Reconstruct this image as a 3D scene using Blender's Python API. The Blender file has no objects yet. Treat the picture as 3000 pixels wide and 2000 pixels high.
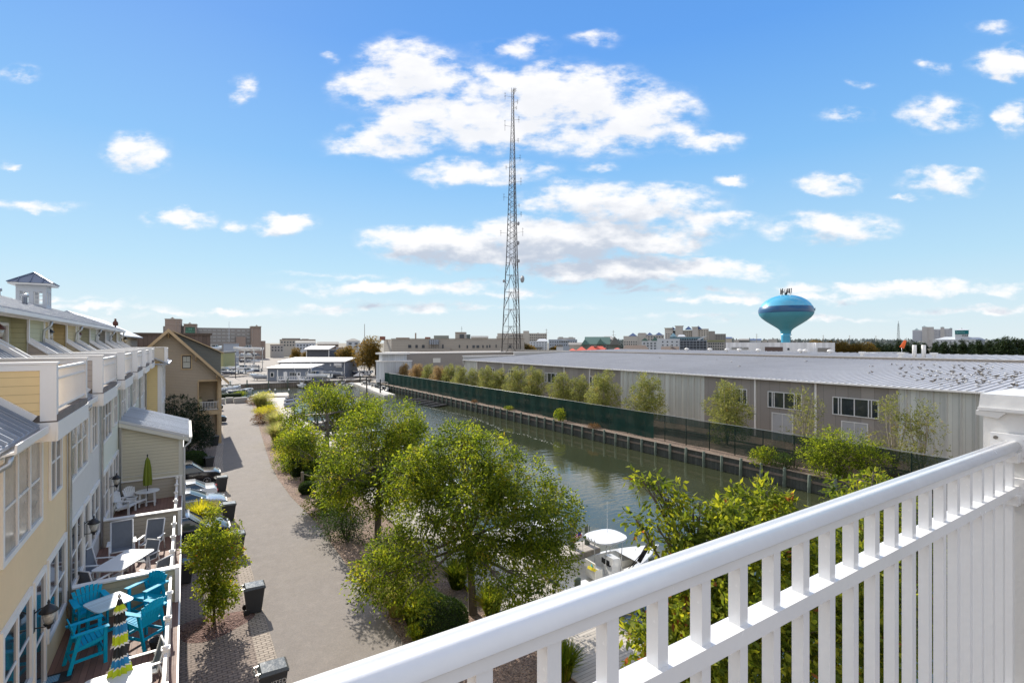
import bpy, math, random
import numpy as np
from mathutils import Vector, Matrix
from mathutils.geometry import tessellate_polygon
R = math.radians
F = 1479.0; CH = 11.4; TH = math.atan(955 / 1479)
ST, CT = math.sin(TH), math.cos(TH)
SC = bpy.context.scene
# ---------------- camera ----------------
cam = bpy.data.cameras.new('camera'); cam.sensor_width = 36; cam.lens = 36 * F / 3000; cam.shift_y = 0.001
cam.clip_start = 0.05; cam.clip_end = 20000
co = bpy.data.objects.new('camera', cam); SC.collection.objects.link(co)
co.location = (0, 0, CH); co.rotation_euler = (R(90), 0, -TH); SC.camera = co
# ---------------- sun and sky ----------------
SUN_EL, SUN_AZ = R(33.5), R(-2.5)
sd = Vector((math.sin(SUN_AZ) * math.cos(SUN_EL), math.cos(SUN_AZ) * math.cos(SUN_EL), math.sin(SUN_EL)))
sl = bpy.data.lights.new('sun', 'SUN'); sl.energy = 3.9; sl.angle = R(0.5); sl.color = (1, .93, .82)
so = bpy.data.objects.new('sun', sl); SC.collection.objects.link(so); so.rotation_euler = sd.to_track_quat('Z', 'Y').to_euler()
SC.view_settings.view_transform = 'Standard'; SC.view_settings.look = 'None'; SC.view_settings.gamma = 1
SC.view_settings.exposure = 0.75
W = bpy.data.worlds.new('World'); W.cycles.sampling_method = 'MANUAL'; W.cycles.sample_map_resolution = 256; SC.world = W; W.use_nodes = True
nt = W.node_tree; N = nt.nodes; LK = nt.links
for n in list(N): N.remove(n)
def nd(t, **k):
    n = N.new(t)
    for a, v in k.items(): setattr(n, a, v)
    return n
def setin(n, **k):
    for a, v in k.items():
        n.inputs[a].default_value = v
def vm(op, a, b=None):
    n = nd('ShaderNodeVectorMath', operation=op)
    for i, x in enumerate((a, b)):
        if x is None: continue
        if isinstance(x, (tuple, list)): n.inputs[i].default_value = x
        elif isinstance(x, (int, float)): n.inputs[3].default_value = x
        else: LK.new(x, n.inputs[i])
    return n
def mt(op, a, b=None, c=None, clamp=False):
    n = nd('ShaderNodeMath', operation=op); n.use_clamp = clamp
    for i, x in enumerate((a, b, c)):
        if x is None: continue
        if isinstance(x, (int, float)): n.inputs[i].default_value = x
        else: LK.new(x, n.inputs[i])
    return n.outputs[0]
out = nd('ShaderNodeOutputWorld'); bg = nd('ShaderNodeBackground'); bg.inputs[1].default_value = 0.15
sky = nd('ShaderNodeTexSky', sky_type='NISHITA'); sky.sun_disc = False; sky.sun_elevation = SUN_EL; sky.sun_rotation = SUN_AZ
sky.altitude = 0; sky.air_density = 1.0; sky.dust_density = 0.25; sky.ozone_density = 2.5
tc = nd('ShaderNodeTexCoord'); dv = tc.outputs['Generated']
fw = vm('DOT_PRODUCT', dv, (ST, CT, 0)).outputs['Value']; rt = vm('DOT_PRODUCT', dv, (CT, -ST, 0)).outputs['Value']
sx = nd('ShaderNodeSeparateXYZ'); LK.new(dv, sx.inputs[0]); up = sx.outputs[2]
fa = mt('MAXIMUM', mt('ABSOLUTE', fw), 0.15)
U = mt('DIVIDE', rt, fa); V = mt('DIVIDE', up, fa)
cb = nd('ShaderNodeCombineXYZ'); LK.new(U, cb.inputs[0]); LK.new(V, cb.inputs[1]); LK.new(mt('MULTIPLY', mt('LESS_THAN', fw, 0), 7), cb.inputs[2])
uv = cb.outputs[0]
# clouds: (px, py, rx, ry, weight) measured from the photograph, as directions in the sky
CL = [(1180,390,170,60,1.1),(1340,360,160,70,.9),(1230,230,150,110,1.2),(1400,330,220,90,1.1),(1180,215,150,110,1.35),(1080,255,120,70,1.0),(1260,160,90,40,.6),(1250,330,140,70,1.3),(1460,255,180,75,1.0),(1370,250,130,110,.35),(1500,140,130,35,.62),(1650,280,290,100,1.4),(1840,340,230,100,1.3),(1480,380,240,75,1.25),(2060,420,110,40,1.0),(1100,430,170,45,.9),(1700,410,220,60,.8),
 (1380,505,200,42,1.15),(1590,510,70,30,.6),(1820,590,310,62,1.35),(2080,640,170,40,.9),(1720,695,400,64,1.75),(1280,705,240,54,1.6),(1860,790,420,46,1.6),(1450,735,330,56,1.6),(1150,842,360,28,1.0),(1500,858,130,16,.8),(960,893,120,17,.8),
 (725,255,48,42,.72),(700,290,40,30,.65),(400,450,105,66,.95),(60,215,70,30,.6),(90,600,150,22,.9),(530,640,105,28,1.0),(830,650,95,32,1.0),(690,655,50,18,.6),(30,480,40,14,.5),
 (2430,540,95,36,1.0),(2150,530,60,20,.8),(2760,530,130,40,.95),(2640,575,40,12,.6),(2430,670,210,50,1.0),(2750,330,120,60,.85),(2960,180,120,55,1.2),(2980,340,70,60,.9),(2480,340,90,22,.62),(2750,190,50,22,.6),(2520,245,50,14,.4),(2900,85,60,24,.45),(1740,120,80,26,.55),
 (2650,842,480,26,.95),(1250,905,600,16,.55),(2000,850,380,14,.5),(150,880,200,10,.4),(1000,800,200,10,.4),(2250,930,500,12,.5),(2700,845,420,22,.9),(2420,870,300,20,.95),(2100,880,230,18,.75),(2900,905,300,16,.7),(300,905,260,16,.7),(620,915,220,16,.75),(200,935,300,14,.5),(1750,492,60,20,.6),(960,170,30,20,.4)]
def group_density():
    g = bpy.data.node_groups.new('cloud_density', 'ShaderNodeTree')
    g.interface.new_socket('uv', in_out='INPUT', socket_type='NodeSocketVector'); g.interface.new_socket('d', in_out='OUTPUT', socket_type='NodeSocketFloat')
    gi = g.nodes.new('NodeGroupInput'); go = g.nodes.new('NodeGroupOutput')
    def V2(op, a, b=None, s=None):
        n = g.nodes.new('ShaderNodeVectorMath'); n.operation = op
        for i, x in enumerate((a, b)):
            if x is None: continue
            if isinstance(x, tuple): n.inputs[i].default_value = x
            else: g.links.new(x, n.inputs[i])
        if s is not None: n.inputs[3].default_value = s
        return n
    def M2(op, a, b=None, c=None):
        n = g.nodes.new('ShaderNodeMath'); n.operation = op
        for i, x in enumerate((a, b, c)):
            if x is None: continue
            if isinstance(x, (int, float)): n.inputs[i].default_value = x
            else: g.links.new(x, n.inputs[i])
        return n.outputs[0]
    # domain warp for ragged edges
    wn = g.nodes.new('ShaderNodeTexNoise'); wn.inputs['Scale'].default_value = 9; wn.inputs['Detail'].default_value = 5; wn.inputs['Roughness'].default_value = .6
    st = V2('MULTIPLY', gi.outputs[0], (1, 1.9, 1)).outputs[0]; g.links.new(st, wn.inputs['Vector'])
    off = V2('SCALE', V2('SUBTRACT', wn.outputs['Color'], (.5, .5, .5)).outputs[0], None, .11).outputs[0]
    off = V2('MULTIPLY', off, (1, .6, 0)).outputs[0]
    p = V2('ADD', gi.outputs[0], off).outputs[0]
    acc = None
    for (px, py, rx, ry, w) in CL:
        u0, v0 = (px - 1500) / F, (1003 - py) / F
        q = g.nodes.new('ShaderNodeVectorMath'); q.operation = 'MULTIPLY_ADD'; g.links.new(p, q.inputs[0]); q.inputs[1].default_value = (F/rx, F/ry, 0); q.inputs[2].default_value = (-u0*F/rx, -v0*F/ry, 0)
        d = V2('LENGTH', q.outputs[0]).outputs['Value']
        e = M2('MULTIPLY_ADD', d, -w, 1.15*w)
        acc = M2('MAXIMUM', e, 0) if acc is None else M2('SMOOTH_MAX', acc, e, .15)
    n2 = g.nodes.new('ShaderNodeTexNoise'); n2.inputs['Scale'].default_value = 15; n2.inputs['Detail'].default_value = 8; n2.inputs['Roughness'].default_value = .58
    g.links.new(V2('MULTIPLY', gi.outputs[0], (1, 2.0, 1)).outputs[0], n2.inputs['Vector'])
    near = M2('MINIMUM', M2('MULTIPLY', M2('MAXIMUM', M2('SUBTRACT', acc, .06), 0), 3.2), 1)
    d = M2('ADD', M2('SUBTRACT', M2('MULTIPLY', acc, .8), .22), M2('MULTIPLY', M2('MULTIPLY', M2('SUBTRACT', n2.outputs['Fac'], .5), 2.6), near))
    g.links.new(d, go.inputs[0]); return g
GD = group_density()
def dens(vec):
    n = nd('ShaderNodeGroup'); n.node_tree = GD; LK.new(vec, n.inputs[0]); return n.outputs[0]
d0 = dens(uv); d1 = dens(vm('ADD', uv, (0, .035, 0)).outputs[0])
def mr(x, a, b, c=0, d=1, sm=True):
    n = nd('ShaderNodeMapRange'); n.interpolation_type = 'SMOOTHSTEP' if sm else 'LINEAR'; LK.new(x, n.inputs[0])
    for i, v in zip((1, 2, 3, 4), (a, b, c, d)): n.inputs[i].default_value = v
    return n.outputs[0]
mask = mr(d0, -.25, .60)
shade = mt('MULTIPLY', mr(d1, -.2, 1.0), mr(V, .14, .40, 1.0, .22))
def cmix(f, a, b, bt='MIX'):
    n = nd('ShaderNodeMix', data_type='RGBA', blend_type=bt)
    for s, x in ((0, f), (6, a), (7, b)):
        if isinstance(x, (int, float)): n.inputs[s].default_value = x
        elif isinstance(x, tuple): n.inputs[s].default_value = x
        else: LK.new(x, n.inputs[s])
    return n.outputs[2]
ccol = cmix(shade, (4.15, 4.12, 4.15, 1), (2.2, 2.45, 2.9, 1))
rp_ = nd('ShaderNodeValToRGB'); el = rp_.color_ramp.elements; LK.new(up, rp_.inputs[0])
K_ = 1/.252/4.4
STOPS = ((0,(.78,.90,.975)),(.07,(.66,.86,.98)),(.136,(.51,.79,.98)),(.32,(.235,.55,.96)),(.5,(.115,.375,.91)),(1,(.03,.15,.58)))
el[0].position = 0; el[1].position = 1
for i_, (p_, c_) in enumerate(STOPS):
    e_ = el[0] if i_ == 0 else el[-1] if i_ == len(STOPS)-1 else el.new(p_)
    e_.color = tuple(v*K_ for v in c_)+(1,)
grad = vm('SCALE', rp_.outputs[0], 4.4).outputs[0]
lum = nd('ShaderNodeRGBToBW'); LK.new(sky.outputs[0], lum.inputs[0])
cmp_ = vm('SCALE', sky.outputs[0], 1.0); LK.new(mt('DIVIDE', 1.0, mt('ADD', 1.0, mt('MULTIPLY', lum.outputs[0], .22))), cmp_.inputs[3])
skc = cmix(.16, grad, cmp_.outputs[0])
lowband = mr(V, 0, .07, .8, 1)
fin = cmix(mt('MULTIPLY', mask, mt('MULTIPLY', lowband, .96)), skc, ccol)
# unseen broken white cloud added behind and above the camera to lift neutral ambient light
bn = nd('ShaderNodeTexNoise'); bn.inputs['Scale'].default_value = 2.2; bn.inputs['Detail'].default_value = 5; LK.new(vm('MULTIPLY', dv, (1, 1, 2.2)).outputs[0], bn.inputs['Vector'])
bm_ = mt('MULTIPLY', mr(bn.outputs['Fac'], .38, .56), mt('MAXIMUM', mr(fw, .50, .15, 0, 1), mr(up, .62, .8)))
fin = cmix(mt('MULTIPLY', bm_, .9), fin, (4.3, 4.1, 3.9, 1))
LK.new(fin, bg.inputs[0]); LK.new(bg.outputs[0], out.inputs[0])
# ---------------- helpers ----------------
rnd = random.Random(7)
def at(px, py, z=0.0):
    D = (CH - z) * F / (py - 1003); a = (px - 1500) / F
    return (D * (ST + a * CT), D * (CT - a * ST), z)
def cf(px, D, z=0.0):
    a = (px - 1500) / F
    return (D * (ST + a * CT), D * (CT - a * ST), z)
class MB:
    def __init__(s): s.v = []; s.f = []; s.m = []; s.sm = []; s.T = None
    def add(s, vs, fs, mi=0, smooth=False):
        o = len(s.v)
        if s.T is not None: vs = [tuple(s.T @ Vector(v)) for v in vs]
        s.v += [tuple(v) for v in vs]
        for f in fs: s.f.append(tuple(i + o for i in f)); s.m.append(mi); s.sm.append(smooth)
        return s
    def box(s, x0, x1, y0, y1, z0, z1, mi=0):
        return s.add([(x0,y0,z0),(x1,y0,z0),(x1,y1,z0),(x0,y1,z0),(x0,y0,z1),(x1,y0,z1),(x1,y1,z1),(x0,y1,z1)],
                     [(0,3,2,1),(4,5,6,7),(0,1,5,4),(1,2,6,5),(2,3,7,6),(3,0,4,7)], mi)
    def cbox(s, c, d, mi=0, rot=None):
        hx, hy, hz = d[0]/2, d[1]/2, d[2]/2
        vs = [Vector((x,y,z)) for z in (-hz,hz) for (x,y) in ((-hx,-hy),(hx,-hy),(hx,hy),(-hx,hy))]
        if rot is not None: vs = [rot @ v for v in vs]
        return s.add([tuple(v + Vector(c)) for v in vs], [(0,3,2,1),(4,5,6,7),(0,1,5,4),(1,2,6,5),(2,3,7,6),(3,0,4,7)], mi)
    def beam(s, p, q, w, h, mi=0, upv=(0,0,1)):
        p, q = Vector(p), Vector(q); d = q - p; L = d.length
        if L < 1e-6: return s
        z = d / L; u = Vector(upv)
        if abs(z.dot(u)) > .98: u = Vector((0,1,0))
        x = u.cross(z).normalized(); y = z.cross(x)
        vs = []
        for e in (p, q):
            for (a, b) in ((-1,-1),(1,-1),(1,1),(-1,1)): vs.append(tuple(e + x*a*w/2 + y*b*h/2))
        return s.add(vs, [(0,3,2,1),(4,5,6,7),(0,1,5,4),(1,2,6,5),(2,3,7,6),(3,0,4,7)], mi)
    def tube(s, pts, rs, n=8, mi=0, cap=True, smooth=True):
        pts = [Vector(p) for p in pts]
        if isinstance(rs, (int, float)): rs = [rs]*len(pts)
        vs = []; fs = []; k = len(pts)
        x = None
        for i, p in enumerate(pts):
            d = (pts[min(i+1,k-1)] - pts[max(i-1,0)])
            d = d.normalized() if d.length > 1e-9 else Vector((0,0,1))
            if x is None:
                u = Vector((0,0,1)) if abs(d.z) < .9 else Vector((1,0,0)); x = u.cross(d).normalized()
            else:
                x = (x - d * x.dot(d)); x = x.normalized() if x.length > 1e-6 else Vector((1,0,0))
            y = d.cross(x)
            for j in range(n):
                t = 2*math.pi*j/n; vs.append(tuple(p + (x*math.cos(t) + y*math.sin(t))*rs[i]))
        for i in range(k-1):
            for j in range(n): fs.append((i*n+j, i*n+(j+1)%n, (i+1)*n+(j+1)%n, (i+1)*n+j))
        s.add(vs, fs, mi, smooth)
        if cap:
            o = len(s.v) - len(vs)
            s.f.append(tuple(o+j for j in range(n-1,-1,-1))); s.m.append(mi); s.sm.append(False)
            s.f.append(tuple(o+(k-1)*n+j for j in range(n))); s.m.append(mi); s.sm.append(False)
        return s
    def lathe(s, prof, n=24, c=(0,0,0), mi=0, smooth=True, cap=True):
        vs = []; fs = []; k = len(prof)
        for (r, z) in prof:
            for j in range(n):
                t = 2*math.pi*j/n; vs.append((c[0]+r*math.cos(t), c[1]+r*math.sin(t), c[2]+z))
        for i in range(k-1):
            for j in range(n): fs.append((i*n+j, i*n+(j+1)%n, (i+1)*n+(j+1)%n, (i+1)*n+j))
        s.add(vs, fs, mi, smooth)
        if cap:
            o = len(s.v) - len(vs)
            s.f.append(tuple(o+j for j in range(n-1,-1,-1))); s.m.append(mi); s.sm.append(False)
            s.f.append(tuple(o+(k-1)*n+j for j in range(n))); s.m.append(mi); s.sm.append(False)
        return s
    def prism(s, poly, axis, a, b, mi=0, smooth=False):
        """poly: 2-D outline in the two other axes (x:(y,z) y:(x,z) z:(x,y)); extruded a..b along axis"""
        def P(q, t): return (t,q[0],q[1]) if axis=='x' else (q[0],t,q[1]) if axis=='y' else (q[0],q[1],t)
        n = len(poly); vs = [P(q,a) for q in poly] + [P(q,b) for q in poly]
        s.add(vs, [(i,(i+1)%n,n+(i+1)%n,n+i) for i in range(n)], mi, smooth)
        o = len(s.v) - 2*n
        for rev, off in ((True,0),(False,n)):
            r = range(n-1,-1,-1) if rev else range(n)
            s.f.append(tuple(o+off+i for i in r)); s.m.append(mi); s.sm.append(False)
        return s
    def quad(s, a, b, c, d, mi=0): return s.add([a,b,c,d], [(0,1,2,3)], mi)
    def plate(s, pts, nrm, t, mi=0):
        n = len(pts); nr = Vector(nrm)*t
        vs = list(pts) + [tuple(Vector(p)+nr) for p in pts]
        return s.add(vs, [tuple(range(n-1,-1,-1)), tuple(range(n,2*n))] + [(i,(i+1)%n,n+(i+1)%n,n+i) for i in range(n)], mi)
    def mesh(s, name, mats):
        me = bpy.data.meshes.new(name); me.from_pydata(s.v, [], s.f)
        for m in (mats if isinstance(mats, (list,tuple)) else [mats]): me.materials.append(m)
        me.polygons.foreach_set('material_index', s.m); me.polygons.foreach_set('use_smooth', s.sm)
        me.update(); return me
    def build(s, name, mats, parent=None, fix=True, loc=None):
        me = s.mesh(name, mats)
        if fix:
            import bmesh as _b
            bm = _b.new(); bm.from_mesh(me); _b.ops.recalc_face_normals(bm, faces=bm.faces); bm.to_mesh(me); bm.free()
        return link(name, me, parent, loc)
def link(name, me, parent=None, loc=None):
    o = bpy.data.objects.new(name, me); SC.collection.objects.link(o)
    if parent is not None: o.parent = parent
    if loc is not None: o.location = loc
    return o
def text_mesh(body, size, extrude, m, parent, loc, rot, align='CENTER'):
    f = bpy.data.curves.new('lettering','FONT'); f.body = body; f.size = size; f.extrude = extrude; f.align_x = align; f.materials.append(m)
    o = bpy.data.objects.new('lettering_curve', f); me = bpy.data.meshes.new_from_object(o); bpy.data.objects.remove(o); me.materials.clear(); me.materials.append(m)
    o = link('lettering', me, parent, loc); o.rotation_euler = rot; return o
def tag(o, label=None, cat=None, group=None, kind=None):
    if label: o['label'] = label
    if cat: o['category'] = cat
    if group: o['group'] = group
    if kind: o['kind'] = kind
    return o
def thing(name, label, cat, loc=(0,0,0), rz=0, group=None):
    o = bpy.data.objects.new(name, None); SC.collection.objects.link(o); o.location = loc; o.rotation_euler = (0,0,rz)
    o.empty_display_size = .3
    return tag(o, label, cat, group)
CHILD = {}
def dup(root, loc=None, rz=None, label=None, group=None, scale=None):
    def rec(o, par):
        c = o.copy(); SC.collection.objects.link(c); c.parent = par
        for k in list(kids.get(o.name, [])): rec(k, c)
        return c
    kids = {}
    stack = [root]; allo = KIDS(root)
    kids = allo
    r = rec(root, None)
    if loc is not None: r.location = loc
    if rz is not None: r.rotation_euler = (0,0,rz)
    if scale is not None: r.scale = (scale,)*3 if isinstance(scale,(int,float)) else scale
    if label: r['label'] = label
    if group: r['group'] = group
    return r
def KIDS(root):
    out = {}; todo = [root]
    while todo:
        o = todo.pop(); ch = CHI.get(o.name)
        if ch is None: ch = list(o.children); CHI[o.name] = ch
        out[o.name] = ch; todo += ch
    return out
CHI = {}
# ---------------- materials ----------------
MATS = {}
def mat(name, col, rough=.6, metal=0.0, var=.10, vs=1.5, bump=0.0, bs=30.0, pat=None, p=(.2,), spec=.5, obj=False, coat=0, axis='z', dirt=0, alpha=None, pcol=None):
    m = bpy.data.materials.new(name); m.use_nodes = True; t = m.node_tree; ns = t.nodes; b = ns['Principled BSDF']; L = t.links.new
    b.inputs['Roughness'].default_value = rough; b.inputs['Metallic'].default_value = metal; b.inputs['Specular IOR Level'].default_value = spec
    if coat: b.inputs['Coat Weight'].default_value = coat; b.inputs['Coat Roughness'].default_value = .05
    if obj: src = ns.new('ShaderNodeTexCoord').outputs['Object']
    else: src = ns.new('ShaderNodeNewGeometry').outputs['Position']
    def noise(s, d=4, r=.55, vec=None):
        n = ns.new('ShaderNodeTexNoise'); n.inputs['Scale'].default_value = s; n.inputs['Detail'].default_value = d; n.inputs['Roughness'].default_value = r
        L(vec if vec is not None else src, n.inputs['Vector']); return n.outputs['Fac']
    def math_(op, a, b_=None):
        n = ns.new('ShaderNodeMath'); n.operation = op
        for i, x in enumerate((a, b_)):
            if x is None: continue
            if isinstance(x, (int,float)): n.inputs[i].default_value = x
            else: L(x, n.inputs[i])
        return n.outputs[0]
    def mix(f, a, c, bt='MIX'):
        n = ns.new('ShaderNodeMix'); n.data_type = 'RGBA'; n.blend_type = bt
        for s_, x in ((0,f),(6,a),(7,c)):
            if isinstance(x, (int,float)): n.inputs[s_].default_value = x
            elif isinstance(x, tuple): n.inputs[s_].default_value = x
            else: L(x, n.inputs[s_])
        return n.outputs[2]
    def ramp(x, a, c):
        n = ns.new('ShaderNodeMapRange'); L(x, n.inputs[0]); n.inputs[1].default_value = a; n.inputs[2].default_value = c; return n.outputs[0]
    c4 = tuple(col) + (1,)
    lo = tuple(x*(1-var) for x in col) + (1,); hi = tuple(min(1, x*(1+var)) for x in col) + (1,)
    f = ramp(math_('ADD', math_('MULTIPLY', noise(vs), .65), math_('MULTIPLY', noise(vs*9, 3), .35)), .3, .7)
    c = mix(f, lo, hi)
    h = None
    sx = ns.new('ShaderNodeSeparateXYZ'); L(src, sx.inputs[0]); ax = {'x':0,'y':1,'z':2}
    if pat == 'lap':      # horizontal clapboards: p=(pitch,)
        fr = math_('FRACT', math_('DIVIDE', sx.outputs[2], p[0]))
        h = (math_('SUBTRACT', 1, fr), p[0]*.16)
        c = mix(math_('MULTIPLY', math_('LESS_THAN', fr, .07), .45), c, tuple(x*.45 for x in col)+(1,))  # shadow line at each lap, painted into the colour
    elif pat == 'grooves':  # gaps across axis: p=(pitch,gapfrac,strength)
        v = math_('DIVIDE', sx.outputs[ax[axis]], p[0]); fr = math_('FRACT', v)
        g = math_('LESS_THAN', fr, p[1])
        bn = ns.new('ShaderNodeTexWhiteNoise'); bn.noise_dimensions = '1D'; L(math_('FLOOR', v), bn.inputs['W'])
        c = mix(.25, c, mix(bn.outputs['Value'], lo, hi)); 
        vv = ns.new('ShaderNodeHueSaturation'); L(c, vv.inputs['Color']); L(math_('ADD', .88, math_('MULTIPLY', bn.outputs['Value'], .24)), vv.inputs['Value']); c = vv.outputs[0]
        c = mix(math_('MULTIPLY', g, p[2]), c, (pcol or tuple(x*.25 for x in col))+(1,))
        h = (math_('SUBTRACT', 1, g), .006)
    elif pat == 'brick':   # p=(width,height,mortar)
        bt = ns.new('ShaderNodeTexBrick'); L(src, bt.inputs['Vector']); bt.inputs['Scale'].default_value = 1
        bt.inputs['Brick Width'].default_value = p[0]; bt.inputs['Row Height'].default_value = p[1]; bt.inputs['Mortar Size'].default_value = p[2]
        bt.inputs['Color1'].default_value = tuple(x*.85 for x in col)+(1,); bt.inputs['Color2'].default_value = tuple(x*1.12 for x in col)+(1,)
        bt.inputs['Mortar'].default_value = (pcol or tuple(x*.5 for x in col))+(1,); bt.inputs['Bias'].default_value = 0
        c = mix(.75, c, bt.outputs['Color']); h = (math_('SUBTRACT', 1, bt.outputs['Fac']), .006)
    elif pat == 'wall_brick':
        cbn = ns.new('ShaderNodeCombineXYZ'); L(math_('ADD', sx.outputs[0], sx.outputs[1]), cbn.inputs[0]); L(sx.outputs[2], cbn.inputs[1])
        bt = ns.new('ShaderNodeTexBrick'); L(cbn.outputs[0], bt.inputs['Vector']); bt.inputs['Scale'].default_value = 1
        bt.inputs['Brick Width'].default_value = p[0]; bt.inputs['Row Height'].default_value = p[1]; bt.inputs['Mortar Size'].default_value = p[2]
        bt.inputs['Color1'].default_value = tuple(x*.93 for x in col)+(1,); bt.inputs['Color2'].default_value = tuple(x*1.06 for x in col)+(1,)
        bt.inputs['Mortar'].default_value = tuple(x*.75 for x in col)+(1,); c = mix(.7, c, bt.outputs['Color'])
    elif pat == 'speck':   # p=(scale,amount,darkcol)
        vo = ns.new('ShaderNodeTexVoronoi'); vo.inputs['Scale'].default_value = p[0]; L(src, vo.inputs['Vector'])
        s2 = ns.new('ShaderNodeSeparateColor'); L(vo.outputs['Color'], s2.inputs[0])
        c = mix(math_('MULTIPLY', s2.outputs[0], p[1]), c, tuple(p[2])+(1,)); h = (vo.outputs['Distance'], p[3] if len(p) > 3 else .02)
    if dirt:
        dn = ramp(noise(.35, 5, .7), .45, .75); c = mix(math_('MULTIPLY', dn, dirt), c, tuple(x*.55 for x in col)+(1,))
        dn2 = ramp(noise(2.3, 6, .75), .5, .8); c = mix(math_('MULTIPLY', dn2, dirt*.7), c, tuple(min(1, x*1.5) for x in col)+(1,))
    L(c, b.inputs['Base Color'])
    L(math_('ADD', rough-.08, math_('MULTIPLY', noise(vs*4), .16)), b.inputs['Roughness'])
    nb = None
    if bump:
        n = ns.new('ShaderNodeBump'); n.inputs['Strength'].default_value = 1; n.inputs['Distance'].default_value = bump; L(noise(bs, 3), n.inputs['Height']); nb = n.outputs[0]
    if h:
        n = ns.new('ShaderNodeBump'); n.inputs['Strength'].default_value = 1; n.inputs['Distance'].default_value = h[1]; L(h[0], n.inputs['Height'])
        if nb: L(nb, n.inputs['Normal'])
        nb = n.outputs[0]
    if nb: L(nb, b.inputs['Normal'])
    if alpha is not None: b.inputs['Alpha'].default_value = alpha
    MATS[name] = m; return m
def leafmat(name, dark, mid, light, trans=.4, clump=1.0, odd=None):
    m = bpy.data.materials.new(name); m.use_nodes = True; t = m.node_tree; ns = t.nodes; L = t.links.new; b = ns['Principled BSDF']
    ge = ns.new('ShaderNodeNewGeometry'); cr = ns.new('ShaderNodeValToRGB'); e = cr.color_ramp.elements
    e[0].position = 0; e[0].color = tuple(dark)+(1,); e[1].position = .97 if odd else 1; e[1].color = tuple(light)+(1,)
    k = e.new(.5); k.color = tuple(mid)+(1,)
    if odd: k = e.new(1.0); k.color = tuple(odd)+(1,)
    n = ns.new('ShaderNodeTexNoise'); n.inputs['Scale'].default_value = clump; n.inputs['Detail'].default_value = 2; L(ge.outputs['Position'], n.inputs['Vector'])
    a = ns.new('ShaderNodeMath'); a.operation = 'MULTIPLY_ADD'; L(ge.outputs['Random Per Island'], a.inputs[0]); a.inputs[1].default_value = .75
    a2 = ns.new('ShaderNodeMath'); a2.operation = 'MULTIPLY_ADD'; L(n.outputs['Fac'], a2.inputs[0]); a2.inputs[1].default_value = 1.3; a2.inputs[2].default_value = -.52
    L(a2.outputs[0], a.inputs[2]); a.use_clamp = True; L(a.outputs[0], cr.inputs[0])
    L(cr.outputs[0], b.inputs['Base Color']); b.inputs['Roughness'].default_value = .62; b.inputs['Specular IOR Level'].default_value = .18
    tr = ns.new('ShaderNodeBsdfTranslucent'); hs = ns.new('ShaderNodeHueSaturation'); hs.inputs['Value'].default_value = 2.6; hs.inputs['Saturation'].default_value = 1.05; hs.inputs['Hue'].default_value = .485
    L(cr.outputs[0], hs.inputs['Color']); L(hs.outputs[0], tr.inputs['Color'])
    mx = ns.new('ShaderNodeMixShader'); mx.inputs[0].default_value = trans; L(b.outputs[0], mx.inputs[1]); L(tr.outputs[0], mx.inputs[2]); L(mx.outputs[0], ns['Material Output'].inputs[0])
    return m
WHITE = mat('white_paint', (.80,.78,.75), .45, var=.03)
WHITE2 = mat('white_trim_obj', (.74,.73,.71), .5, var=.05, obj=True)
PVC = mat('glossy_white_rail', (.8,.8,.8), .24, var=.035, vs=5, obj=True, coat=.22, bump=.0003, bs=60, dirt=.035)
GLASS = mat('dark_glass', (.035,.045,.05), .06, var=.3, vs=.6, spec=1.0)
GLASSC = mat('tan_glass', (.30,.27,.22), .12, var=.35, vs=1.2, spec=.8)  # tan-toned panes with uneven variation
METR = mat('metal_roof', (.33,.36,.41), .42, metal=.35, var=.07, vs=.8, dirt=.08)
GALV = mat('galvanised', (.5,.51,.52), .35, metal=.75, var=.15, vs=3)
BLK = mat('black_metal', (.02,.02,.022), .4, var=.2)
BARK = mat('bark', (.10,.085,.065), .9, var=.35, vs=4, bump=.02, bs=14, obj=True)
BARKL = mat('pale_bark', (.30,.26,.20), .9, var=.35, vs=4, bump=.01, bs=14, obj=True)
TIMB = mat('weathered_timber', (.26,.23,.19), .85, var=.25, vs=2, bump=.006, bs=20, dirt=.3)
PILE = mat('treated_pile', (.12,.15,.12), .85, var=.35, vs=3, bump=.01, bs=12, obj=True)
CONC = mat('concrete', (.42,.40,.37), .85, var=.12, vs=.7, bump=.003, dirt=.25)
def W2(name, col, **k): return mat(name, col, **k)
# ---------------- the setting ----------------
HOLE = [(14.35,-70),(45,-70),(45,139),(44.9,146),(51.0,157),(-16,157),(-16,119),(6,118),(11.2,116.6),(18,113.8),(18.4,110),(14.35,86)]
def sheet(name, pts, z, m, holes=()):
    v = [Vector((x,y,0)) for x, y in pts]; hs_ = [[Vector((x,y,0)) for x, y in h] for h in holes]
    tri = tessellate_polygon([v] + hs_); allv = v + [q for h in hs_ for q in h]
    me = bpy.data.meshes.new(name); me.from_pydata([(q.x,q.y,z) for q in allv], [], [tuple(t) for t in tri]); me.materials.append(m); me.update()
    import bmesh as _b
    bm = _b.new(); bm.from_mesh(me); _b.ops.recalc_face_normals(bm, faces=bm.faces)
    if bm.faces and sum(f.normal.z for f in bm.faces) < 0: _b.ops.reverse_faces(bm, faces=bm.faces)
    bm.to_mesh(me); bm.free()
    return tag(link(name, me), kind='structure')
GROUND = mat('earth', (.20,.18,.14), .95, var=.25, vs=.3, bump=.02, bs=3)
ASPH = mat('asphalt', (.262,.232,.206), .9, var=.07, vs=.35, pat='speck', p=(34,.42,(.12,.11,.105),.005), dirt=.42)
PAVER = mat('pavers', (.27,.215,.18), .9, var=.16, vs=.8, pat='brick', p=(.30,.15,.02), dirt=.25, pcol=(.07,.055,.045))
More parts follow.
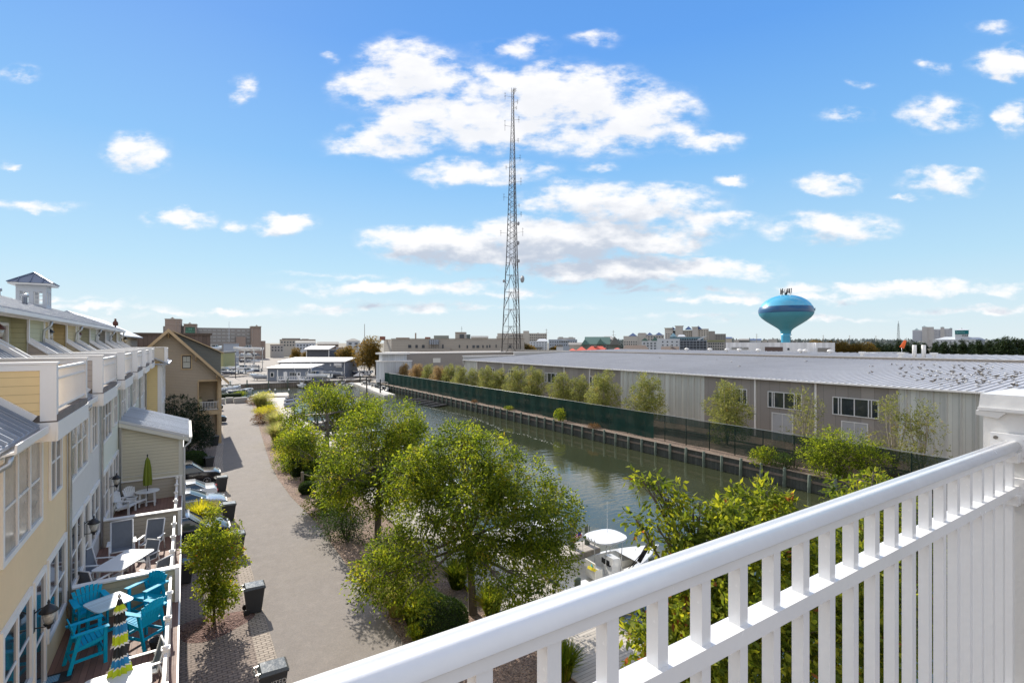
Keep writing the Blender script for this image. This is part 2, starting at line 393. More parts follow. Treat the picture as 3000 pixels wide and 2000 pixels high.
PAVER2 = mat('border_pavers', (.40,.34,.28), .9, var=.12, vs=.9, pat='brick', p=(.30,.15,.02), pcol=(.10,.08,.065))
MULCH = mat('wood_mulch', (.42,.30,.235), .95, var=.35, vs=2.5, pat='speck', p=(16,.75,(.07,.045,.035),.06), dirt=.4)
MULCHR = mat('red_mulch', (.10,.052,.043), .95, var=.35, vs=2.5, pat='speck', p=(14,.6,(.4,.26,.22),.06))
LOT = mat('marina_paving', (.27,.24,.21), .9, var=.14, vs=.15, bump=.01, bs=4, dirt=.35)
GRASS = mat('lawn', (.10,.16,.03), .95, var=.3, vs=2, bump=.03, bs=30)
DOCKP = mat('dock_planks', (.46,.42,.37), .8, var=.10, vs=1.2, pat='grooves', p=(.145,.09,.9), axis='y', dirt=.25)
CONCW = mat('pale_concrete', (.50,.485,.46), .85, var=.08, vs=.5, bump=.002, dirt=.2)
sheet('ground', [(-6000,-1500),(6000,-1500),(6000,9000),(-6000,9000)], 0.0, GROUND, [HOLE[::-1]])
LE = [(2.77,-12),(2.77,50),(2.95,56),(3.6,66),(4.7,88),(6.05,111.4),(6.3,114)]
RE = [(6.9,-12),(6.9,34),(6.5,40),(6.44,46),(6.62,52),(7.5,65),(9.1,88),(10.45,108.5),(10.6,114)]
sheet('road', LE + RE[::-1], .004, ASPH)
sheet('driveway_pavement', [(-3.0,-12),(2.15,-12),(2.15,50),(2.3,56),(2.95,66),(4.1,88),(5.5,111),(-4,111),(-4,64),(-3.0,64)], .004, PAVER)
sheet('border_pavement', [(2.15,-12),(2.765,-12),(2.765,50),(2.945,56),(3.595,66),(4.695,88),(6.045,111),(5.5,111),(4.1,88),(2.95,66),(2.3,56),(2.15,50)], .006, PAVER2)
sheet('mulch_ground', [(6.93,-12),(10.85,-12),(10.85,60),(12.2,87),(13.6,108),(10.48,108.4),(9.13,88),(7.53,65),(6.65,52),(6.47,46),(6.53,40),(6.93,34)], .004, MULCH)
sheet('bank_ground', [(45.3,-70),(58,-70),(58,138),(45.3,138)], .004, mat('bank_soil', (.24,.175,.13), .95, var=.35, vs=1.2, pat='speck', p=(9,.6,(.07,.05,.04),.08), dirt=.4))
sheet('quay_pavement', [(-60,157.3),(51.4,157.3),(45.2,145.9),(45.3,139.3),(64,139.3),(64,300),(70,420),(-60,420)], .004, LOT)
sheet('side_road', [(52,158),(58,152),(64,150),(66,260),(110,420),(95,420),(50,250)], .008, mat('street_asphalt', (.30,.275,.25), .9, var=.1, vs=.2, dirt=.3))
sheet('lawn_ground', [(6.3,114.1),(9.3,113.3),(9.6,117),(2,117.6),(-4,117.8),(-4,112),(5.4,111.2)], .012, GRASS)
sheet('quay_path', [(9.4,113.2),(13.7,109),(14.2,112),(17.7,110.3),(17.8,113.6),(11.2,116.3),(9.65,116.8)], .009, CONCW)
import bmesh
# curved mulch island with the young tree
b = MB(); n = 28; vs = []; 
for ring, (k, z) in enumerate(((1, .006), (.7, .07), (.35, .11))):
    for j in range(n):
        t = 2*math.pi*j/n; rr = k*(1 + .12*math.sin(3*t+1))
        vs.append((.95+1.35*rr*math.cos(t), 23.6+1.0*rr*math.sin(t), z + (rnd.uniform(-.02,.02) if ring else 0)))
vs.append((.95,23.6,.12)); fs = []
for r_ in range(2):
    for j in range(n): fs.append((r_*n+j, r_*n+(j+1)%n, (r_+1)*n+(j+1)%n, (r_+1)*n+j))
for j in range(n): fs.append((2*n+j, 2*n+(j+1)%n, 3*n))
b.add(vs, fs, 0, True); tag(b.build('mulch_bed_ground', MULCHR), kind='structure')
# water
def watermat():
    m = bpy.data.materials.new('canal_water'); m.use_nodes = True; t = m.node_tree; ns = t.nodes; L = t.links.new; b = ns['Principled BSDF']
    b.inputs['Roughness'].default_value = .03; b.inputs['IOR'].default_value = 1.5; b.inputs['Specular IOR Level'].default_value = 1.0
    g = ns.new('ShaderNodeNewGeometry'); mp = ns.new('ShaderNodeMapping'); L(g.outputs['Position'], mp.inputs['Vector'])
    mp.inputs['Rotation'].default_value = (0,0,R(38)); mp.inputs['Scale'].default_value = (.55,1.6,1)
    def nz(s, d=3, v=None):
        n = ns.new('ShaderNodeTexNoise'); n.inputs['Scale'].default_value = s; n.inputs['Detail'].default_value = d; L(v or mp.outputs[0], n.inputs['Vector']); return n.outputs['Fac']
    cm = ns.new('ShaderNodeMix'); cm.data_type = 'RGBA'; L(nz(.12, 4, g.outputs['Position']), cm.inputs[0]); cm.inputs[6].default_value = (.030,.036,.018,1); cm.inputs[7].default_value = (.052,.058,.03,1); L(cm.outputs[2], b.inputs['Base Color'])
    # calm near the camera end, rippled further along the canal and in wind patches
    pt = ns.new('ShaderNodeMapRange'); L(nz(.06, 2, g.outputs['Position']), pt.inputs[0]); pt.inputs[1].default_value = .42; pt.inputs[2].default_value = .60; pt.inputs[3].default_value = .12; pt.inputs[4].default_value = 1
    sx = ns.new('ShaderNodeSeparateXYZ'); L(g.outputs['Position'], sx.inputs[0])
    yr = ns.new('ShaderNodeMapRange'); L(sx.outputs[1], yr.inputs[0]); yr.inputs[1].default_value = 26; yr.inputs[2].default_value = 60; yr.inputs[3].default_value = .16; yr.inputs[4].default_value = 1.0
    mu = ns.new('ShaderNodeMath'); mu.operation = 'MULTIPLY'; L(pt.outputs[0], mu.inputs[0]); L(yr.outputs[0], mu.inputs[1])
    ad = ns.new('ShaderNodeMath'); ad.operation = 'ADD'; L(nz(1.1, 3), ad.inputs[0])
    sm = ns.new('ShaderNodeMath'); sm.operation = 'MULTIPLY'; L(nz(6, 2), sm.inputs[0]); sm.inputs[1].default_value = .12; L(sm.outputs[0], ad.inputs[1])
    bp = ns.new('ShaderNodeBump'); bp.inputs['Distance'].default_value = .13; L(mu.outputs[0], bp.inputs['Strength']); L(ad.outputs[0], bp.inputs['Height']); L(bp.outputs[0], b.inputs['Normal'])
    return m
sheet('water', [(-30,-80),(60,-80),(60,175),(-30,175)], -1.4, watermat())
# ---------------- bulkheads ----------------
BULK = mat('bulkhead_boards', (.075,.08,.068), .85, var=.35, vs=1.2, pat='grooves', p=(.3,.1,.7), axis='y', dirt=.6)
CAPT = mat('bulkhead_cap_timber', (.19,.15,.12), .85, var=.25, vs=2, bump=.006)
def bulkhead(label, x, y0, y1, side, step=2.1, piles=True, first=12):
    t = thing('bulkhead', label, 'bulkhead', (x, (y0+y1)/2, 0)); o = t.location
    def bb(*a): q = MB(); q.box(*a); return q
    L_ = lambda x0,x1,ya,yb,z0,z1: (x0-o.x,x1-o.x,ya-o.y,yb-o.y,z0,z1)
    bb(*L_(x,x+side*.12,y0,y1,-2.4,.02)).build('board_wall', BULK, t)
    bb(*L_(x-side*.14,x+side*.26,y0,y1,.023,.09)).build('cap', CAPT, t)
    bb(*L_(x-side*.09,x-side*.002,y0,y1,-.62,-.42)).build('waler', CAPT, t)
    if piles:
        q = MB(); q.lathe([(.15,-2.4),(.145,-.4),(.13,.22),(.09,.26)], 10); me = q.mesh('pile', PILE)
        y = max(y0, first)
        while y < y1:
            p = link('pile', me, t, (-side*.24, y-o.y+rnd.uniform(-.06,.06), rnd.uniform(-.16,.06))); p.rotation_euler = (rnd.uniform(-.02,.02), rnd.uniform(-.02,.02), rnd.random()*6); y += step
    return t
bulkhead('dark timber bulkhead with piles below the long green screened fence', 45, -70, 138.9, 1)
bulkhead('timber bulkhead holding the boardwalk on the near side of the canal', 14.35, -70, 86, -1, 3.4)
# far quay wall
t = thing('quay_wall', 'pale concrete capped quay wall in front of the marina office', 'quay wall', (14,157.1,0))
q = MB(); q.box(-30,37,-.05,.3,-2.4,-.16); q.build('sheet_piling', mat('quay_sheeting', (.20,.165,.13), .85, var=.3, vs=1.5, pat='grooves', p=(.6,.12,.8), axis='x', dirt=.4), t)
q = MB(); q.box(-30,37,-.2,.6,-.155,.06); q.build('cap', CONCW, t)
q = MB(); q.lathe([(.16,-2.4),(.16,.8),(.1,.85)], 10); me = q.mesh('pile', PILE)
for x in range(-24, 36, 5): link('pile', me, t, (x+rnd.uniform(-1,1), -.5, rnd.uniform(-.2,.4)))
# shore edges round the basin
q = MB(); bd = [(14.35,86),(18.4,110),(18,113.8),(11.2,116.6),(6,118),(-16,119),(-16,157)]
for a, c in zip(bd[:-1], bd[1:]): q.beam((a[0],a[1],-1.2),(c[0],c[1],-1.2), .2, 2.36)
tag(q.build('basin_edge', BULK), 'low dark bulkhead edging the basin behind the lawn', 'bulkhead')
# ---------------- docks ----------------
t = thing('boardwalk', 'weathered plank boardwalk along the near side of the canal', 'dock', (12.6,50,0))
def rel(pts, o): return [(x-o[0], y-o[1]) for x, y in pts]
q = MB(); q.prism(rel([(10.9,-12),(14.3,-12),(14.3,86),(18.3,110),(14.1,111.9),(12.25,87),(10.9,60)], (12.6,50)), 'z', .1, .16); q.build('deck', DOCKP, t)
q = MB(); 
for a, c in (((14.3,-12),(14.3,86)),((14.3,86),(18.3,110))): q.beam((a[0]-12.6,a[1]-50,.08),(c[0]-12.6,c[1]-50,.08), .1, .2)
q.build('edge_board', TIMB, t)
def pier(x0, x1, y, w, label, z=.1, posts=True):
    t = thing('finger_pier', label, 'pier', (x0, y, 0)); q = MB(); q.box(0,x1-x0,-w/2,w/2,z-.06,z); q.build('deck', DOCKP, t)
    q = MB(); q.box(0,x1-x0,-w/2-.06,-w/2-.003,z-.28,z-.02); q.box(0,x1-x0,w/2+.003,w/2+.06,z-.28,z-.02); q.build('edge_board', TIMB, t)
    pl = MB(); pl.lathe([(.14,-2.4),(.14,1.15),(.15,1.16),(.03,1.24)], 10); me = pl.mesh('pile', PILE)
    for xx in ((.8, x1-x0-.2) if y > 25 else ()): link('pile', me, t, (xx, w/2+.22, 0)); link('pile', me, t, (xx, -w/2-.22, -.15))
    return t
for (x0,x1,y,w,lb) in ((14.4,19.2,21.4,1.2,'short plank pier behind the white boat with the flag'),(14.4,20,31,1.0,'narrow pier under the biggest tree crown'),(14.4,20,41,1.0,'narrow pier between the two middle trees'),
        (14.4,20,53,1.0,'narrow pier right behind the second tree'),(14.5,20.5,64,1.0,'narrow pier seen through the tallest tree'),(14.7,21,75,1.0,'narrow pier beside the jet skis'),(14.6,20.5,84,1.0,'last narrow pier before the boardwalk bends')):
    pier(x0,x1,y,w,lb)
t = thing('pier', 'bright flat topped pier at the far end of the boardwalk', 'pier', (11.2,119.5,0))
q = MB(); q.prism([(.0,-1.9),(6.8,-5.1),(8.2,2.8),(1.7,4.3)], 'z', .12, .22); q.build('deck', DOCKP, t)
q = MB(); q.beam((0,-1.95,-.2),(6.8,-5.2,-.2),.14,.7); q.beam((6.85,-5.1,-.2),(8.25,2.8,-.2),.14,.7); q.build('skirt', TIMB, t)
def tiltpoly(name, label, cat, pts, z0, z1, mats_, extra=None):
    cx = sum(p[0] for p in pts)/len(pts); cy = sum(p[1] for p in pts)/len(pts)
    t = thing(name, label, cat, (cx,cy,0)); q = MB(); q.prism(rel(pts, (cx,cy)), 'z', z0, z1); q.build('deck', mats_, t); return t
A = Vector(at(1036,1117,-.9)); E_ = Vector(at(1142,1156,-.9)); dn = (E_-A).normalized(); sn = Vector((dn.y,-dn.x,0))*1.3
ft = tiltpoly('floating_dock', 'long pale floating dock with pontoon boats on both sides', 'dock', [tuple((A-sn)[:2]),tuple((E_-sn)[:2]),tuple((E_+sn)[:2]),tuple((A+sn)[:2])], -1.45, -.9, mat('float_dock', (.52,.50,.46), .8, var=.1, pat='grooves', p=(.2,.08,.6), axis='y'))
pl = MB(); pl.lathe([(.17,-2.4),(.17,2.3),(.05,2.45)], 10); me = pl.mesh('pile', mat('dark_pile', (.03,.03,.03), .7))
for (px,py) in ((1067,1137),(1106,1150),(1048,1120)): a_ = at(px,py,-.9); link('pile', me, ft, (a_[0]-ft.location.x+.5, a_[1]-ft.location.y-.6, 0))
t = thing('wave_breaker', 'black ribbed floating mats lying along the green fence bulkhead', 'floating mats', (43,100,-1.4))
RUB = mat('wet_rubber', (.035,.035,.038), .3, var=.4, vs=3)
for i in range(5):
    q = MB(); y0 = -7.2+i*3.1
    for k in range(34):
        u = k/33; x = -2.2+4.3*u; y = y0 + 2.2*u - 1.6*math.sin(math.pi*u)*.5
        q.cbox((x, y, .1+.16*math.sin(math.pi*u)), (.085,1.9,.09), 0, Matrix.Rotation(.25,3,'Z'))
    q.box(-2.2,2.2,y0+.6,y0+.9,-.1,.06); q.build('mat', RUB, t)
# foam line
q = MB(); pts = [(1240,1190),(1320,1208),(1385,1222),(1440,1245),(1475,1262),(1530,1272),(1590,1290),(1640,1310)]
for a_, c_ in zip(pts[:-1], pts[1:]):
    a = at(*a_, -1.392); c = at(*c_, -1.392); m = int(math.dist(a,c)*5)
    for k in range(m):
        u = k/m; x = a[0]+(c[0]-a[0])*u+rnd.gauss(0,.16); y = a[1]+(c[1]-a[1])*u+rnd.gauss(0,.16)+.4*math.sin(x*.9); s_ = rnd.uniform(.02,.075)
        nn = 5; q.add([(x+s_*math.cos(t_*2*math.pi/nn)*rnd.uniform(.8,1.8), y+s_*math.sin(t_*2*math.pi/nn), -1.392) for t_ in range(nn)], [tuple(range(nn))])
tag(q.build('foam', mat('foam_white', (.6,.6,.56), .7)), 'thin broken line of foam drifting down the canal', 'foam', kind='stuff')
# ---------------- warehouse ----------------
TAUPE = mat('taupe_panels', (.31,.28,.255), .6, var=.06, vs=.5, pat='grooves', p=(1.2,.035,.5), axis='y', dirt=.12)
LGREY = mat('light_grey_panels', (.63,.64,.60), .45, metal=.15, var=.05, vs=.5, pat='grooves', p=(.45,.12,.25), axis='y', dirt=.10)
WROOF = mat('warehouse_roof_metal', (.50,.50,.515), .5, metal=.12, var=.07, vs=.12, dirt=.28)
wh = thing('warehouse', 'long low warehouse with silver ribbed roof and taupe and grey panels', 'warehouse', (58,50,0))
def wbox(name, m, x0,x1,y0,y1,z0,z1, par=wh, extra=None):
    q = MB(); q.box(x0-58,x1-58,y0-50,y1-50,z0,z1)
    if extra: extra(q)
    return q.build(name, m, par)
EZ = 7.05
for (y0,y1,m,nm) in ((105,111.6,LGREY,'grey_wall'),(58,105,TAUPE,'taupe_wall'),(42.6,58,LGREY,'grey_wall'),(20.8,42.6,TAUPE,'taupe_wall'),(-60,20.8,LGREY,'grey_wall')):
    wbox(nm, m, 58, 58.4, y0, y1, 0, EZ)
    if m is LGREY:
        q = MB(); y = y0+.6
        while y < y1-.3: q.prism([(57.999-58,y-50-.09),(57.999-58,y-50+.09),(57.86-58,y-50+.05),(57.86-58,y-50-.05)], 'z', .02, EZ-.12); y += 1.02
        q.build('rib', mat('panel_rib', (.60,.60,.575), .35, metal=.25, var=.04) if 'panel_rib' not in MATS else MATS['panel_rib'], wh)
q = MB(); q.box(0,42,-110,61.6,.0,EZ-.5); 
q2 = MB(); q2.box(.41,62,-109.9,61.2,0,6.4); q2.build('inner_wall', TAUPE, wh)
# roof slope with standing ribs
SL = (8.72-7.15)/(92-57.6)
q = MB(); q.add([(-.4,-110,7.15),(34,-110,8.72),(34,61.4,8.72),(-.4,61.4,7.15),(-.4,-110,7.08),(34,-110,8.5),(34,61.4,8.5),(-.4,61.4,7.08)], [(0,1,2,3),(4,7,6,5),(0,4,5,1),(1,5,6,2),(2,6,7,3),(3,7,4,0)])
y = -60.0
while y < 61.2:
    q.add([(-.42,y-.035,7.152),(34,y-.035,8.722),(34,y+.035,8.722),(-.42,y+.035,7.152),(-.42,y-.02,7.225),(34,y-.02,8.795),(34,y+.02,8.795),(-.42,y+.02,7.225)], [(4,5,6,7),(0,1,5,4),(2,3,7,6),(0,4,7,3)]); y += .61
q.build('roof', WROOF, wh)
wbox('gutter', WHITE, 57.42, 57.62, -60, 111.5, 6.98, 7.13)
wbox('ridge_band', mat('ridge_flashing', (.34,.30,.26), .5, var=.1), 92.0, 92.25, -60, 150, 8.4, 9.02)
wbox('ridge_cap', mat('ridge_cap_metal', (.55,.52,.48), .5, var=.1), 91.85, 92.5, -60, 150, 9.023, 9.1)
q = MB(); q.add([(34.5,-110,9.0),(52,-110,9.38),(52,61,9.38),(34.5,61,9.0)], [(0,1,2,3)])
y = -60.0
while y < 61: q.box(34.5,52,y-.04,y+.04,9.05,9.13) if False else q.add([(34.5,y-.05,9.0),(52,y-.05,9.38),(52,y+.05,9.38),(34.5,y+.05,9.0),(34.5,y-.02,9.1),(52,y-.02,9.48),(52,y+.02,9.48),(34.5,y+.02,9.1)], [(4,5,6,7),(0,1,5,4),(2,3,7,6)]); y += 1.2
q.build('upper_roof', WROOF, wh)
PARA = mat('parapet_metal', (.40,.39,.37), .5, var=.06)
wbox('end_parapet', PARA, 57.7, 72.7, 111.5, 111.9, 6.0, 8.0); wbox('end_parapet', PARA, 72.7, 110, 111.5, 111.95, 6.0, 8.86)
wbox('parapet_coping', WHITE, 57.6, 72.7, 111.4, 112.02, 8.003, 8.12); wbox('parapet_coping', WHITE, 72.6, 110, 111.4, 112.05, 8.863, 8.98)
wbox('corner_post', WHITE, 57.8, 58.1, 104.8, 105.1, 0, 7)
for y in (93.25,85.45,72.15,65.2,35.4,28.4,50.5): wbox('downspout', WHITE, 57.84, 57.99, y-.09, y+.09, .1, 6.98)
FR = mat('white_window_frame', (.7,.7,.69), .4, var=.03)
def wwin(yc, w, z0, z1):
    y0, y1 = yc-w/2, yc+w/2; q = MB(); t_ = .09
    for (a,b_,c,d) in ((y0,y1,z0,z0+t_),(y0,y1,z1-t_,z1)): q.box(-.12,-.002,a-50,b_-50,c,d)
    for a in (y0, y0+w*.14, y0+w*.2, y0+w*.5, y0+w*.79, y0+w*.85, y1-t_): q.box(-.115,-.003,a-50,a-50+t_,z0+t_,z1-t_)
    f = q.build('window', FR, wh); q = MB(); q.box(-.05,-.01,y0-50+.05,y1-50-.05,z0+.05,z1-.05); q.build('pane', GLASS, f)
for (yc,w) in ((24.55,4.3),(31.85,3.95),(38.4,3.9),(63.2,4),(76,4),(89,4),(99,4)): wwin(yc, w, 3.75, 5.65)
for yc in (24.6,32.1):
    q = MB(); y0 = yc-1.15-50; 
    q.box(-.1,-.002,y0-.1,y0,0,3.2); q.box(-.1,-.002,y0+2.3,y0+2.4,0,3.2); q.box(-.1,-.002,y0,y0+2.3,3.1,3.2); q.box(-.09,-.003,y0+1.12,y0+1.18,0,3.1)
    d = q.build('door', FR, wh); q = MB(); q.box(-.05,-.01,y0,y0+2.3,.02,3.1); q.build('door_panel', mat('door_grey', (.42,.43,.45), .5), d)
# roof vents
q = MB(); q.lathe([(.25,0),(.25,.35),(.5,.4),(.55,.55),(.36,.78),(.03,.85)], 14); dome = q.mesh('dome_vent', mat('vent_white', (.7,.69,.67), .5, var=.06, obj=True))
q = MB(); q.lathe([(.28,0),(.28,1.9),(.24,1.94)], 16); stack = q.mesh('vent_stack', MATS['vent_white'])
q = MB(); q.cbox((0,0,.25),(.45,.45,.5)); q.cbox((0,0,.62),(.8,.8,.3)); boxv = q.mesh('box_vent', MATS['vent_white'])
k_ = 0
def rp(px, py, z): x, y, _ = at(px, py, z); return x, y
for (px,py,me,lb) in ((2012,1030,dome,'first domed vent from the left on the far white roof'),(2080,1030,dome,'second domed vent from the left on the far white roof'),(2130,1031,dome,'domed vent at the left end of the white penthouse'),(2166,1032,dome,'domed vent below the louvre of the white penthouse'),(2222,1032,dome,'domed vent left of the brown louvre panel'),
        (2345,1037,dome,'small domed vent right below the penthouse middle'),(2360,1034,dome,'domed vent below the penthouse corner'),(2432,1038,dome,'white domed vent at the right end of the penthouse'),(2679,1044,stack,'left one of two tall white vent stacks before the pines'),(2706,1044,stack,'right one of two tall white vent stacks before the pines'),
        (2526,1043,boxv,'white box vent on the roof below the autumn trees'),(2736,1049,boxv,'white box vent right of the two tall stacks'),(2640,1042,boxv,'white box vent near the orange windsock')):
    z = 9.25; x, y = rp(px, py, z) if False else (0,0)
    a = (px-1500)/F; X = 104 if px < 2500 else 96; D = X/(ST+a*CT); Y = D*(CT-a*ST)
    if px < 2500: zz = CH-(py-1003)*D/F-.6
    else: zz = 9.0+(X-92.5)*.0217
    zz = 9.0+(X-92.5)*.0217
    tag(link(me.name, me, None, (X,Y,zz)), lb, 'roof vent', 'vents on the warehouse roof')
a = (2642-1500)/F; X = 97.5; D = X/(ST+a*CT); q = MB(); q.tube([(0,0,0),(0,0,1.6)],.05,6,0); q.tube([(0,0,1.5),(.5,-.3,2.6)],[.35,.18],10,1)
tag(q.build('windsock', [GALV, mat('orange_fabric', (.8,.13,.02), .7)], None, loc=(X,D*(CT-a*ST),9.1)), 'small orange windsock on the roof before the pines', 'windsock')
# gulls
GW = mat('gull_feathers', (.55,.55,.54), .8, var=.05, obj=True); GG = mat('gull_wing_grey', (.07,.07,.075), .8, var=.2, obj=True)
def gull(pose):
    q = MB(); q.tube([(-.3,0,.24),(-.18,0,.235),(0,0,.22),(.14,0,.24),(.2,0,.3),(.24,0,.345),(.29,0,.345),(.36,0,.33)],[.015,.06,.1,.09,.055,.055,.045,.008],8,0)
    if pose: 
        for s in (1,-1): q.tube([(0,s*.08,.26),(.06,s*.3,.42),(-.05,s*.62,.38)],[.06,.05,.01],6,1)
    else:
        for s in (1,-1): q.tube([(.1,s*.07,.25),(-.1,s*.085,.25),(-.34,s*.04,.24)],[.05,.06,.012],6,1)
    for s in (1,-1): q.tube([(.02,s*.04,.17),(.02,s*.04,0)],.01,4,1)
    return q.mesh('gull', [GW, GG])
gm = [gull(0), gull(1)]; gr = random.Random(5)
def place_gull(px, py, lb, m=0, s=.75):
    a = (px-1500)/F; v = (1003-py)/F
    # intersect with the roof slope
    k = (7.16-57.6*SL-CH)/(v-(ST+a*CT)*SL); X = k*(ST+a*CT); Y = k*(CT-a*ST); z = 7.16+(X-57.6)*SL
    if X < 57.7 or X > 91.5: return
    o = link('gull', gm[m], None, (X,Y,z)); o.rotation_euler = (0,0,gr.random()*6.28); o.scale = (s*gr.uniform(.85,1.15),)*3
    tag(o, lb, 'gull', 'gulls on the warehouse roof')
DG = mat('dark_gull_brown', (.10,.085,.07), .8, var=.2, obj=True)  # dark gull copies that add dark specks to the flock
q = MB(); q.v = [tuple(v.co) for v in gm[0].vertices]; q.f = [tuple(f.vertices) for f in gm[0].polygons]; q.m = [0]*len(q.f); q.sm = [True]*len(q.f); gm.append(q.mesh('gull', DG))
for i in range(135):
    if i % 3: px = gr.gauss(2850, 105); py = 1098+gr.gauss(0,17)+(px-2800)*.03
    else: px = gr.uniform(2540,2990); py = gr.uniform(1072,1128)+(px-2760)*.03
    if 2530 < px < 2998: place_gull(px, py, *((('white gull in the dense flock resting on the ribbed roof', int(gr.random() < .08)) if gr.random() < .55 else ('dark young gull in the dense flock resting on the ribbed roof', 2))))
for (px,py,lb) in ((1934,1050,'lone white gull high on the middle of the roof'),(2100,1055,'gull left of a second one on the roof below the water tower'),(2143,1062,'upright gull on the roof below the white penthouse'),(2240,1054,'gull on the roof straight below the water tower stem'),(2362,1061,'gull perched alone right of the water tower'),(1589,1058,'gull near the gutter above the hedge row'),(2166,1076,'gull on the roof just above a downspout')): place_gull(px,py,lb)
# ---------------- trees ----------------
def np_mesh(name, V, nf, mats_, mi=None):
    me = bpy.data.meshes.new(name); n = len(V); me.vertices.add(n); me.vertices.foreach_set('co', V.astype(np.float32).ravel())
    me.loops.add(nf*4); me.loops.foreach_set('vertex_index', np.arange(nf*4, dtype=np.int32))
    me.polygons.add(nf); me.polygons.foreach_set('loop_start', np.arange(0, nf*4, 4, dtype=np.int32)); me.polygons.foreach_set('loop_total', np.full(nf, 4, dtype=np.int32))
    for m in mats_: me.materials.append(m)
    me.update(calc_edges=True); return me
def leaves(P, Dr, L, Wd, rg, up=.6, droop=.3):
    """P base points, Dr main directions; returns quads (n*4,3)"""
    n = len(P); d = Dr + rg.normal(0, .55, (n,3)); d[:,2] -= droop; d /= np.linalg.norm(d,axis=1)[:,None]
    nr = rg.normal(0, 1, (n,3)); nr[:,2] += up*2; s = np.cross(d, nr); s /= np.linalg.norm(s,axis=1)[:,None]+1e-9
    l = (L*rg.uniform(.65,1.3,n))[:,None]; w = (Wd*rg.uniform(.7,1.2,n))[:,None]
    cup = np.cross(s, d)*l*rg.uniform(-.15,.25,n)[:,None]
    V = np.stack([P, P+d*l*.5+s*w*.5, P+d*l+cup, P+d*l*.5-s*w*.5], 1); return V.reshape(-1,3)
def wave_noise(P, f, seed):
    r = np.random.RandomState(seed); v = np.zeros(len(P))
    for _ in range(5):
        k = r.normal(0, f, 3); v += np.sin(P@k + r.rand()*6.28)
    return v/5
def crown_mesh(name, lobes, n, per, L, Wd, m, seed, shell=.62, gap=-.35, freq=1.6, droop=.25, sprig=.45):
    rg = np.random.RandomState(seed); ar = np.array([(l[3]*l[4]+l[4]*l[5]+l[3]*l[5])**1.0 for l in lobes]); ar /= ar.sum(); Vs = []
    for l, a in zip(lobes, ar):
        k = max(6, int(n*a)); u = rg.normal(0,1,(k,3)); u /= np.linalg.norm(u,axis=1)[:,None]
        r = shell + (1.08-shell)*rg.rand(k)**.7; r = np.where(rg.rand(k) < .22, rg.rand(k)*shell, r)
        c = np.array(l[:3]); rad = np.array(l[3:6]); P = c + u*rad*r[:,None]
        keep = wave_noise(P, freq, seed+3) + rg.normal(0,.18,k) > gap; P = P[keep]; u = u[keep]
        out = u + rg.normal(0,.5,u.shape); out[:,2] += .1; out /= np.linalg.norm(out,axis=1)[:,None]
        for j in range(per):
            t = (j+.5)/per; Q = P + out*(sprig*t) + rg.normal(0, sprig*.13, P.shape); Q[:,2] -= droop*sprig*t*t
            Vs.append(leaves(Q, out, L, Wd, rg, droop=droop))
    V = np.concatenate(Vs); return np_mesh(name, V, len(V)//4, [m])
def limbs(q, base, h, r0, lobes, seed, split=.45, twigs=7, mi=0, lean=(0,0)):
    r = random.Random(seed); bx, by = base
    top = max(l[2] for l in lobes)
    tr = [(bx,by,0),(bx+lean[0]*.3,by+lean[1]*.3,h*.33),(bx+lean[0]*.8+r.uniform(-.1,.1),by+lean[1]*.8,h*.7),(bx+lean[0],by+lean[1],h)]
    q.tube([(bx,by,-.1)]+tr, [r0*1.35,r0*1.15,r0*.95,r0*.8,r0*.7], 9, mi)
    tp = Vector(tr[-1])
    for l in lobes:
        c = Vector(l[:3]); s0 = Vector(tr[2]).lerp(tp, r.random()); mid = s0.lerp(c, .5) + Vector((r.uniform(-.2,.2),r.uniform(-.2,.2),abs(c.z-s0.z)*.12))
        rr = r0*.45
        q.tube([s0, s0.lerp(mid,.5)+Vector((0,0,.05)), mid, c], [rr,rr*.8,rr*.62,rr*.3], 6, mi, cap=False)
        for _ in range(twigs):
            d = Vector((r.gauss(0,1),r.gauss(0,1),r.gauss(.2,.8))).normalized(); e = c + Vector((d.x*l[3],d.y*l[4],d.z*l[5]))*.92
            st = mid.lerp(c, r.random()); mm = st.lerp(e,.5)+Vector((0,0,.1)); q.tube([st, mm, e], [rr*.33,rr*.2,.008], 4, mi, cap=False)
    return q
def tree(name, label, cat, loc, h, r0, lobes, n, per, L, Wd, lm, bark=None, seed=1, group=None, lean=(0,0), twigs=7, **k):
    t = thing(name, label, cat, loc, 0, group); q = MB(); limbs(q, (0,0), h, r0, lobes, seed, twigs=twigs, lean=lean)
    q.build('trunk', bark or BARK, t, fix=False); link('crown', crown_mesh('crown', lobes, n, per, L, Wd, lm, seed, **k), t); return t
LF_A = leafmat('elm_leaves', (.030,.056,.008), (.095,.138,.014), (.25,.275,.026), .52, .9, odd=(.26,.21,.03))
LF_B = leafmat('birch_leaves', (.075,.095,.027), (.16,.18,.05), (.29,.29,.08), .38, .8, odd=(.24,.14,.05))
LF_BR = leafmat('browned_leaves', (.14,.10,.045), (.26,.18,.08), (.32,.27,.10), .35, .9)
LF_C = leafmat('maple_leaves', (.07,.11,.014), (.15,.20,.022), (.32,.32,.035), .45, 1.5, odd=(.30,.12,.03))
LF_D = leafmat('cherry_leaves', (.035,.06,.009), (.11,.15,.016), (.30,.31,.03), .45, 1.1, odd=(.22,.09,.03))
LF_H = leafmat('shrub_leaves', (.018,.038,.008), (.035,.07,.014), (.07,.11,.02), .25, 1.4)
LF_Y = leafmat('gold_grass', (.22,.24,.02), (.38,.38,.03), (.55,.50,.06), .4, 2)
LF_G = leafmat('reed_grass', (.14,.17,.045), (.26,.28,.08), (.42,.36,.14), .4, 2)
LF_R = leafmat('russet_leaves', (.06,.035,.015), (.12,.07,.025), (.20,.12,.03), .3, 2)
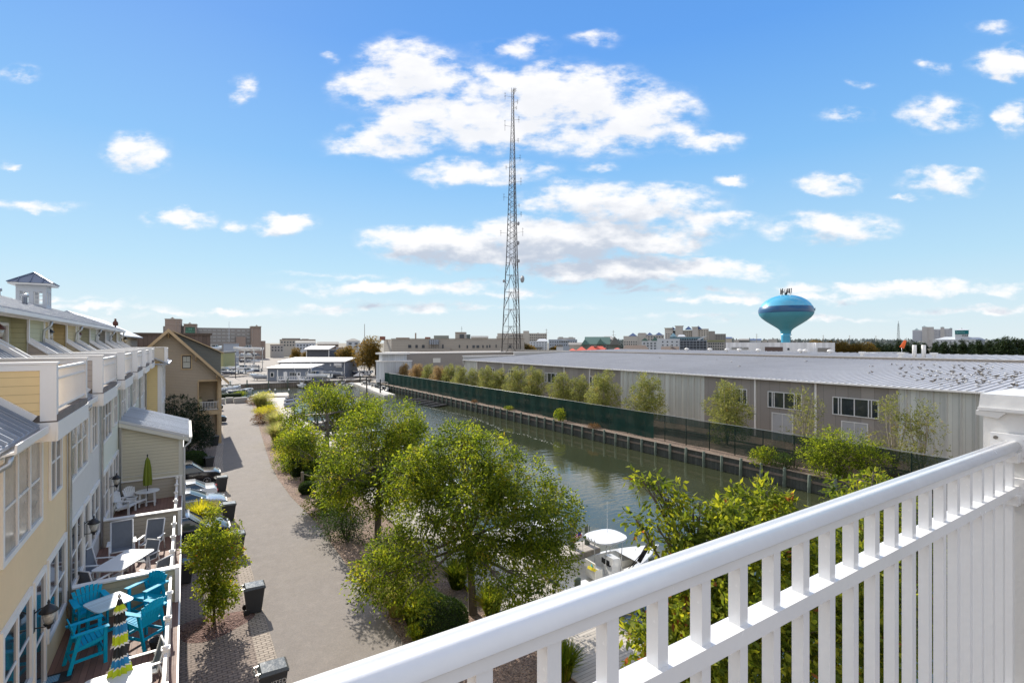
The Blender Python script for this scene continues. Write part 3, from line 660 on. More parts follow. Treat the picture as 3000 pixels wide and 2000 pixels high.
LF_P = leafmat('pine_needles', (.010,.020,.008), (.022,.040,.014), (.042,.062,.022), .12, .35)
LF_AU = leafmat('autumn_leaves', (.06,.05,.015), (.13,.10,.022), (.24,.15,.03), .35, .5)
def lobes_px(base, lst):
    """lobes given as photo px, py, depth, radii; turned into real positions relative to the base"""
    out_ = []
    for (px,py,D,rx,ry,rz) in lst:
        x, y, _ = cf(px, D); z = CH-(py-1003)*D/F; out_.append((x-base[0], y-base[1], z, rx, ry, rz))
    return out_
bA = (9.22,28.42,0); bB = (10.5,46.5,0); bC = (10.14,18.73,0); bE = (10.5,57,0)
tree('big_tree','broad crowned green tree nearest the boat with forked trunk','tree',bC,3.3,.17,
     lobes_px(bC,[(1215,1400,22,1.25,1.25,1.1),(1300,1370,23,1.6,1.6,1.25),(1420,1370,22,1.6,1.6,1.3),(1520,1430,22,1.5,1.4,1.3),(1600,1500,21,1.25,1.2,1.2),(1260,1520,21,1.2,1.2,1.1),(1400,1510,20.5,1.6,1.5,1.3),(1180,1640,19.5,1.2,1.2,1.1),(1200,1740,18.3,.7,.7,.6),(1530,1590,20.5,1.3,1.2,1.1),(1105,1690,18.5,.8,.8,.7),(1620,1610,20.5,.75,.75,.8),(1440,1640,20,1.0,1.0,.7),(1350,1290,23,1.0,1.0,.8),(1490,1730,17.5,.55,.6,.45),(1590,1720,17.5,.6,.6,.4)]),
     13000,7,.14,.066,LF_A,seed=11,droop=.55,sprig=.5,gap=-.10,freq=1.9,lean=(-.1,.2))
tree('middle_tree','upright tree with yellow tinged top standing by the curve of the road','tree',bA,4.4,.19,
     lobes_px(bA,[(1075,1265,31,1.6,1.6,1.3),(1150,1240,32,1.7,1.7,1.4),(1200,1300,31,1.4,1.4,1.2),(1010,1430,29,1.15,1.1,1.0),(1075,1430,29,1.4,1.4,1.2),(1150,1430,29.5,1.5,1.5,1.4),(1110,1350,30,1.8,1.8,1.5),(1215,1400,30,1.2,1.2,1.1),(1005,1395,26.8,1.0,1.0,.9),(962,1400,25.8,.6,.6,.5),(985,1440,26,.5,.5,.4),(990,1335,27.6,.9,.9,.8),(1215,1270,33,.7,.7,.6)]),
     9500,7,.155,.076,LF_A,seed=23,droop=.35,sprig=.5,gap=-.10,freq=1.8)
tree('tall_tree','tall dark green tree in front of the floating dock','tree',bB,5.0,.2,
     lobes_px(bB,[(875,1255,46,1.2,1.2,1.0),(880,1275,38.5,.9,.9,.8),(1085,1190,49,1.1,1.1,.9),(855,1215,47,.7,.7,.5),(930,1190,47,1.9,1.9,1.6),(965,1155,49,1.8,1.8,1.3),(1010,1215,48,1.7,1.7,1.5),(895,1285,45,1.6,1.6,1.4),(965,1280,46,1.9,1.9,1.6),(1060,1235,48,1.2,1.2,1.0),(885,1355,43,1.0,1.0,.8),(950,1370,44,1.4,1.4,1.2),(1020,1325,46,1.4,1.4,1.2)]),
     7500,6,.20,.10,LF_A,seed=37,droop=.3,sprig=.6,gap=-.08,freq=1.5)
bG = (8.9,37.5,0)
tree('leaning_tree','thin leaning tree reaching over the asphalt left of the tall tree','tree',bG,2.6,.09,
     lobes_px(bG,[(852,1298,36,.85,.85,.6),(900,1290,37.5,1.1,1.1,.85),(938,1340,36,1.0,1.0,.8),(880,1335,35,.6,.6,.45)]),1900,6,.15,.075,LF_A,seed=43,droop=.3,sprig=.45,gap=-.1,lean=(-.5,0))
# young maple by the driveway
bM = (.95,23.6,.1)
tree('young_maple','young yellow green maple with reddish tip in the driveway bed','tree',bM,1.5,.055,
     lobes_px(bM,[(628,1515,20.5,.20,.20,.36),(618,1580,20.6,.45,.45,.45),(665,1600,20.2,.45,.45,.42),(590,1635,20.4,.42,.42,.42),(640,1670,20,.58,.55,.5),(612,1735,20,.5,.48,.45),(655,1750,20.2,.42,.42,.4),(632,1790,20.3,.28,.28,.25),(705,1560,20,.22,.22,.18),(560,1600,20.5,.2,.2,.2),(690,1640,20,.3,.3,.3)]),
     2300,5,.115,.075,LF_C,seed=51,droop=.1,sprig=.25,gap=-.22,freq=2.5,twigs=6)
q = MB(); bR = cf(632,20.5); z = CH-(1465-1003)*20.5/F
# foreground cherry trees behind the railing
bD = cf(2120,11.6); bD = (bD[0],bD[1],0)
tree('near_cherry_tree','large leaved tree close below the balcony railing on the right','tree',bD,4.0,.12,
     lobes_px(bD,[(1880,1400,12.6,.15,.15,.12),(1925,1418,12.5,.2,.2,.15),(1975,1455,12.4,.25,.25,.2),(2030,1490,12.2,.32,.32,.26),(1865,1525,11.8,.18,.18,.13),(1925,1540,11.7,.26,.26,.18),(1990,1560,11.6,.32,.32,.24),(2050,1580,11.8,.45,.45,.35),(1960,1625,11.4,.3,.3,.2),(2120,1540,12,.6,.6,.5),(2230,1490,12.4,.6,.6,.5),(2300,1560,12,.8,.8,.7),(2150,1640,11.4,1.0,1.0,.8),(2040,1720,11,.7,.7,.6),(2300,1700,11.4,1.1,1.0,1.0),(1930,1830,10.4,.8,.8,.7),(2100,1830,10.4,1.0,1.0,.9),(2290,1900,10.4,1.0,1.0,1.0),(2010,1960,9.6,.8,.8,.7),(2450,1700,12,1.0,1.0,1.0),(2470,1880,11,1.0,1.0,1.0),(2450,1510,13.5,.5,.5,.35),(2560,1800,12,1,1,1.2)]),
     5600,7,.175,.085,LF_D,seed=61,droop=.5,sprig=.4,gap=-.25,freq=2.4,twigs=6)
bD2 = cf(2540,13.2); bD2 = (bD2[0],bD2[1],0)
tree('small_cherry_tree','second large leaved tree mostly hidden behind the balusters','tree',bD2,3.2,.1,
     lobes_px(bD2,[(2480,1420,15,.35,.35,.3),(2560,1390,16,.35,.35,.2),(2600,1500,14,.8,.8,.8),(2520,1560,13.6,.8,.8,.7),(2700,1600,13,.9,.9,.9),(2640,1750,12.6,1,1,1),(2760,1800,12,1,1,1)]),
     1700,6,.17,.08,LF_D,seed=67,droop=.5,sprig=.4,gap=-.25,freq=2.4)
# birch row in front of the warehouse
def birch(seed, m, w=2.5, h=6.6, nn=2900, gp=-.42):
    r = random.Random(seed); lb = []
    for k in range(9):
        z = 1.2+(h-1.8)*k/8; rr = w*math.sin(math.pi*(.22+.70*k/8))**.8*.74; a = k*2.4+r.random()
        lb.append((rr*.7*math.cos(a), rr*.7*math.sin(a), z, rr*.75, rr*.75, .95))
    for k in range(3): a = k*2.1+seed; lb.append((.9*math.cos(a)*w/2.5, .9*math.sin(a)*w/2.5, h-.4-.4*k, .5,.5,.75))
    q = MB()
    for k in range(3):
        a = k*2.1+seed; q.tube([(0,0,-.1),(.25*math.cos(a),.25*math.sin(a),1.5),(.7*math.cos(a),.7*math.sin(a),h*.6),(.9*math.cos(a),.9*math.sin(a),h-.4)],[.07,.06,.04,.012],6)
    limbs(q, (0,0), 2.2, .06, lb, seed, twigs=5)
    return q.mesh('trunk', BARKL), crown_mesh('crown', lb, nn, 6, .15, .09, m, seed, droop=.15, sprig=.4, gap=gp, freq=2.0)
BV = [birch(101,LF_B), birch(102,LF_B), birch(103,LF_B,2.7), birch(104,LF_BR,2.2,5.4), birch(105,LF_B,2.1,6.6,1300,.05)]
bl = [(1150,3,.85,'leftmost rusty brown birch beside the curved white bay'),(1185,3,.95,'second rusty birch from the curved white bay'),(1222,3,1.0,'third rusty birch from the curved white bay'),(1255,1,.85,'greener birch after the three rusty ones'),(1288,3,1.0,'rusty birch before the stepped warehouse parapet'),
      (1318,0,.9,'birch left of the corner of the silver roof'),(1350,1,.9,'birch at the corner where the silver roof begins'),(1385,2,.85,'birch just right of the silver roof corner'),(1425,0,.95,'birch in front of the tower side of the wall'),(1465,1,.9,'birch left of the twin crowned pair'),
      (1515,2,1.0,'left one of the twin crowned birches below the radio tower'),(1568,0,1.0,'right one of the twin crowned birches below the radio tower'),(1645,1,.95,'birch next left of the first pale ribbed wall section'),(1700,2,.9,'narrower birch before the pale ribbed wall'),(1768,0,1.04,'birch covering the window left of the pale ribbed wall'),
      (1895,2,1.04,'birch standing alone before the middle ribbed wall'),(2130,1,1.02,'birch covering the window right of the ribbed wall'),(2355,4,1.0,'birch between the two clearly visible warehouse windows'),(2620,4,1.02,'birch left one of the thin pair at the right'),(2700,4,.95,'birch right one of the thin pair beside the pillar')]
for i, (px, v, s, lb) in enumerate(bl):
    a = (px-1500)/F; X = 51.0 + (.6 if i % 2 else -.3); D = X/(ST+a*CT); Y = D*(CT-a*ST)
    t = thing('birch', lb, 'tree', (X,Y,0), i*1.3, 'birch trees along the warehouse'); t.scale = (s,s,s)
    link('trunk', BV[v][0], t); link('crown', BV[v][1], t)
def bush_mesh(seed, m, L=.06, W_=.035, n=900, lobes=None, per=4, **k):
    r = random.Random(seed); lb = lobes or [(r.uniform(-.3,.3),r.uniform(-.3,.3),.45+r.uniform(-.1,.15),.55,.55,.42) for _ in range(5)]
    kk = dict(droop=.1, sprig=.14, gap=-.8, freq=3); kk.update(k); return crown_mesh('foliage', lb, n, per, L, W_, m, seed, **kk)
def shrub(name, label, cat, loc, me, s=1, group=None, rz=0, stem=True):
    t = thing(name, label, cat, loc, rz, group); t.scale = s if isinstance(s,tuple) else (s,s,s); link('foliage', me, t)
    if stem: link('stem', STEM, t)
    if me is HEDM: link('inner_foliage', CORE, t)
    return t
q = MB()
for k in range(5): a = k*1.26; q.tube([(.05*math.cos(a),.05*math.sin(a),-.05),(.25*math.cos(a),.25*math.sin(a),.6)],[.025,.01],5)
STEM = q.mesh('stem', BARK)
def grass_mesh(seed, m, n=900, h=1.1, spread=.75, w=.012):
    rg = np.random.RandomState(seed); a = rg.rand(n)*6.283; r0 = rg.rand(n)**.5*.22; P = np.stack([r0*np.cos(a), r0*np.sin(a), np.zeros(n)],1)
    b_ = a + rg.normal(0,.5,n); l = h*rg.uniform(.6,1.1,n); o = rg.rand(n)**.7*spread; d = np.stack([np.cos(b_),np.sin(b_)],1)
    M1 = P + np.stack([d[:,0]*o*.35, d[:,1]*o*.35, l*.62],1); T1 = P + np.stack([d[:,0]*o, d[:,1]*o, l*(1-.25*o)],1)
    s = np.stack([-d[:,1], d[:,0], np.zeros(n)],1)*w
    V = np.concatenate([np.stack([P-s, P+s, M1+s, M1-s],1), np.stack([M1-s, M1+s, T1+s*.3, T1-s*.3],1)]); V = V.reshape(-1,3); return np_mesh('blades', V, len(V)//4, [m])
BSH = [bush_mesh(1,LF_H), bush_mesh(2,LF_H), bush_mesh(3,LF_A,.08,.045,700), bush_mesh(4,LF_R,.07,.04,700), bush_mesh(5,LF_Y,.07,.03,800)]
GRS = [grass_mesh(1,LF_Y), grass_mesh(2,LF_G,1000,1.3,.9), grass_mesh(3,LF_A,700,1.0,.6,.014)]
HEDM = crown_mesh('foliage', [(0,0,.48,.62,.62,.48)], 5200, 3, .045, .03, LF_H, 9, droop=0, sprig=.05, gap=-2, shell=.97)
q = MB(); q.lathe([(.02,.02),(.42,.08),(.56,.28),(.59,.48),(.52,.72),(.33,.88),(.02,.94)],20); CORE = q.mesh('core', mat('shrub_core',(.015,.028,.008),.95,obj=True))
def gs(px,py): return at(px,py)
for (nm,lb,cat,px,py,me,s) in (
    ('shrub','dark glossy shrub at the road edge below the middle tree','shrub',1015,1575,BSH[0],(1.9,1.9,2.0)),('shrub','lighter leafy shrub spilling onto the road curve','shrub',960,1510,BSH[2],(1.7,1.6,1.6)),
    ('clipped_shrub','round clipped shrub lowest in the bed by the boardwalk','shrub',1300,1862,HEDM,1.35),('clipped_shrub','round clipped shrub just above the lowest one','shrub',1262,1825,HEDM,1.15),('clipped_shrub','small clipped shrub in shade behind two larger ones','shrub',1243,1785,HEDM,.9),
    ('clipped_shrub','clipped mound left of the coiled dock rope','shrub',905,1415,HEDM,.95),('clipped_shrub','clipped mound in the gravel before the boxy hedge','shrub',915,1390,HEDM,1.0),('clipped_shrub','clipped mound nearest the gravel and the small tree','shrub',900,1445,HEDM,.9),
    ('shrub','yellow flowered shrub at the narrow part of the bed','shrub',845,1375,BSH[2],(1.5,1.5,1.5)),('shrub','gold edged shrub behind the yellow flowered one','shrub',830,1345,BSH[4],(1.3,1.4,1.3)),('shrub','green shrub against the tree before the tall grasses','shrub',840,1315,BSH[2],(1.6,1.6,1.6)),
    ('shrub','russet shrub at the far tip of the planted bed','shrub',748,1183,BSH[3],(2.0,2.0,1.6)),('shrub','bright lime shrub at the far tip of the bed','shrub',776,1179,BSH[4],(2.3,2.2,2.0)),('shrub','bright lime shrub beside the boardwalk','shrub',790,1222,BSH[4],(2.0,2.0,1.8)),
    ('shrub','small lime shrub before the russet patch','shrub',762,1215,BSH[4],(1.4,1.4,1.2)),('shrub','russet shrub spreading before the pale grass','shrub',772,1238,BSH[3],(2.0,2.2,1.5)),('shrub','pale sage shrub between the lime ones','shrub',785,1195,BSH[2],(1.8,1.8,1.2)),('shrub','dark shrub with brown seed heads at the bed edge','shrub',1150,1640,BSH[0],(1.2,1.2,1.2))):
    shrub(nm,lb,cat,gs(px,py),me,s)
for (lb,px,py,me,s) in (('large mound of pale golden grass nearest the low tree',815,1300,GRS[1],2.0),('pale grass mound behind the largest one',808,1258,GRS[1],1.9),('tan and green grass mound before the russet tip shrub',763,1197,GRS[1],2.2),
    ('clump of green reed grass under the biggest tree',1215,1830,GRS[2],1.3),('second clump of green reed grass at the road corner',1160,1800,GRS[1],1.15),('tuft of thin grass right beside the lowest clipped shrub',1225,1885,GRS[2],.7),('green grass clump behind the forked trunk',1340,1720,GRS[2],1.3),('grass clump left of the boardwalk planks',1440,1800,GRS[2],1.2),
    ('small grass tuft before the dock rope post',916,1420,GRS[2],.8),('dark green grass seen between the balusters beside the planks',1650,1985,GRS[2],1.1),('golden grass clump behind the silver car',588,1545,GRS[0],1.5)):
    shrub('grass_clump', lb, 'grass', gs(px,py), me, s, 'ornamental grass clumps', rnd.random()*6, stem=False)
# loose weeds
q = MB()
rg = np.random.RandomState(3); n = 5200; P = np.stack([rg.uniform(6.9,10.8,n), rg.uniform(14,62,n), np.full(n,.03)],1)
k = wave_noise(P, .8, 5) > .25; P = P[k]; V = leaves(P, np.tile([0,0,1.],(len(P),1)), .12, .035, rg, droop=-.2)
tag(link('ground_cover', np_mesh('ground_cover', V, len(V)//4, [LF_A])), 'scattered weeds and fallen leaves over the mulch bed', 'ground cover', kind='stuff')
# boxy hedge
def hedge(label, c, d, seed, m=LF_H, dens=900):
    rg = np.random.RandomState(seed); n = int(dens*(d[0]*d[1]+2*d[2]*(d[0]+d[1]))); P = rg.uniform(-.5,.5,(n,3)); ax = rg.randint(0,5,n)
    P[ax==0,0]=.5; P[ax==1,0]=-.5; P[ax==2,1]=.5; P[ax==3,1]=-.5; P[ax==4,2]=.5; P *= np.array(d); P += rg.normal(0,.04,P.shape); P[:,2] += d[2]/2
    V = leaves(P, P/np.linalg.norm(P,axis=1)[:,None], .07, .04, rg); t = thing('hedge', label, 'hedge', c); link('foliage', np_mesh('foliage', V, len(V)//4, [m]), t)
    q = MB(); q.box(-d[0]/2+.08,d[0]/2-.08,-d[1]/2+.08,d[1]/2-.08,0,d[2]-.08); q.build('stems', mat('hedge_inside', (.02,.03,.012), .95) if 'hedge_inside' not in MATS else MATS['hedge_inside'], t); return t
a = at(882,1385); hedge('square clipped hedge beside the rope post', (a[0],a[1],0), (1.6,2.4,1.25), 5)
a = at(677,1166); hedge('long low clipped hedge on the lawn by the water', (a[0]-.3,a[1]+.8,0), (4.4,1.0,.9), 6, dens=260)
a = at(705,1160); shrub('shrub','round olive shrub behind the bigger stone block','shrub',(a[0],a[1],0),BSH[2],(1.7,1.6,1.1))
# big dark climbing shrub in front of the tan house
lb = [(-.9,0,1.6,1.9,1.6,1.4),(1.2,.2,1.7,1.6,1.5,1.4),(-1.6,.3,3.3,1.9,1.6,1.5),(.4,0,3.6,2.0,1.6,1.5),(1.6,-.2,2.8,1.1,1.2,1.2),(-.3,.2,5.0,1.8,1.5,1.0),(-2.4,0,4.5,1.2,1.2,1.0),(2.0,0,1.8,.8,.9,.9)]
tree('dark_tree','dense dark rounded tree with white blossom specks before the tan house','tree',(-.5,60.5,0),2.5,.2,lb,5200,6,.13,.08,leafmat('dark_leaves',(.010,.020,.010),(.020,.038,.018),(.035,.06,.03),.12,1.0,odd=(.3,.25,.25)),seed=71,droop=.2,sprig=.3,gap=-.6)
q_ = at(575,1400); shrub('round_shrub','clipped rounded shrub behind the black pickup','shrub',(.5,54.3,0),HEDM,(1.75,1.7,1.5))
# growth on the far bank
for (px,py,me,s,lb) in ((2245,1395,BSH[2],(1.8,1.6,1.7),'leafy weed bush hanging over the bulkhead left of the big one'),(2470,1400,BSH[2],(1,1,1),'weed beside the bright green bank tree'),(1642,1235,BSH[2],(1.1,1.1,1.9),'single weed shrub sprouting on the bulkhead cap'),(1492,1205,BSH[2],(1.0,1.2,.8),'small weed on the bulkhead below the green fence'),(1390,1180,BSH[3],(.9,1.0,.7),'dry tuft on the bulkhead left of the weeds'),(1740,1258,BSH[3],(1.3,1.3,.7),'dry brush at the foot of the green fence'),(2300,1400,BSH[0],(1.3,1.3,1.5),'dark weed on the bank behind the bulkhead'),(2620,1410,BSH[3],(1.2,1.2,1.3),'thin brown weed behind the see through fence'),(2700,1430,BSH[0],(1.3,1.3,1.4),'dark green weed behind the see through fence')):
    a = (px-1500)/F; X = 45.6 if px < 2600 else 47; D = X/(ST+a*CT); shrub('bank_shrub', lb, 'shrub', (X,D*(CT-a*ST),0), me, s)
a = (2460-1500)/F; X = 46.0; D = X/(ST+a*CT)
tree('bank_tree','bright yellow green bushy tree leaning over the far bulkhead','tree',(X,D*(CT-a*ST),0),1.2,.1,[(0,0,2.0,1.6,1.7,1.0),(0,-2.6,2.0,1.0,1.0,.8),(.2,1.7,2.2,1.2,1.3,.9),(0,-1.7,2.3,1.2,1.3,.9),(-.3,.5,3.1,1.3,1.4,.8),(-.2,-.8,3.2,1.1,1.2,.7),(-.8,2.4,1.3,.8,.9,.6),(-.7,1.0,.9,1.0,1.0,.6)],3000,6,.17,.08,LF_C if False else leafmat('locust_leaves',(.03,.055,.008),(.12,.17,.016),(.30,.34,.035),.5,1.2),seed=81,droop=.1,sprig=.55,gap=-.02,freq=2.2)
# ---------------- townhouses ----------------
XW, XR, XD = -2.94, -2.2, -0.2; ZD = 3.07; ZR = 9.95; PIT = 6.7; Y0 = 12.9
DECKM = mat('red_brown_decking', (.21,.115,.085), .7, var=.12, vs=1, pat='grooves', p=(.14,.06,.85), axis='x')
ROOFDK = mat('roof_membrane', (.20,.17,.15), .85, var=.25, vs=2, dirt=.4)
GARAGE = mat('garage_dark', (.05,.05,.055), .6)
COPPER = mat('copper_lamp', (.12,.045,.03), .4, metal=.5)
LGLASS = mat('lamp_glass', (.45,.44,.40), .1, var=.4, vs=25, spec=.9)
def sid(n, c): return mat(n, c, .75, var=.05, vs=.4, pat='lap', p=(.17,), dirt=.06)
def WBx(t):
    q = MB(); q.T = Matrix.Translation(-t.location); return q
def window(t, ax, pos, a0, a1, z0, z1, n=2, out_=1, name='window', fm=None, pm=None, w=.08, rail=True, munt=False, mid=.5):
    """ax 'x': plane at x=pos facing out_; a = along the wall"""
    q = WBx(t); p = WBx(t); d = .06*out_; lo, hi = sorted((pos+.003*out_, pos+d))
    def B(m, a, b, c, e, l=lo, h=hi):
        if ax == 'x': m.box(l, h, a, b, c, e)
        else: m.box(a, b, l, h, c, e)
    B(q, a0-w, a1+w, z1, z1+w*1.3); B(q, a0-w, a1+w, z0-w, z0); B(q, a0-w, a0, z0, z1); B(q, a1, a1+w, z0, z1)
    l2, h2 = sorted((pos+.001*out_, pos+.045*out_)); s = (a1-a0)/n
    for i in range(1, n): B(q, a0+s*i-w*.45, a0+s*i+w*.45, z0, z1, l2, h2)
    l3, h3 = sorted((pos+.0*out_, pos+.03*out_)); zm = z0+(z1-z0)*mid
    if rail:
        for i in range(n): B(q, a0+s*i+w*.5, a0+s*(i+1)-w*.5, zm-.025, zm+.025, l3, h3)
    if munt:
        for i in range(n): B(q, a0+s*(i+.5)-.012, a0+s*(i+.5)+.012, zm+.025, z1, l3, sorted((pos, pos+.027*out_))[1] if out_ > 0 else h3)
    l4, h4 = sorted((pos-.01*out_, pos+.012*out_)); B(p, a0, a1, z0, z1, l4, h4)
    f = q.build(name, fm or WHITE, t); pn = p.build('pane', pm or GLASS, f); return f
def lantern(t, p, s=1.0, m=None, out_=(1,0)):
    x, y, z = p; ox, oy = out_; q = WBx(t); m = m or BLK
    q.box(x-.03*s+(0 if ox else -.03), x+.03*s, y-.06*s, y+.06*s, z-.28*s, z+.18*s)
    cx, cy = x+ox*.26*s, y+oy*.26*s
    q.tube([(x,y,z+.1*s),(x+ox*.12*s,y+oy*.12*s,z+.2*s),(cx,cy,z+.22*s)], .014*s, 6); q.tube([(x,y,z-.2*s),(cx,cy,z-.22*s)], .012*s, 6)
    q.lathe([(.01*s,.36*s),(.03*s,.30*s),(.02*s,.27*s),(.05*s,.25*s),(.10*s,.21*s),(.17*s,.12*s),(.165*s,.1*s)], 12, (cx,cy,z)); q.lathe([(.03*s,-.27*s),(.05*s,-.2*s),(.09*s,-.17*s),(.09*s,-.15*s)], 12, (cx,cy,z))
    f = q.build('wall_lamp', m, t); g = WBx(t); g.lathe([(.07*s,-.148*s),(.11*s,-.02*s),(.12*s,.098*s)], 12, (cx,cy,z)); g.build('lamp_shade', LGLASS, f); return f
def rail_x(t, x, ya, yb, zb, zt, sp=.115, name='railing', mid=True, m=None, two=True):
    q = WBx(t); q.box(x-.035,x+.035,ya,yb,zt-.05,zt); q.box(x-.02,x+.02,ya,yb,zb,zb+.045)
    if mid: q.box(x-.02,x+.02,ya,yb,zt-.26,zt-.225)
    n = max(1, int((yb-ya)/sp))
    for i in range(1, n): y = ya+(yb-ya)*i/n; q.box(x-.0125,x+.0125,y-.0125,y+.0125,zb+.02,zt-.02)
    return q.build(name, m or WHITE, t)
def townhouse(i, label, wallc, sidec, upc, copper, extra=None, win_dark=False):
    Yb = Y0+PIT*i; t = thing('townhouse', label, 'townhouse', (XW, Yb+PIT/2, 0), 0, 'row of attached townhouses')
    wm = mat('render_%d' % i, wallc, .8, var=.04, vs=.5, bump=.002, bs=40, dirt=.10); sm = sid('siding_%d' % i, sidec); um = sid('upper_siding_%d' % i, upc)
    q = WBx(t); q.box(-13,XW,Yb+.01,Yb+PIT-.01,0,9.5); q.build('wall', wm, t)
    q = WBx(t); q.box(-13,-5.05,Yb+.01,Yb+PIT-.01,9.5,12.35); q.box(-5.05,-4.62,Yb+.01,Yb+.66,9.9,12.35); q.box(-5.05,-4.62,Yb+4.34,Yb+PIT-.01,9.9,12.35); q.build('upper_wall', um, t)
    q = WBx(t)
    for (a,b_) in ((Yb+.60,Yb+.72),(Yb+4.28,Yb+4.40),(Yb+PIT-.14,Yb+PIT-.02)): q.box(-4.65,-4.59,a,b_,9.9,12.34)
    q.box(-4.68,-4.56,Yb+.01,Yb+PIT-.01,12.2,12.34); q.build('corner_board', WHITE, t)
    # garage level
    q = WBx(t); q.box(XW-.02,XW+.03,Yb+.8,Yb+5.9,0,2.5); q.build('garage_door', GARAGE, t)
    # upper roof
    q = WBx(t); q.plate([(-4.38,Yb,12.38),(-7.1,Yb,13.5),(-7.1,Yb+PIT-.006,13.5),(-4.38,Yb+PIT-.006,12.38)], (0,0,-1), .1); q.plate([(-7.1,Yb,13.5),(-12,Yb,11.9),(-12,Yb+PIT-.006,11.9),(-7.1,Yb+PIT-.006,13.5)], (0,0,-1), .1)
    y = Yb+.2
    while y < Yb+PIT: q.beam((-4.36,y,12.41),(-7.1,y,13.53),.025,.05); y += .45
    q.build('roof', METR, t)
    q = WBx(t); q.prism([(-4.40,12.20),(-4.24,12.24),(-4.24,12.37),(-4.27,12.37),(-4.27,12.27),(-4.38,12.23)], 'y', Yb+.0, Yb+PIT-.05); q.build('gutter', WHITE, t)
    q = WBx(t); yy = Yb+PIT-.5; q.tube([(-4.32,yy,12.2),(-4.35,yy,12.02),(-4.52,yy-.1,11.85),(-4.54,yy-.1,11.6),(-4.54,yy-.1,11.2)], .05, 8); q.build('downspout', GALV, t)
    # balcony door in the recess
    f = window(t,'x',-5.05,Yb+2.0,Yb+3.7,ZR+.05,11.95,2,name='balcony_door',rail=False,pm=GLASSC if i%2 else GLASS); lantern(t,(-5.0,Yb+1.55,11.7),1.0,COPPER if copper else BLK)
    # lean-to metal roof either side of the roof deck
    for (a,b_) in ((Yb+.005,Yb+.62),(Yb+4.38,Yb+PIT-.005)):
        q = WBx(t); q.plate([(-2.44,a,9.72),(-4.62,a,11.4),(-4.62,b_,11.4),(-2.44,b_,9.72)], (0,0,-1), .06); y = a+.12
        while y < b_: q.beam((-2.43,y,9.75),(-4.6,y,11.42),.035,.07); y += .32
        q.build('lean_to_roof', METR, t)
        for yy in ((b_-.06,) if a < Yb+1 else (a+.06,b_-.05)): q = WBx(t); q.beam((-4.62,yy,11.5),(-2.52,yy,9.88),.10,.16); q.build('roof_edge_board', WHITE, t)
    for (a,b_) in ((Yb+.005,Yb+.58),(Yb+4.42,Yb+PIT-.005)):
        q = WBx(t); q.prism([(-2.50,9.55),(-2.30,9.60),(-2.29,9.74),(-2.32,9.74),(-2.33,9.63),(-2.47,9.59)], 'y', a, b_)
        q.box(-2.94,-2.5,a,b_,9.5,9.56); q.build('eave_gutter', WHITE, t)
    q = WBx(t); yy = Yb+PIT-.12; q.tube([(-2.4,yy,9.56),(-2.42,yy,9.42),(-2.8,yy,9.2),(-2.86,yy,9.0),(-2.86,yy,.2)], .05, 8); q.build('downspout', GALV, t)
    # roof deck
    ya, yb = Yb+.7, Yb+4.3
    q = WBx(t); q.box(-5.04,XR+.02,ya-.06,yb+.06,9.80,ZR); q.build('roof_deck', ROOFDK, t)
    q = WBx(t); q.box(XR-.0,XR+.035,ya-.09,yb+.09,9.42,9.8); q.box(-2.93,XR-.002,ya-.09,ya-.05,9.42,9.8); q.box(-2.93,XR-.002,yb+.05,yb+.09,9.42,9.8); q.box(-2.93,XR-.002,ya-.04,yb+.04,9.43,9.46); q.build('fascia', WHITE, t)
    for y in (ya, yb):
        s = -1 if y == ya else 1; q = WBx(t); q.prism([(-4.6,ZR),(XR-.22,ZR),(XR-.22,10.96),(-4.08,10.96),(-4.6,11.38)], 'y', y-.07, y+.07); pw = q.build('side_parapet', sm, t)
        q = WBx(t); q.box(-4.08,XR+.03,y-.1,y+.1,10.963,11.01); q.plate([(-4.08,y-.1,10.963),(-4.08,y+.1,10.963),(-4.62,y+.1,11.39),(-4.62,y-.1,11.39)], (0,0,1), .05); q.box(-4.08,XR-.22,y-.085,y+.085,10.84,10.96); q.build('coping', WHITE, pw)
        q = WBx(t); q.box(XR-.24,XR+.01,y-.09,y+.09,ZR-.12,10.962); q.build('corner_post', WHITE, t)
    rail_x(t, XR-.04, ya+.1, yb-.1, ZR+.08, ZR+.95)
    # windows
    dk = win_dark
    window(t,'x',XW,Yb+.35,Yb+3.3,7.25,9.12,3,w=.11,pm=GLASS if dk else GLASSC); window(t,'x',XW,Yb+4.35,Yb+5.6,7.45,9.1,2,pm=GLASS)
    window(t,'x',XW,Yb+.35,Yb+2.35,3.95,5.8,2,w=.11,pm=GLASS); window(t,'x',XW,Yb+2.75,Yb+3.7,ZD+.06,5.8,1,name='deck_door',mid=.45,w=.1,pm=GLASS); window(t,'x',XW,Yb+4.15,Yb+6.2,3.95,5.8,2,w=.11,pm=GLASS)
    lantern(t,(XW+.03,Yb+2.55,5.15),1.05,BLK)
    # lower deck
    q = WBx(t); q.box(XW+.005,XD,Yb+.003,Yb+PIT-.003,ZD-.05,ZD); q.build('deck_floor', DECKM, t)
    q = WBx(t); q.box(XD,XD+.04,Yb+.0,Yb+PIT-.001,ZD-.36,ZD+.01); q.box(XW+.01,XD-.01,Yb+.01,Yb+.06,ZD-.35,ZD-.06); q.build('deck_fascia', WHITE, t)
    for y in (Yb+.25, Yb+PIT-.25):
        q = WBx(t); q.box(XD-.3,XD-.1,y-.1,y+.1,0,ZD-.052); q.build('support_post', WHITE, t)
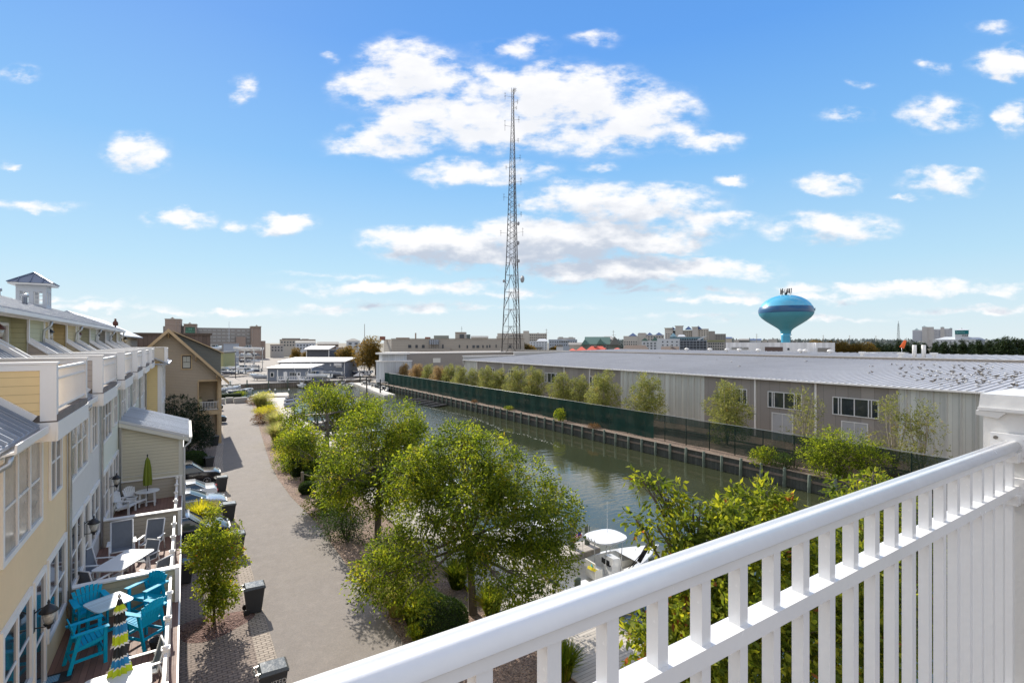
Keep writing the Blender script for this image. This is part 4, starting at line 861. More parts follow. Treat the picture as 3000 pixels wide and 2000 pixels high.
    if extra != 'sunroom':
        yr = [Yb+.18+k*(PIT-.36)/4 for k in range(5)]
        for y in yr[:-1] if i < 2 else yr:
            q = WBx(t); q.box(-.47,-.35,y-.06,y+.06,ZD,ZD+1.0); q.box(-.50,-.32,y-.09,y+.09,ZD+1.0,ZD+1.035); q.lathe([(.085,0),(.07,.03),(.02,.05)],8,(-.41,y,ZD+1.035)); q.build('deck_post', WHITE, t)
        for a,b_ in zip(yr[:-1], yr[1:]): rail_x(t,-.41,a+.062,b_-.062,ZD+.1,ZD+.93,.12,name='deck_railing',mid=False)
        y = Yb+PIT; q = WBx(t); q.box(XW+.01,-.28,y-.075,y+.075,ZD+.0,ZD+1.06); dv_ = q.build('divider_wall', sid('divider_%d' % i, (.44,.39,.31) if i else (.46,.40,.27)), t)
        q = WBx(t); q.box(XW+.01,-.16,y-.13,y+.13,ZD+1.063,ZD+1.11); q.build('coping', WHITE, dv_)
        q = WBx(t); q.box(-.30,-.18,y-.12,y+.12,ZD-.3,ZD+1.06); q.build('divider_post', WHITE, t)
    return t
specs = [('near yellow rendered townhouse with turquoise chairs on its deck',(.86,.64,.38),(.84,.61,.30),(.46,.40,.32),1),
 ('grey rendered townhouse with grey sling chairs on its deck',(.66,.63,.59),(.46,.39,.33),(.52,.50,.31),1),
 ('pale green rendered townhouse with the round white deck table',(.70,.70,.58),(.55,.47,.33),(.58,.46,.24),0),
 ('sage sided townhouse with the metal roofed sunroom in front',(.62,.63,.52),(.44,.39,.33),(.52,.50,.35),1),
 ('dim green townhouse right behind the sunroom roof',(.55,.57,.49),(.42,.39,.34),(.40,.38,.34),0),
 ('pale blue grey townhouse touching the tall yellow end wall',(.60,.60,.58),(.44,.41,.37),(.52,.47,.34),0)]
TH_ = []
for i, (lb,wc,sc_,uc,cp) in enumerate(specs): TH_.append(townhouse(i, lb, wc, sc_, uc, cp, 'sunroom' if i == 3 else None, i in (2,4)))
# the near house carries on a little toward the camera
t = TH_[0]; q = WBx(t); q.box(-13,XW,10.5,12.905,0,9.5); q.build('near_wall', MATS['render_0'], t)
q = WBx(t); q.plate([(-2.44,10.45,9.72),(-4.62,10.45,11.4),(-4.62,12.9,11.4),(-2.44,12.9,9.72)], (0,0,-1), .06); y = 10.6
while y < 12.9: q.beam((-2.43,y,9.75),(-4.6,y,11.42),.035,.07); y += .32
q.build('lean_to_roof', METR, t); q = WBx(t); q.prism([(-2.50,9.55),(-2.30,9.60),(-2.29,9.74),(-2.32,9.74),(-2.33,9.63),(-2.47,9.59)], 'y', 11.2, 12.905); q.box(-2.94,-2.5,10.5,12.905,9.5,9.56); q.build('eave_gutter', WHITE, t)
q = WBx(t); q.tube([(-2.4,11.3,9.56),(-2.42,11.3,9.42),(-2.62,11.1,9.3),(-2.84,11.05,9.15),(-2.87,11.05,.3)],.055,8); q.build('downspout', GALV, t)
# sunroom on the fourth house
t = TH_[3]; SG = sid('sage_siding', (.60,.56,.43)); a, b_ = 33.02, 39.5
q = WBx(t); q.add([(XW+.01,a,0),(-.16,a,0),(-.16,a,6.25),(XW+.01,a,7.1),(XW+.01,b_,0),(-.16,b_,0),(-.16,b_,6.25),(XW+.01,b_,7.1)],[(0,1,2,3),(4,7,6,5),(1,5,6,2),(0,3,7,4)]); sr = q.build('sunroom', SG, t)
q = WBx(t); q.plate([(XW+.02,a-.2,7.33),(.14,a-.2,6.27),(.14,b_+.2,6.27),(XW+.02,b_+.2,7.33)],(0,0,-1),.06); y = a-.18
while y < b_+.2: q.beam((XW+.02,y,7.37),(.15,y,6.31),.05,.09); y += .42
q.build('sunroom_roof', mat('sunroom_metal',(.50,.53,.58),.4,metal=.2,var=.05,pat='grooves',p=(.42,.10,.5),axis='y'), sr)
q = WBx(t); q.prism([(XW+.02,7.26),(.14,6.2),(.14,6.0),(XW+.02,7.05)],'y',a-.23,a-.203); q.box(.15,.28,a-.2,b_+.2,6.12,6.24); q.box(-.34,-.13,a-.03,a-.004,0,6.1); q.box(XW+.01,XW+.16,a-.03,a-.004,3.07,7.0); q.box(XW+.16,-.34,a-.025,a-.004,4.35,4.40); q.build('sunroom_trim', WHITE2 if False else mat('cream_trim',(.66,.65,.58),.6,var=.04), sr)
q = WBx(t); q.tube([(.2,a-.1,6.15),(.18,a-.12,5.95),(-.08,a-.12,5.7),(-.08,a-.12,.2)],.05,8); q.build('downspout', mat('white_pipe',(.66,.66,.65),.5), sr)
q = WBx(t); q.box(-2.0,-1.1,a-.05,a-.003,6.2,6.55) if False else q.box(-1.8,-1.3,a-.04,a-.004,3.5,3.7); q.build('vent', WHITE, sr)
# cupola
YC, XC = 38.0, -7.1; cu = thing('roof_cupola','white square cupola with blue grey hipped roof on the ridge','cupola',(XC,YC,13.2))
CUW = mat('cupola_white', (.58,.60,.63), .6, var=.04, obj=False)
q = WBx(cu); h0 = 13.0; w = .62; z1 = 15.0
q.box(XC-w,XC+w,YC-w,YC+w,h0-.3,13.85)
for sx_ in (-1,1):
    for sy_ in (-1,1): q.box(XC+sx_*w-(.16 if sx_>0 else 0),XC+sx_*w+(.16 if sx_<0 else 0),YC+sy_*w-(.16 if sy_>0 else 0),YC+sy_*w+(.16 if sy_<0 else 0),13.853,14.55)
q.box(XC-.09,XC+.09,YC-w,YC-w+.12,13.853,14.55); q.box(XC-.09,XC+.09,YC+w-.12,YC+w,13.853,14.55); q.box(XC+w-.12,XC+w,YC-.09,YC+.09,13.853,14.55); q.box(XC-w,XC-w+.12,YC-.09,YC+.09,13.853,14.55)
q.box(XC-w,XC+w,YC-w,YC+w,14.553,14.9); q.build('body', CUW, cu)
for ax_, ps in (('y',YC-w),('x',XC+w)):
    for s in (-1,1):
        c = (XC if ax_=='y' else YC)+s*.30; q = WBx(cu)
        for k in range(3):
            u = c-.20+k*.19
            if ax_=='y': q.box(u,u+.03,ps+.03,ps+.06,13.86,14.54)
            else: q.box(ps-.06,ps-.03,u,u+.03,13.86,14.54)
        for k in range(3):
            z = 13.87+k*.22
            if ax_=='y': q.box(c-.2,c+.2,ps+.035,ps+.055,z,z+.03)
            else: q.box(ps-.055,ps-.035,c-.2,c+.2,z,z+.03)
        q.build('window', WHITE, cu)
q = WBx(cu); o_ = .92; q.add([(XC-o_,YC-o_,15.0),(XC+o_,YC-o_,15.0),(XC+o_,YC+o_,15.0),(XC-o_,YC+o_,15.0),(XC,YC,15.62)],[(0,1,4),(1,2,4),(2,3,4),(3,0,4),(3,2,1,0)])
for (cx,cy) in ((-o_,-o_),(o_,-o_),(o_,o_),(-o_,o_)): q.beam((XC+cx,YC+cy,15.02),(XC,YC,15.66),.05,.05)
for k in (-.5,0,.5): q.beam((XC+k,YC-o_,15.03),(XC+k,YC-abs(k),15.62-abs(k)*.58),.03,.05); q.beam((XC+o_,YC+k,15.03),(XC+abs(k),YC+k,15.62-abs(k)*.58),.03,.05)
q.build('roof', mat('cupola_roof',(.15,.19,.27),.4,metal=.3,var=.06), cu); q = WBx(cu); q.box(XC-o_+.03,XC+o_-.03,YC-o_+.03,YC+o_-.03,14.903,14.99); q.build('eave', WHITE, cu)
for o__ in [cu]+[c for c in bpy.data.objects if c.parent is cu]: pass
cu.location.z -= .36
for (x,y,lb) in ((-6.2,27.5,'stubby metal roof vent pipe left of the cupola'),(-6.0,30.5,'paler roof vent pipe just left of the cupola')):
    q = MB(); q.lathe([(.09,-.4),(.09,.3),(.14,.32),(.14,.42),(.02,.46)],10); tag(q.build('vent_pipe', GALV, None, loc=(x,y,13.1)), lb, 'vent pipe')
# yellow end house standing forward
te = thing('townhouse','tall yellow sided end townhouse standing forward of the row with a gable','townhouse',(-5,57,0),0,'row of attached townhouses')
YS = sid('yellow_siding', (.80,.62,.30)); TS = sid('tan_siding', (.58,.50,.38))
q = WBx(te); q.box(-12,-2.06,53.12,63,0,9.6); q.build('wall', YS, te)
q = WBx(te); q.box(-2.06,-1.78,53.10,63,0,9.6); q.build('corner_bay', WHITE, te)
for zz in (7.3,4.2): window(te,'x',-1.78,54,56.5,zz,zz+1.8,2); window(te,'x',-1.78,58,60.5,zz,zz+1.8,2)
q = WBx(te); q.box(-4.5,-1.5,53.05,53.2,9.75,10.95); pp = q.build('side_parapet', TS, te); q = WBx(te); q.box(-4.5,-1.36,53.0,53.25,10.953,11.0); q.build('coping', WHITE, pp)
q = WBx(te); q.box(-1.58,-1.36,52.98,53.24,9.6,10.95); q.build('corner_post', WHITE, te); rail_x(te,-1.42,53.3,57,10.0,10.9)
q = WBx(te); q.plate([(-2.6,52.7,10.3),(-1.3,52.7,9.62),(-1.3,63,9.62),(-2.6,63,10.3)],(0,0,-1),.1); q.box(-1.34,-1.2,52.7,63,9.5,9.62); q.box(-2.9,-1.34,52.72,53.1,9.48,9.6); q.build('eave_roof', METR, te)
q = WBx(te); q.box(-13,-4.9,53.3,75,9.6,12.2); q.build('upper_wall', TS, te)
q = WBx(te); q.prism([(-10.6,12.3),(-5.4,12.3),(-7.96,13.72)],'y',53.2,53.35); q.build('gable', YS, te)
q = WBx(te); q.plate([(-7.96,52.9,13.95),(-4.4,52.9,12.0),(-4.4,76,12.0),(-7.96,76,13.95)],(0,0,-1),.12); q.plate([(-7.96,52.9,13.95),(-11.6,52.9,12.0),(-11.6,76,12.0),(-7.96,76,13.95)],(0,0,-1),.12)
q.build('roof', METR, te); q = WBx(te); q.plate([(-7.96,52.85,13.83),(-4.4,52.85,11.86),(-4.4,52.85,11.7),(-7.96,52.85,13.6)],(0,1,0),.03); q.plate([(-7.96,52.85,13.83),(-11.6,52.85,11.86),(-11.6,52.85,11.7),(-7.96,52.85,13.6)],(0,1,0),.03); q.build('bargeboard', WHITE, te)
window(te,'x',-4.9,54.5,56,10.0,12.0,1,name='balcony_door',rail=False); lantern(te,(-4.88,57,11.6),1.1)
q = MB(); q.lathe([(.06,0),(.06,.5),(.2,.55),(.2,.8),(.05,1.0),(.12,1.05),(.02,1.15)],10); tag(q.build('chimney_vent', COPPER, None, loc=(-5.2,56,12.35)), 'small rust coloured chimney cap beside the white ridge', 'chimney cap')
# brown metal building behind
tb = thing('brown_building','plain dark brown ribbed building behind the row of townhouses','building',(-6,92,0)); q = WBx(tb); q.box(-40,3,86,100,0,12.6); q.build('wall', mat('brown_metal',(.115,.08,.065),.55,var=.08,vs=.3,pat='grooves',p=(.5,.15,.4),axis='x'), tb)
q = WBx(tb); q.box(-40.2,3.2,85.8,86.0,12.45,12.75); q.build('coping', mat('brown_coping',(.10,.075,.06),.8), tb)
# ---------------- tan house ----------------
th = thing('tan_house','tan gabled house with corner porch and steep brown roof edges','house',(-1.6,73,0)); TAN = sid('tan_lap', (.44,.36,.265)); BT = mat('brown_trim', (.52,.38,.22), .7, var=.08)
rz_ = lambda x: 12.8-abs(x+1.57)*1.043
q = WBx(th); q.prism([(-6.7,0),(1.2,0),(1.2,rz_(1.2)-.1),(-1.57,12.65),(-6.7,rz_(-6.7)-.1)],'y',66.05,80)
q.prism([(1.2,7.05),(3.35,7.05),(3.35,rz_(3.35)-.1),(1.2,rz_(1.2)-.1)],'y',66.05,66.35); q.prism([(1.2,7.05),(3.35,7.05),(3.35,rz_(3.35)-.1),(1.2,rz_(1.2)-.1)],'y',69.8,80)
q.box(1.2,3.35,69.8,80,0,7.048); q.build('wall', TAN, th)
q = WBx(th); q.box(1.2,3.35,66.05,69.79,3.35,3.72); q.build('porch_floor', BT, th); q = WBx(th); q.box(1.21,3.3,66.1,69.79,7.06,7.2); q.build('porch_ceiling', TAN, th)
for (x,y) in ((3.08,66.02),(3.08,69.5)): q = WBx(th); q.box(x,x+.3,y,y+.3,0,7.045); q.build('porch_post', BT, th)
q = WBx(th); q.box(1.12,3.42,65.98,66.04,7.05,7.25); q.box(1.06,1.2,65.98,66.04,3.3,7.05); q.box(1.2,3.4,65.98,66.04,3.3,3.75); q.build('porch_trim', BT, th)
def rail_y(t,y,xa,xb,zb,zt,sp=.14):
    q = WBx(t); q.box(xa,xb,y-.03,y+.03,zt-.06,zt); q.box(xa,xb,y-.02,y+.02,zb,zb+.06); n = int((xb-xa)/sp)
    for i in range(1,n): x = xa+(xb-xa)*i/n; q.box(x-.02,x+.02,y-.02,y+.02,zb+.05,zt-.05)
    return q.build('porch_railing', WHITE, t)
rail_y(th,66.2,1.25,3.06,3.85,4.75); rail_x(th,3.2,66.4,69.4,3.85,4.75,.14,name='porch_railing',mid=False)
q = WBx(th); q.box(1.21,1.5,66.4,69.7,3.73,5.0); q.build('porch_side_wall', sid('pale_yellow_siding',(.5,.44,.22)), th)
window(th,'y',66.05,-.28,.38,8.62,9.86,1,-1,fm=mat('dark_brown_frame',(.05,.035,.025),.5),pm=mat('pale_blind',(.5,.5,.44),.4,var=.1),munt=True,w=.07)
q = WBx(th); q.box(-.48,-.36,66.0,66.046,8.4,10.1); q.box(.46,.58,66.0,66.046,8.4,10.1); q.box(-.36,.46,66.0,66.046,9.98,10.1); q.box(-.36,.46,66.0,66.046,8.4,8.52); q.build('window_surround', BT, th)
SHING = mat('dark_shingles', (.06,.055,.05), .9, var=.25, vs=3, bump=.01)
q = WBx(th); q.plate([(-1.57,65.2,12.86),(4.05,65.2,7.0),(4.05,80.5,7.0),(-1.57,80.5,12.86)],(0,0,-1),.16); q.plate([(-1.57,65.2,12.86),(-7.2,65.2,7.0),(-7.2,80.5,7.0),(-1.57,80.5,12.86)],(0,0,-1),.16); q.build('roof', SHING, th)
q = WBx(th)
for s in (1,-1): q.plate([(-1.57,65.14,12.9),(-1.57+s*5.66,65.14,6.98),(-1.57+s*5.66,65.14,6.62),(-1.57,65.14,12.5)],(0,1,0),.055)
q.build('bargeboard', BT, th)
for x in (-1.57,.9,2.9):
    q = WBx(th); z = rz_(x)-.35; q.beam((x,66.0,z-.55),(x,65.2,z-.05),.1,.1); q.box(x-.05,x+.05,65.3,66.0,z-.1,z); q.build('bracket', BT, th)
SLATE = sid('slate_siding', (.17,.17,.145)); 
q = WBx(th); q.prism([(-.9,12.15),(-.9,12.3),(3.42,10.2),(3.42,7.5)],'y',68,79); dm = q.build('dormer', SLATE, th)
q = WBx(th); q.plate([(-1.3,67.6,12.75),(3.75,67.6,10.2),(3.75,79.5,10.2),(-1.3,79.5,12.75)],(0,0,-1),.12); q.build('dormer_roof', BT, dm)
for (x,y,lb) in ((1.9,67.0,'dark wicker chair on the porch nearest the railing'),(2.4,68.3,'dark wicker chair further back on the porch')):
    q = MB(); q.cbox((0,0,.4),(.6,.6,.1)); q.cbox((0,.3,.7),(.6,.07,.6)); 
    for sx_ in (-.27,.27): q.cbox((sx_,0,.55),(.06,.6,.06)); q.cbox((sx_,-.26,.2),(.06,.06,.4)); q.cbox((sx_,.26,.2),(.06,.06,.4))
    tag(q.build('porch_chair', mat('dark_wicker',(.04,.035,.03),.8), None, loc=(x,y,3.72)), lb, 'chair')
# ---------------- deck furniture ----------------
TEAL = mat('turquoise_plastic', (.0,.36,.56), .6, spec=.2, var=.05, obj=True); LIMEF = mat('lime_fabric', (.50,.62,.02), .8, var=.06, obj=True); BLUF = mat('blue_fabric', (.02,.24,.50), .8, obj=True)
BLKF = mat('navy_fabric', (.025,.03,.035), .8, obj=True); WHF = mat('white_fabric', (.75,.75,.72), .8, obj=True); GREENF = mat('olive_fabric', (.17,.21,.02), .85, var=.12, obj=True)
SLING = mat('grey_sling', (.14,.16,.19), .75, var=.08, vs=8, obj=True, pat=None); WPL = mat('white_plastic', (.72,.72,.71), .45, var=.03, obj=True); TPL = mat('sunlit_blue_top', (.55,.70,.76), .4, var=.04, obj=True, pat='grooves', p=(.1,.1,.5), axis='y')  # table top blue is paled to paint sunlight into it
def adirondack(label, loc, rz, m, sh=.40, ht=1.0, group=None, name='adirondack_chair', nsl=7):
    """front is +y; sh seat height, ht top of the back"""
    t = thing(name, label, 'chair', loc, rz, group); w = .31
    q = MB()
    for k in range(6): y = .26-k*.095; q.cbox((0,y,sh-.01-(k*.022)),(w*2-.06,.085,.022),0,Matrix.Rotation(.16,3,'X'))
    q.build('seat', m, t)
    q = MB(); bh = ht-sh
    for k in range(nsl):
        u = (k-(nsl-1)/2)/((nsl-1)/2); top = bh*(1-.16*u*u); x0 = u*w*.62; x1 = u*w*1.02
        q.beam((x0,-.24,sh-.1),(x1,-.24-.30*top,sh+top*.97),.075,.02,0,(0,1,0)) if False else q.add([(x0-.034,-.24,sh-.12),(x0+.034,-.24,sh-.12),(x1+.042,-.24-.32*top,sh+top),(x1-.042,-.24-.32*top,sh+top),(x0-.034,-.265,sh-.12),(x0+.034,-.265,sh-.12),(x1+.042,-.265-.32*top,sh+top),(x1-.042,-.265-.32*top,sh+top)],[(0,1,2,3),(7,6,5,4),(0,4,5,1),(1,5,6,2),(2,6,7,3),(3,7,4,0)])
    q.beam((-w,-.29,sh+.06),(w,-.29,sh+.06),.03,.07); q.beam((-w,-.27-.3*bh*.6,sh+bh*.55),(w,-.27-.3*bh*.6,sh+bh*.55),.03,.07); q.build('backrest', m, t)
    for s in (1,-1):
        q = MB(); q.add([(s*(w-.03),-.42,sh+.25),(s*(w+.10),-.42,sh+.25),(s*(w+.13),.34,sh+.25),(s*(w-.03),.34,sh+.25),(s*(w-.03),-.42,sh+.225),(s*(w+.10),-.42,sh+.225),(s*(w+.13),.34,sh+.225),(s*(w-.03),.34,sh+.225)],[(0,1,2,3),(7,6,5,4),(0,4,5,1),(1,5,6,2),(2,6,7,3),(3,7,4,0)]); q.build('arm', m, t)
        q = MB(); q.beam((s*(w+.01),.27,0),(s*(w+.01),.27,sh+.22),.05,.08); q.build('leg', m, t)
        q = MB(); q.beam((s*(w+.01),-.46,0),(s*(w+.01),-.24,sh+.22),.05,.08); q.build('leg', m, t)
    q = MB(); q.beam((-w,.29,sh-.04),(w,.29,sh-.04),.03,.09); q.beam((-w,-.25,sh-.14),(w,-.25,sh-.14),.03,.08)
    for s in (1,-1): q.beam((s*w,.27,sh-.05),(s*w,-.3,sh-.16),.03,.09)
    if sh > .6:
        q.beam((-w,.27,.3),(w,.27,.3),.035,.07); q.beam((-w,-.40,.28),(w,-.40,.28),.035,.07)
        for s in (1,-1): q.beam((s*w,.27,.28),(s*w,-.40,.28),.035,.07)
    q.build('frame', m, t); return t
def face(p, tgt): return math.atan2(-(tgt[0]-p[0]), tgt[1]-p[1])
TC = at(262,1905,ZD)
for (px,py,lb) in ((262,1938,'turquoise high chair nearest the house door with its back to the wall'),(266,1852,'turquoise high chair against the divider with tall fanned back'),(428,1806,'turquoise high chair in the sunny corner by the railing'),(418,1880,'turquoise high chair with its back to the railing beside the black bucket')):
    p = at(px,py,ZD); tg = (p[0]+1,p[1]+.3) if px == 262 else (p[0]+.35,p[1]-1) if px == 266 else at(325,1862,ZD); adirondack(lb, p, face(p, tg), TEAL, .72, 1.24, 'turquoise high chairs', 'bar_chair', 7)
def sq_table(name, label, loc, rz, sx_, sy_, h, mt_, ml, wf=.0, round_=False, cat='table'):
    t = thing(name, label, cat, loc, rz); q = MB(); n = 24
    if round_: q.lathe([(sx_-.01,h-.03),(sx_,h-.015),(sx_-.005,h)],36)
    else:
        r = .14; pts = []
        for (cx,cy,a0) in ((sx_-r,sy_-r,0),(-sx_+r,sy_-r,90),(-sx_+r,-sy_+r,180),(sx_-r,-sy_+r,270)):
            for k in range(5): a = R(a0+22.5*k); pts.append((cx+r*math.cos(a), cy+r*math.sin(a)))
        q.prism(pts,'z',h-.035,h)
    q.build('tabletop', mt_, t); k_ = .62 if round_ else .8
    for s in (1,-1):
        for u in (1,-1): q = MB(); q.beam((s*sx_*k_,u*sy_*k_,0),(s*sx_*k_*.9,u*sy_*k_*.9,h-.036),.07,.07); q.build('leg', ml, t)
    q = MB()
    for s in (1,-1): q.beam((s*sx_*k_,-sy_*k_,.12),(s*sx_*k_,sy_*k_,.12),.05,.07)
    q.beam((-sx_*k_,0,.16),(sx_*k_,0,.16),.05,.07); q.build('frame', ml, t); return t
p = at(318,1862,ZD); sq_table('high_table','square high table with turquoise legs and pale slatted top',(p[0],p[1],p[2]),R(28),.46,.46,.98,TPL,TEAL)
def closed_umbrella(name, label, loc, bands, pole_m, top, n=22, base=None):
    t = thing(name, label, 'umbrella', loc); q = MB(); q.tube([(0,0,0),(0,0,top)],.02,8); q.lathe([(.03,top),(.035,top+.04),(.01,top+.1)],8); q.build('pole', pole_m, t)
    mats_ = []; q = MB()
    for (z0,r0,z1,r1,m) in bands:
        if m not in mats_: mats_.append(m)
        vs = []
        for z, r in ((z0,r0),(z1,r1)):
            for j in range(n):
                a = 2*math.pi*j/n; rr = r*(1 if j % 2 else .62)*(1+.13*math.sin(3*a+r*9)); vs.append((rr*math.cos(a), rr*math.sin(a), z-(.02 if j % 2 else 0)))
        q.add(vs,[(j,(j+1)%n,n+(j+1)%n,n+j) for j in range(n)], mats_.index(m), False)
    q.build('canopy', mats_, t, fix=False); return t
p = at(350,2060,ZD); z = [2.42,2.30,2.18,2.13,2.10, 2.05,1.90,1.86,1.66,1.62,1.42,1.38, 1.33,1.12,1.08,.92,.89,.68,.64]
closed_umbrella('striped_umbrella','closed patio umbrella striped blue white lime and navy',p,
  [(z[0],.04,z[1],.07,BLKF),(z[1],.07,z[2],.12,LIMEF),(z[2],.12,z[3],.14,WHF),(z[3],.09,z[5],.10,BLKF),(z[5],.10,z[6],.115,BLKF),(z[6],.12,z[7],.125,WHF),(z[7],.125,z[8],.14,BLUF),(z[8],.14,z[9],.145,WHF),(z[9],.145,z[10],.15,LIMEF),(z[10],.16,z[11],.185,WHF),
   (z[11],.10,z[12],.11,BLKF),(z[12],.11,z[13],.14,BLKF),(z[13],.145,z[14],.15,WHF),(z[14],.15,z[15],.18,BLUF),(z[15],.2,z[16],.21,WHF),(z[16],.21,z[17],.27,LIMEF),(z[17],.27,z[18],.28,WHF)], GALV, 2.45)
p = at(345,2095,ZD); sq_table('white_table','white rounded table at the near end of the first deck',p,R(3),.62,.5,.74,WPL,WPL)
def sling_chair(label, loc, rz, sc=1.0, recl=.35, group='grey sling chairs', ht=1.0):
    t = thing('sling_chair', label, 'chair', loc, rz, group); t.scale = (sc,)*3; w = .27; by = -.24-(ht-.42)*recl
    q = MB(); q.add([(-w,.25,.42),(w,.25,.42),(w,-.24,.38),(-w,-.24,.38),(-w,.25,.41),(w,.25,.41),(w,-.24,.37),(-w,-.24,.37)],[(0,1,2,3),(7,6,5,4),(0,4,5,1),(2,6,7,3)]); q.build('seat', SLING, t)
    q = MB(); q.add([(-w,-.24,.38),(w,-.24,.38),(w,by,ht),(-w,by,ht),(-w,-.255,.375),(w,-.255,.375),(w,by-.015,ht-.005),(-w,by-.015,ht-.005)],[(0,1,2,3),(7,6,5,4),(0,4,5,1),(2,6,7,3)]); q.build('backrest', SLING, t)
    q = MB()
    for s in (1,-1): q.tube([(s*w*1.04,.27,.42),(s*w*1.04,-.24,.38),(s*w*1.04,by,ht+.01)],.022,6)
    q.tube([(-w*1.04,by,ht+.01),(w*1.04,by,ht+.01)],.022,6); q.tube([(-w*1.04,.27,.42),(w*1.04,.27,.42)],.022,6); q.build('frame', WPL, t)
    for s in (1,-1):
        q = MB(); q.add([(s*(w+.01),-.33,.62),(s*(w+.09),-.33,.62),(s*(w+.11),.3,.66),(s*(w+.01),.3,.66),(s*(w+.01),-.33,.60),(s*(w+.09),-.33,.60),(s*(w+.11),.3,.64),(s*(w+.01),.3,.64)],[(0,1,2,3),(7,6,5,4),(0,4,5,1),(1,5,6,2),(2,6,7,3),(3,7,4,0)]); q.build('arm', WPL, t)
        q = MB(); q.tube([(s*(w+.04),.26,0),(s*(w+.04),.24,.64)],.024,6); q.build('leg', WPL, t); q = MB(); q.tube([(s*(w+.04),-.42,0),(s*(w+.04),-.26,.61)],.024,6); q.build('leg', WPL, t)
    return t
tcn = at(364,1700,ZD); sq_table('dining_table','long white rectangular dining table half in sunlight',tcn,R(-30),.5,.9,.74,WPL,WPL)
for (px,py,sc_,rc,ht,fx,lb) in ((285,1700,1.05,.3,1.0,0,'grey sling chair between the grey wall and the long table'),(275,1745,1.0,.3,.98,0,'grey sling chair mostly behind the low divider'),(357,1645,1.2,.4,1.15,1,'big reclining grey sling chair against the divider'),(443,1620,1.05,.4,1.12,2,'sunny grey sling recliner by the railing corner'),(424,1668,.95,.3,1.0,0,'grey sling chair at the far end of the long table'),(455,1712,.95,.3,1.0,0,'pale looking sling chair between the table and the railing')):
    p = at(px,py,ZD); rz = face(p,tcn) if fx == 0 else (R(185) if fx == 1 else R(165)); sling_chair(lb,p,rz,sc_,rc,ht=ht)
p = at(362,1680,ZD)
tr_ = at(432,1478,ZD); sq_table('round_table','round white table with a closed olive umbrella through it',tr_,0,.52,.52,.72,WPL,WPL,round_=True)
closed_umbrella('olive_umbrella','closed olive green umbrella standing in the round white table',tr_,[(2.45,.03,2.3,.10,GREENF),(2.3,.10,1.9,.17,GREENF),(1.9,.17,1.3,.21,GREENF),(1.3,.21,1.02,.19,GREENF)],BLK,2.5,n=16)
for (px,py,rz,lb) in ((482,1448,R(175),'white slatted armchair with fanned back by the sage wall'),(398,1488,R(230),'white slatted armchair turned toward the round table'),(368,1502,R(250),'white slatted armchair beside the dark green door')):
    adirondack(lb, at(px,py,ZD), rz, WPL, .42, 1.08, 'white deck armchairs')
p = at(352,1482,ZD); q = MB(); q.cbox((0,0,.42),(.5,1.0,.04)); q.cbox((0,0,.3),(.44,.94,.1),1)
for sx_ in (-.2,.2):
    for sy_ in (-.45,.45): q.cbox((sx_,sy_,.2),(.05,.05,.4),1)
tag(q.build('grill_table', [BLKF, WPL], None, loc=p), 'low dark topped white side bench by the wall', 'side table')
p = at(458,1905,ZD); t = thing('bucket','black bucket with a wire handle beside the deck railing','bucket',p); q = MB(); q.lathe([(.12,0),(.16,.30),(.17,.31),(.15,.30),(.11,.02)],18); q.build('body', BLKF, t); q = MB(); q.tube([(.16*math.cos(a/6*math.pi),.03,.3+.12*math.sin(a/6*math.pi)) for a in range(7)],.006,5); q.build('handle', GALV, t)
p = at(150,1992,ZD); q = MB(); q.cbox((0,0,.012),(.8,.5,.02),0); q.cbox((-.05,0,.026),(.4,.3,.01),1); o = tag(q.build('door_mat', [BLKF, mat('patterned_blue',(.03,.25,.45),.8,pat='grooves',p=(.03,.4,.7),axis='x',obj=True,pcol=(.6,.65,.6))], None, loc=p), 'navy mat with a blue patterned patch by the house door', 'mat')
p = at(420,2010,ZD); sling_chair('dark grey sling chair beside the striped umbrella',(p[0],p[1],p[2]),R(100),1.0,.3,group=None,ht=.95)
# ---------------- our own balcony ----------------
tl = thing('building_wing','our own building below the balcony','building',(-4,-6,0)); q = WBx(tl); q.box(-12,3.0,-12,.50,0,9.7); q.build('wall', MATS['render_0'], tl); q = WBx(tl); q.box(-12,3.05,-12,.66,9.72,9.95); q.build('balcony_floor', ROOFDK, tl); tl['label'] = 'rendered wing of the building under the white balcony railing'
rl = thing('balcony_railing','glossy white metal balcony railing crossing the lower right','railing',(0,.585,9.95)); YR = .585
def loaf(w, z0, z1, n=24):
    pts = [(w*.66,z0),(w*.66,z0+.004)]
    for k in range(n+1):
        u = math.cos(math.pi*k/n); pts.append((w*u, z0+.006+(z1-z0-.006)*(1-abs(u)**3.2)**.8-.0052*math.exp(-((u-.05)/.30)**2)))
    return pts+[(-w*.66,z0+.004),(-w*.66,z0)]
q = WBx(rl); prof = [(YR+y, z) for y, z in loaf(.030, 10.995, 11.027)]; q.prism(prof,'x',-3.5,2.66,smooth=True); q.build('top_rail', PVC, rl)
q = WBx(rl); q.box(-3.5,2.66,YR-.019,YR+.019,10.976,10.9945); q.build('rail_channel', PVC, rl)
q = WBx(rl); q.box(-3.5,2.655,YR-.022,YR+.022,10.826,10.858); q.build('mid_rail', PVC, rl)
q = WBx(rl); q.box(-3.5,2.655,YR-.022,YR+.022,10.03,10.065); q.build('bottom_rail', PVC, rl)
q = MB(); q.box(-.0125,.0125,-.0125,.0125,0,.953); bm_ = q.mesh('baluster', PVC); n = 0; x = .655*.585-.114*9
q.v
while x < 2.62: link('baluster', bm_, rl, (x+.054, 0, .113-.04+.002)).scale = (1,1,.999*1.0); x += .1145
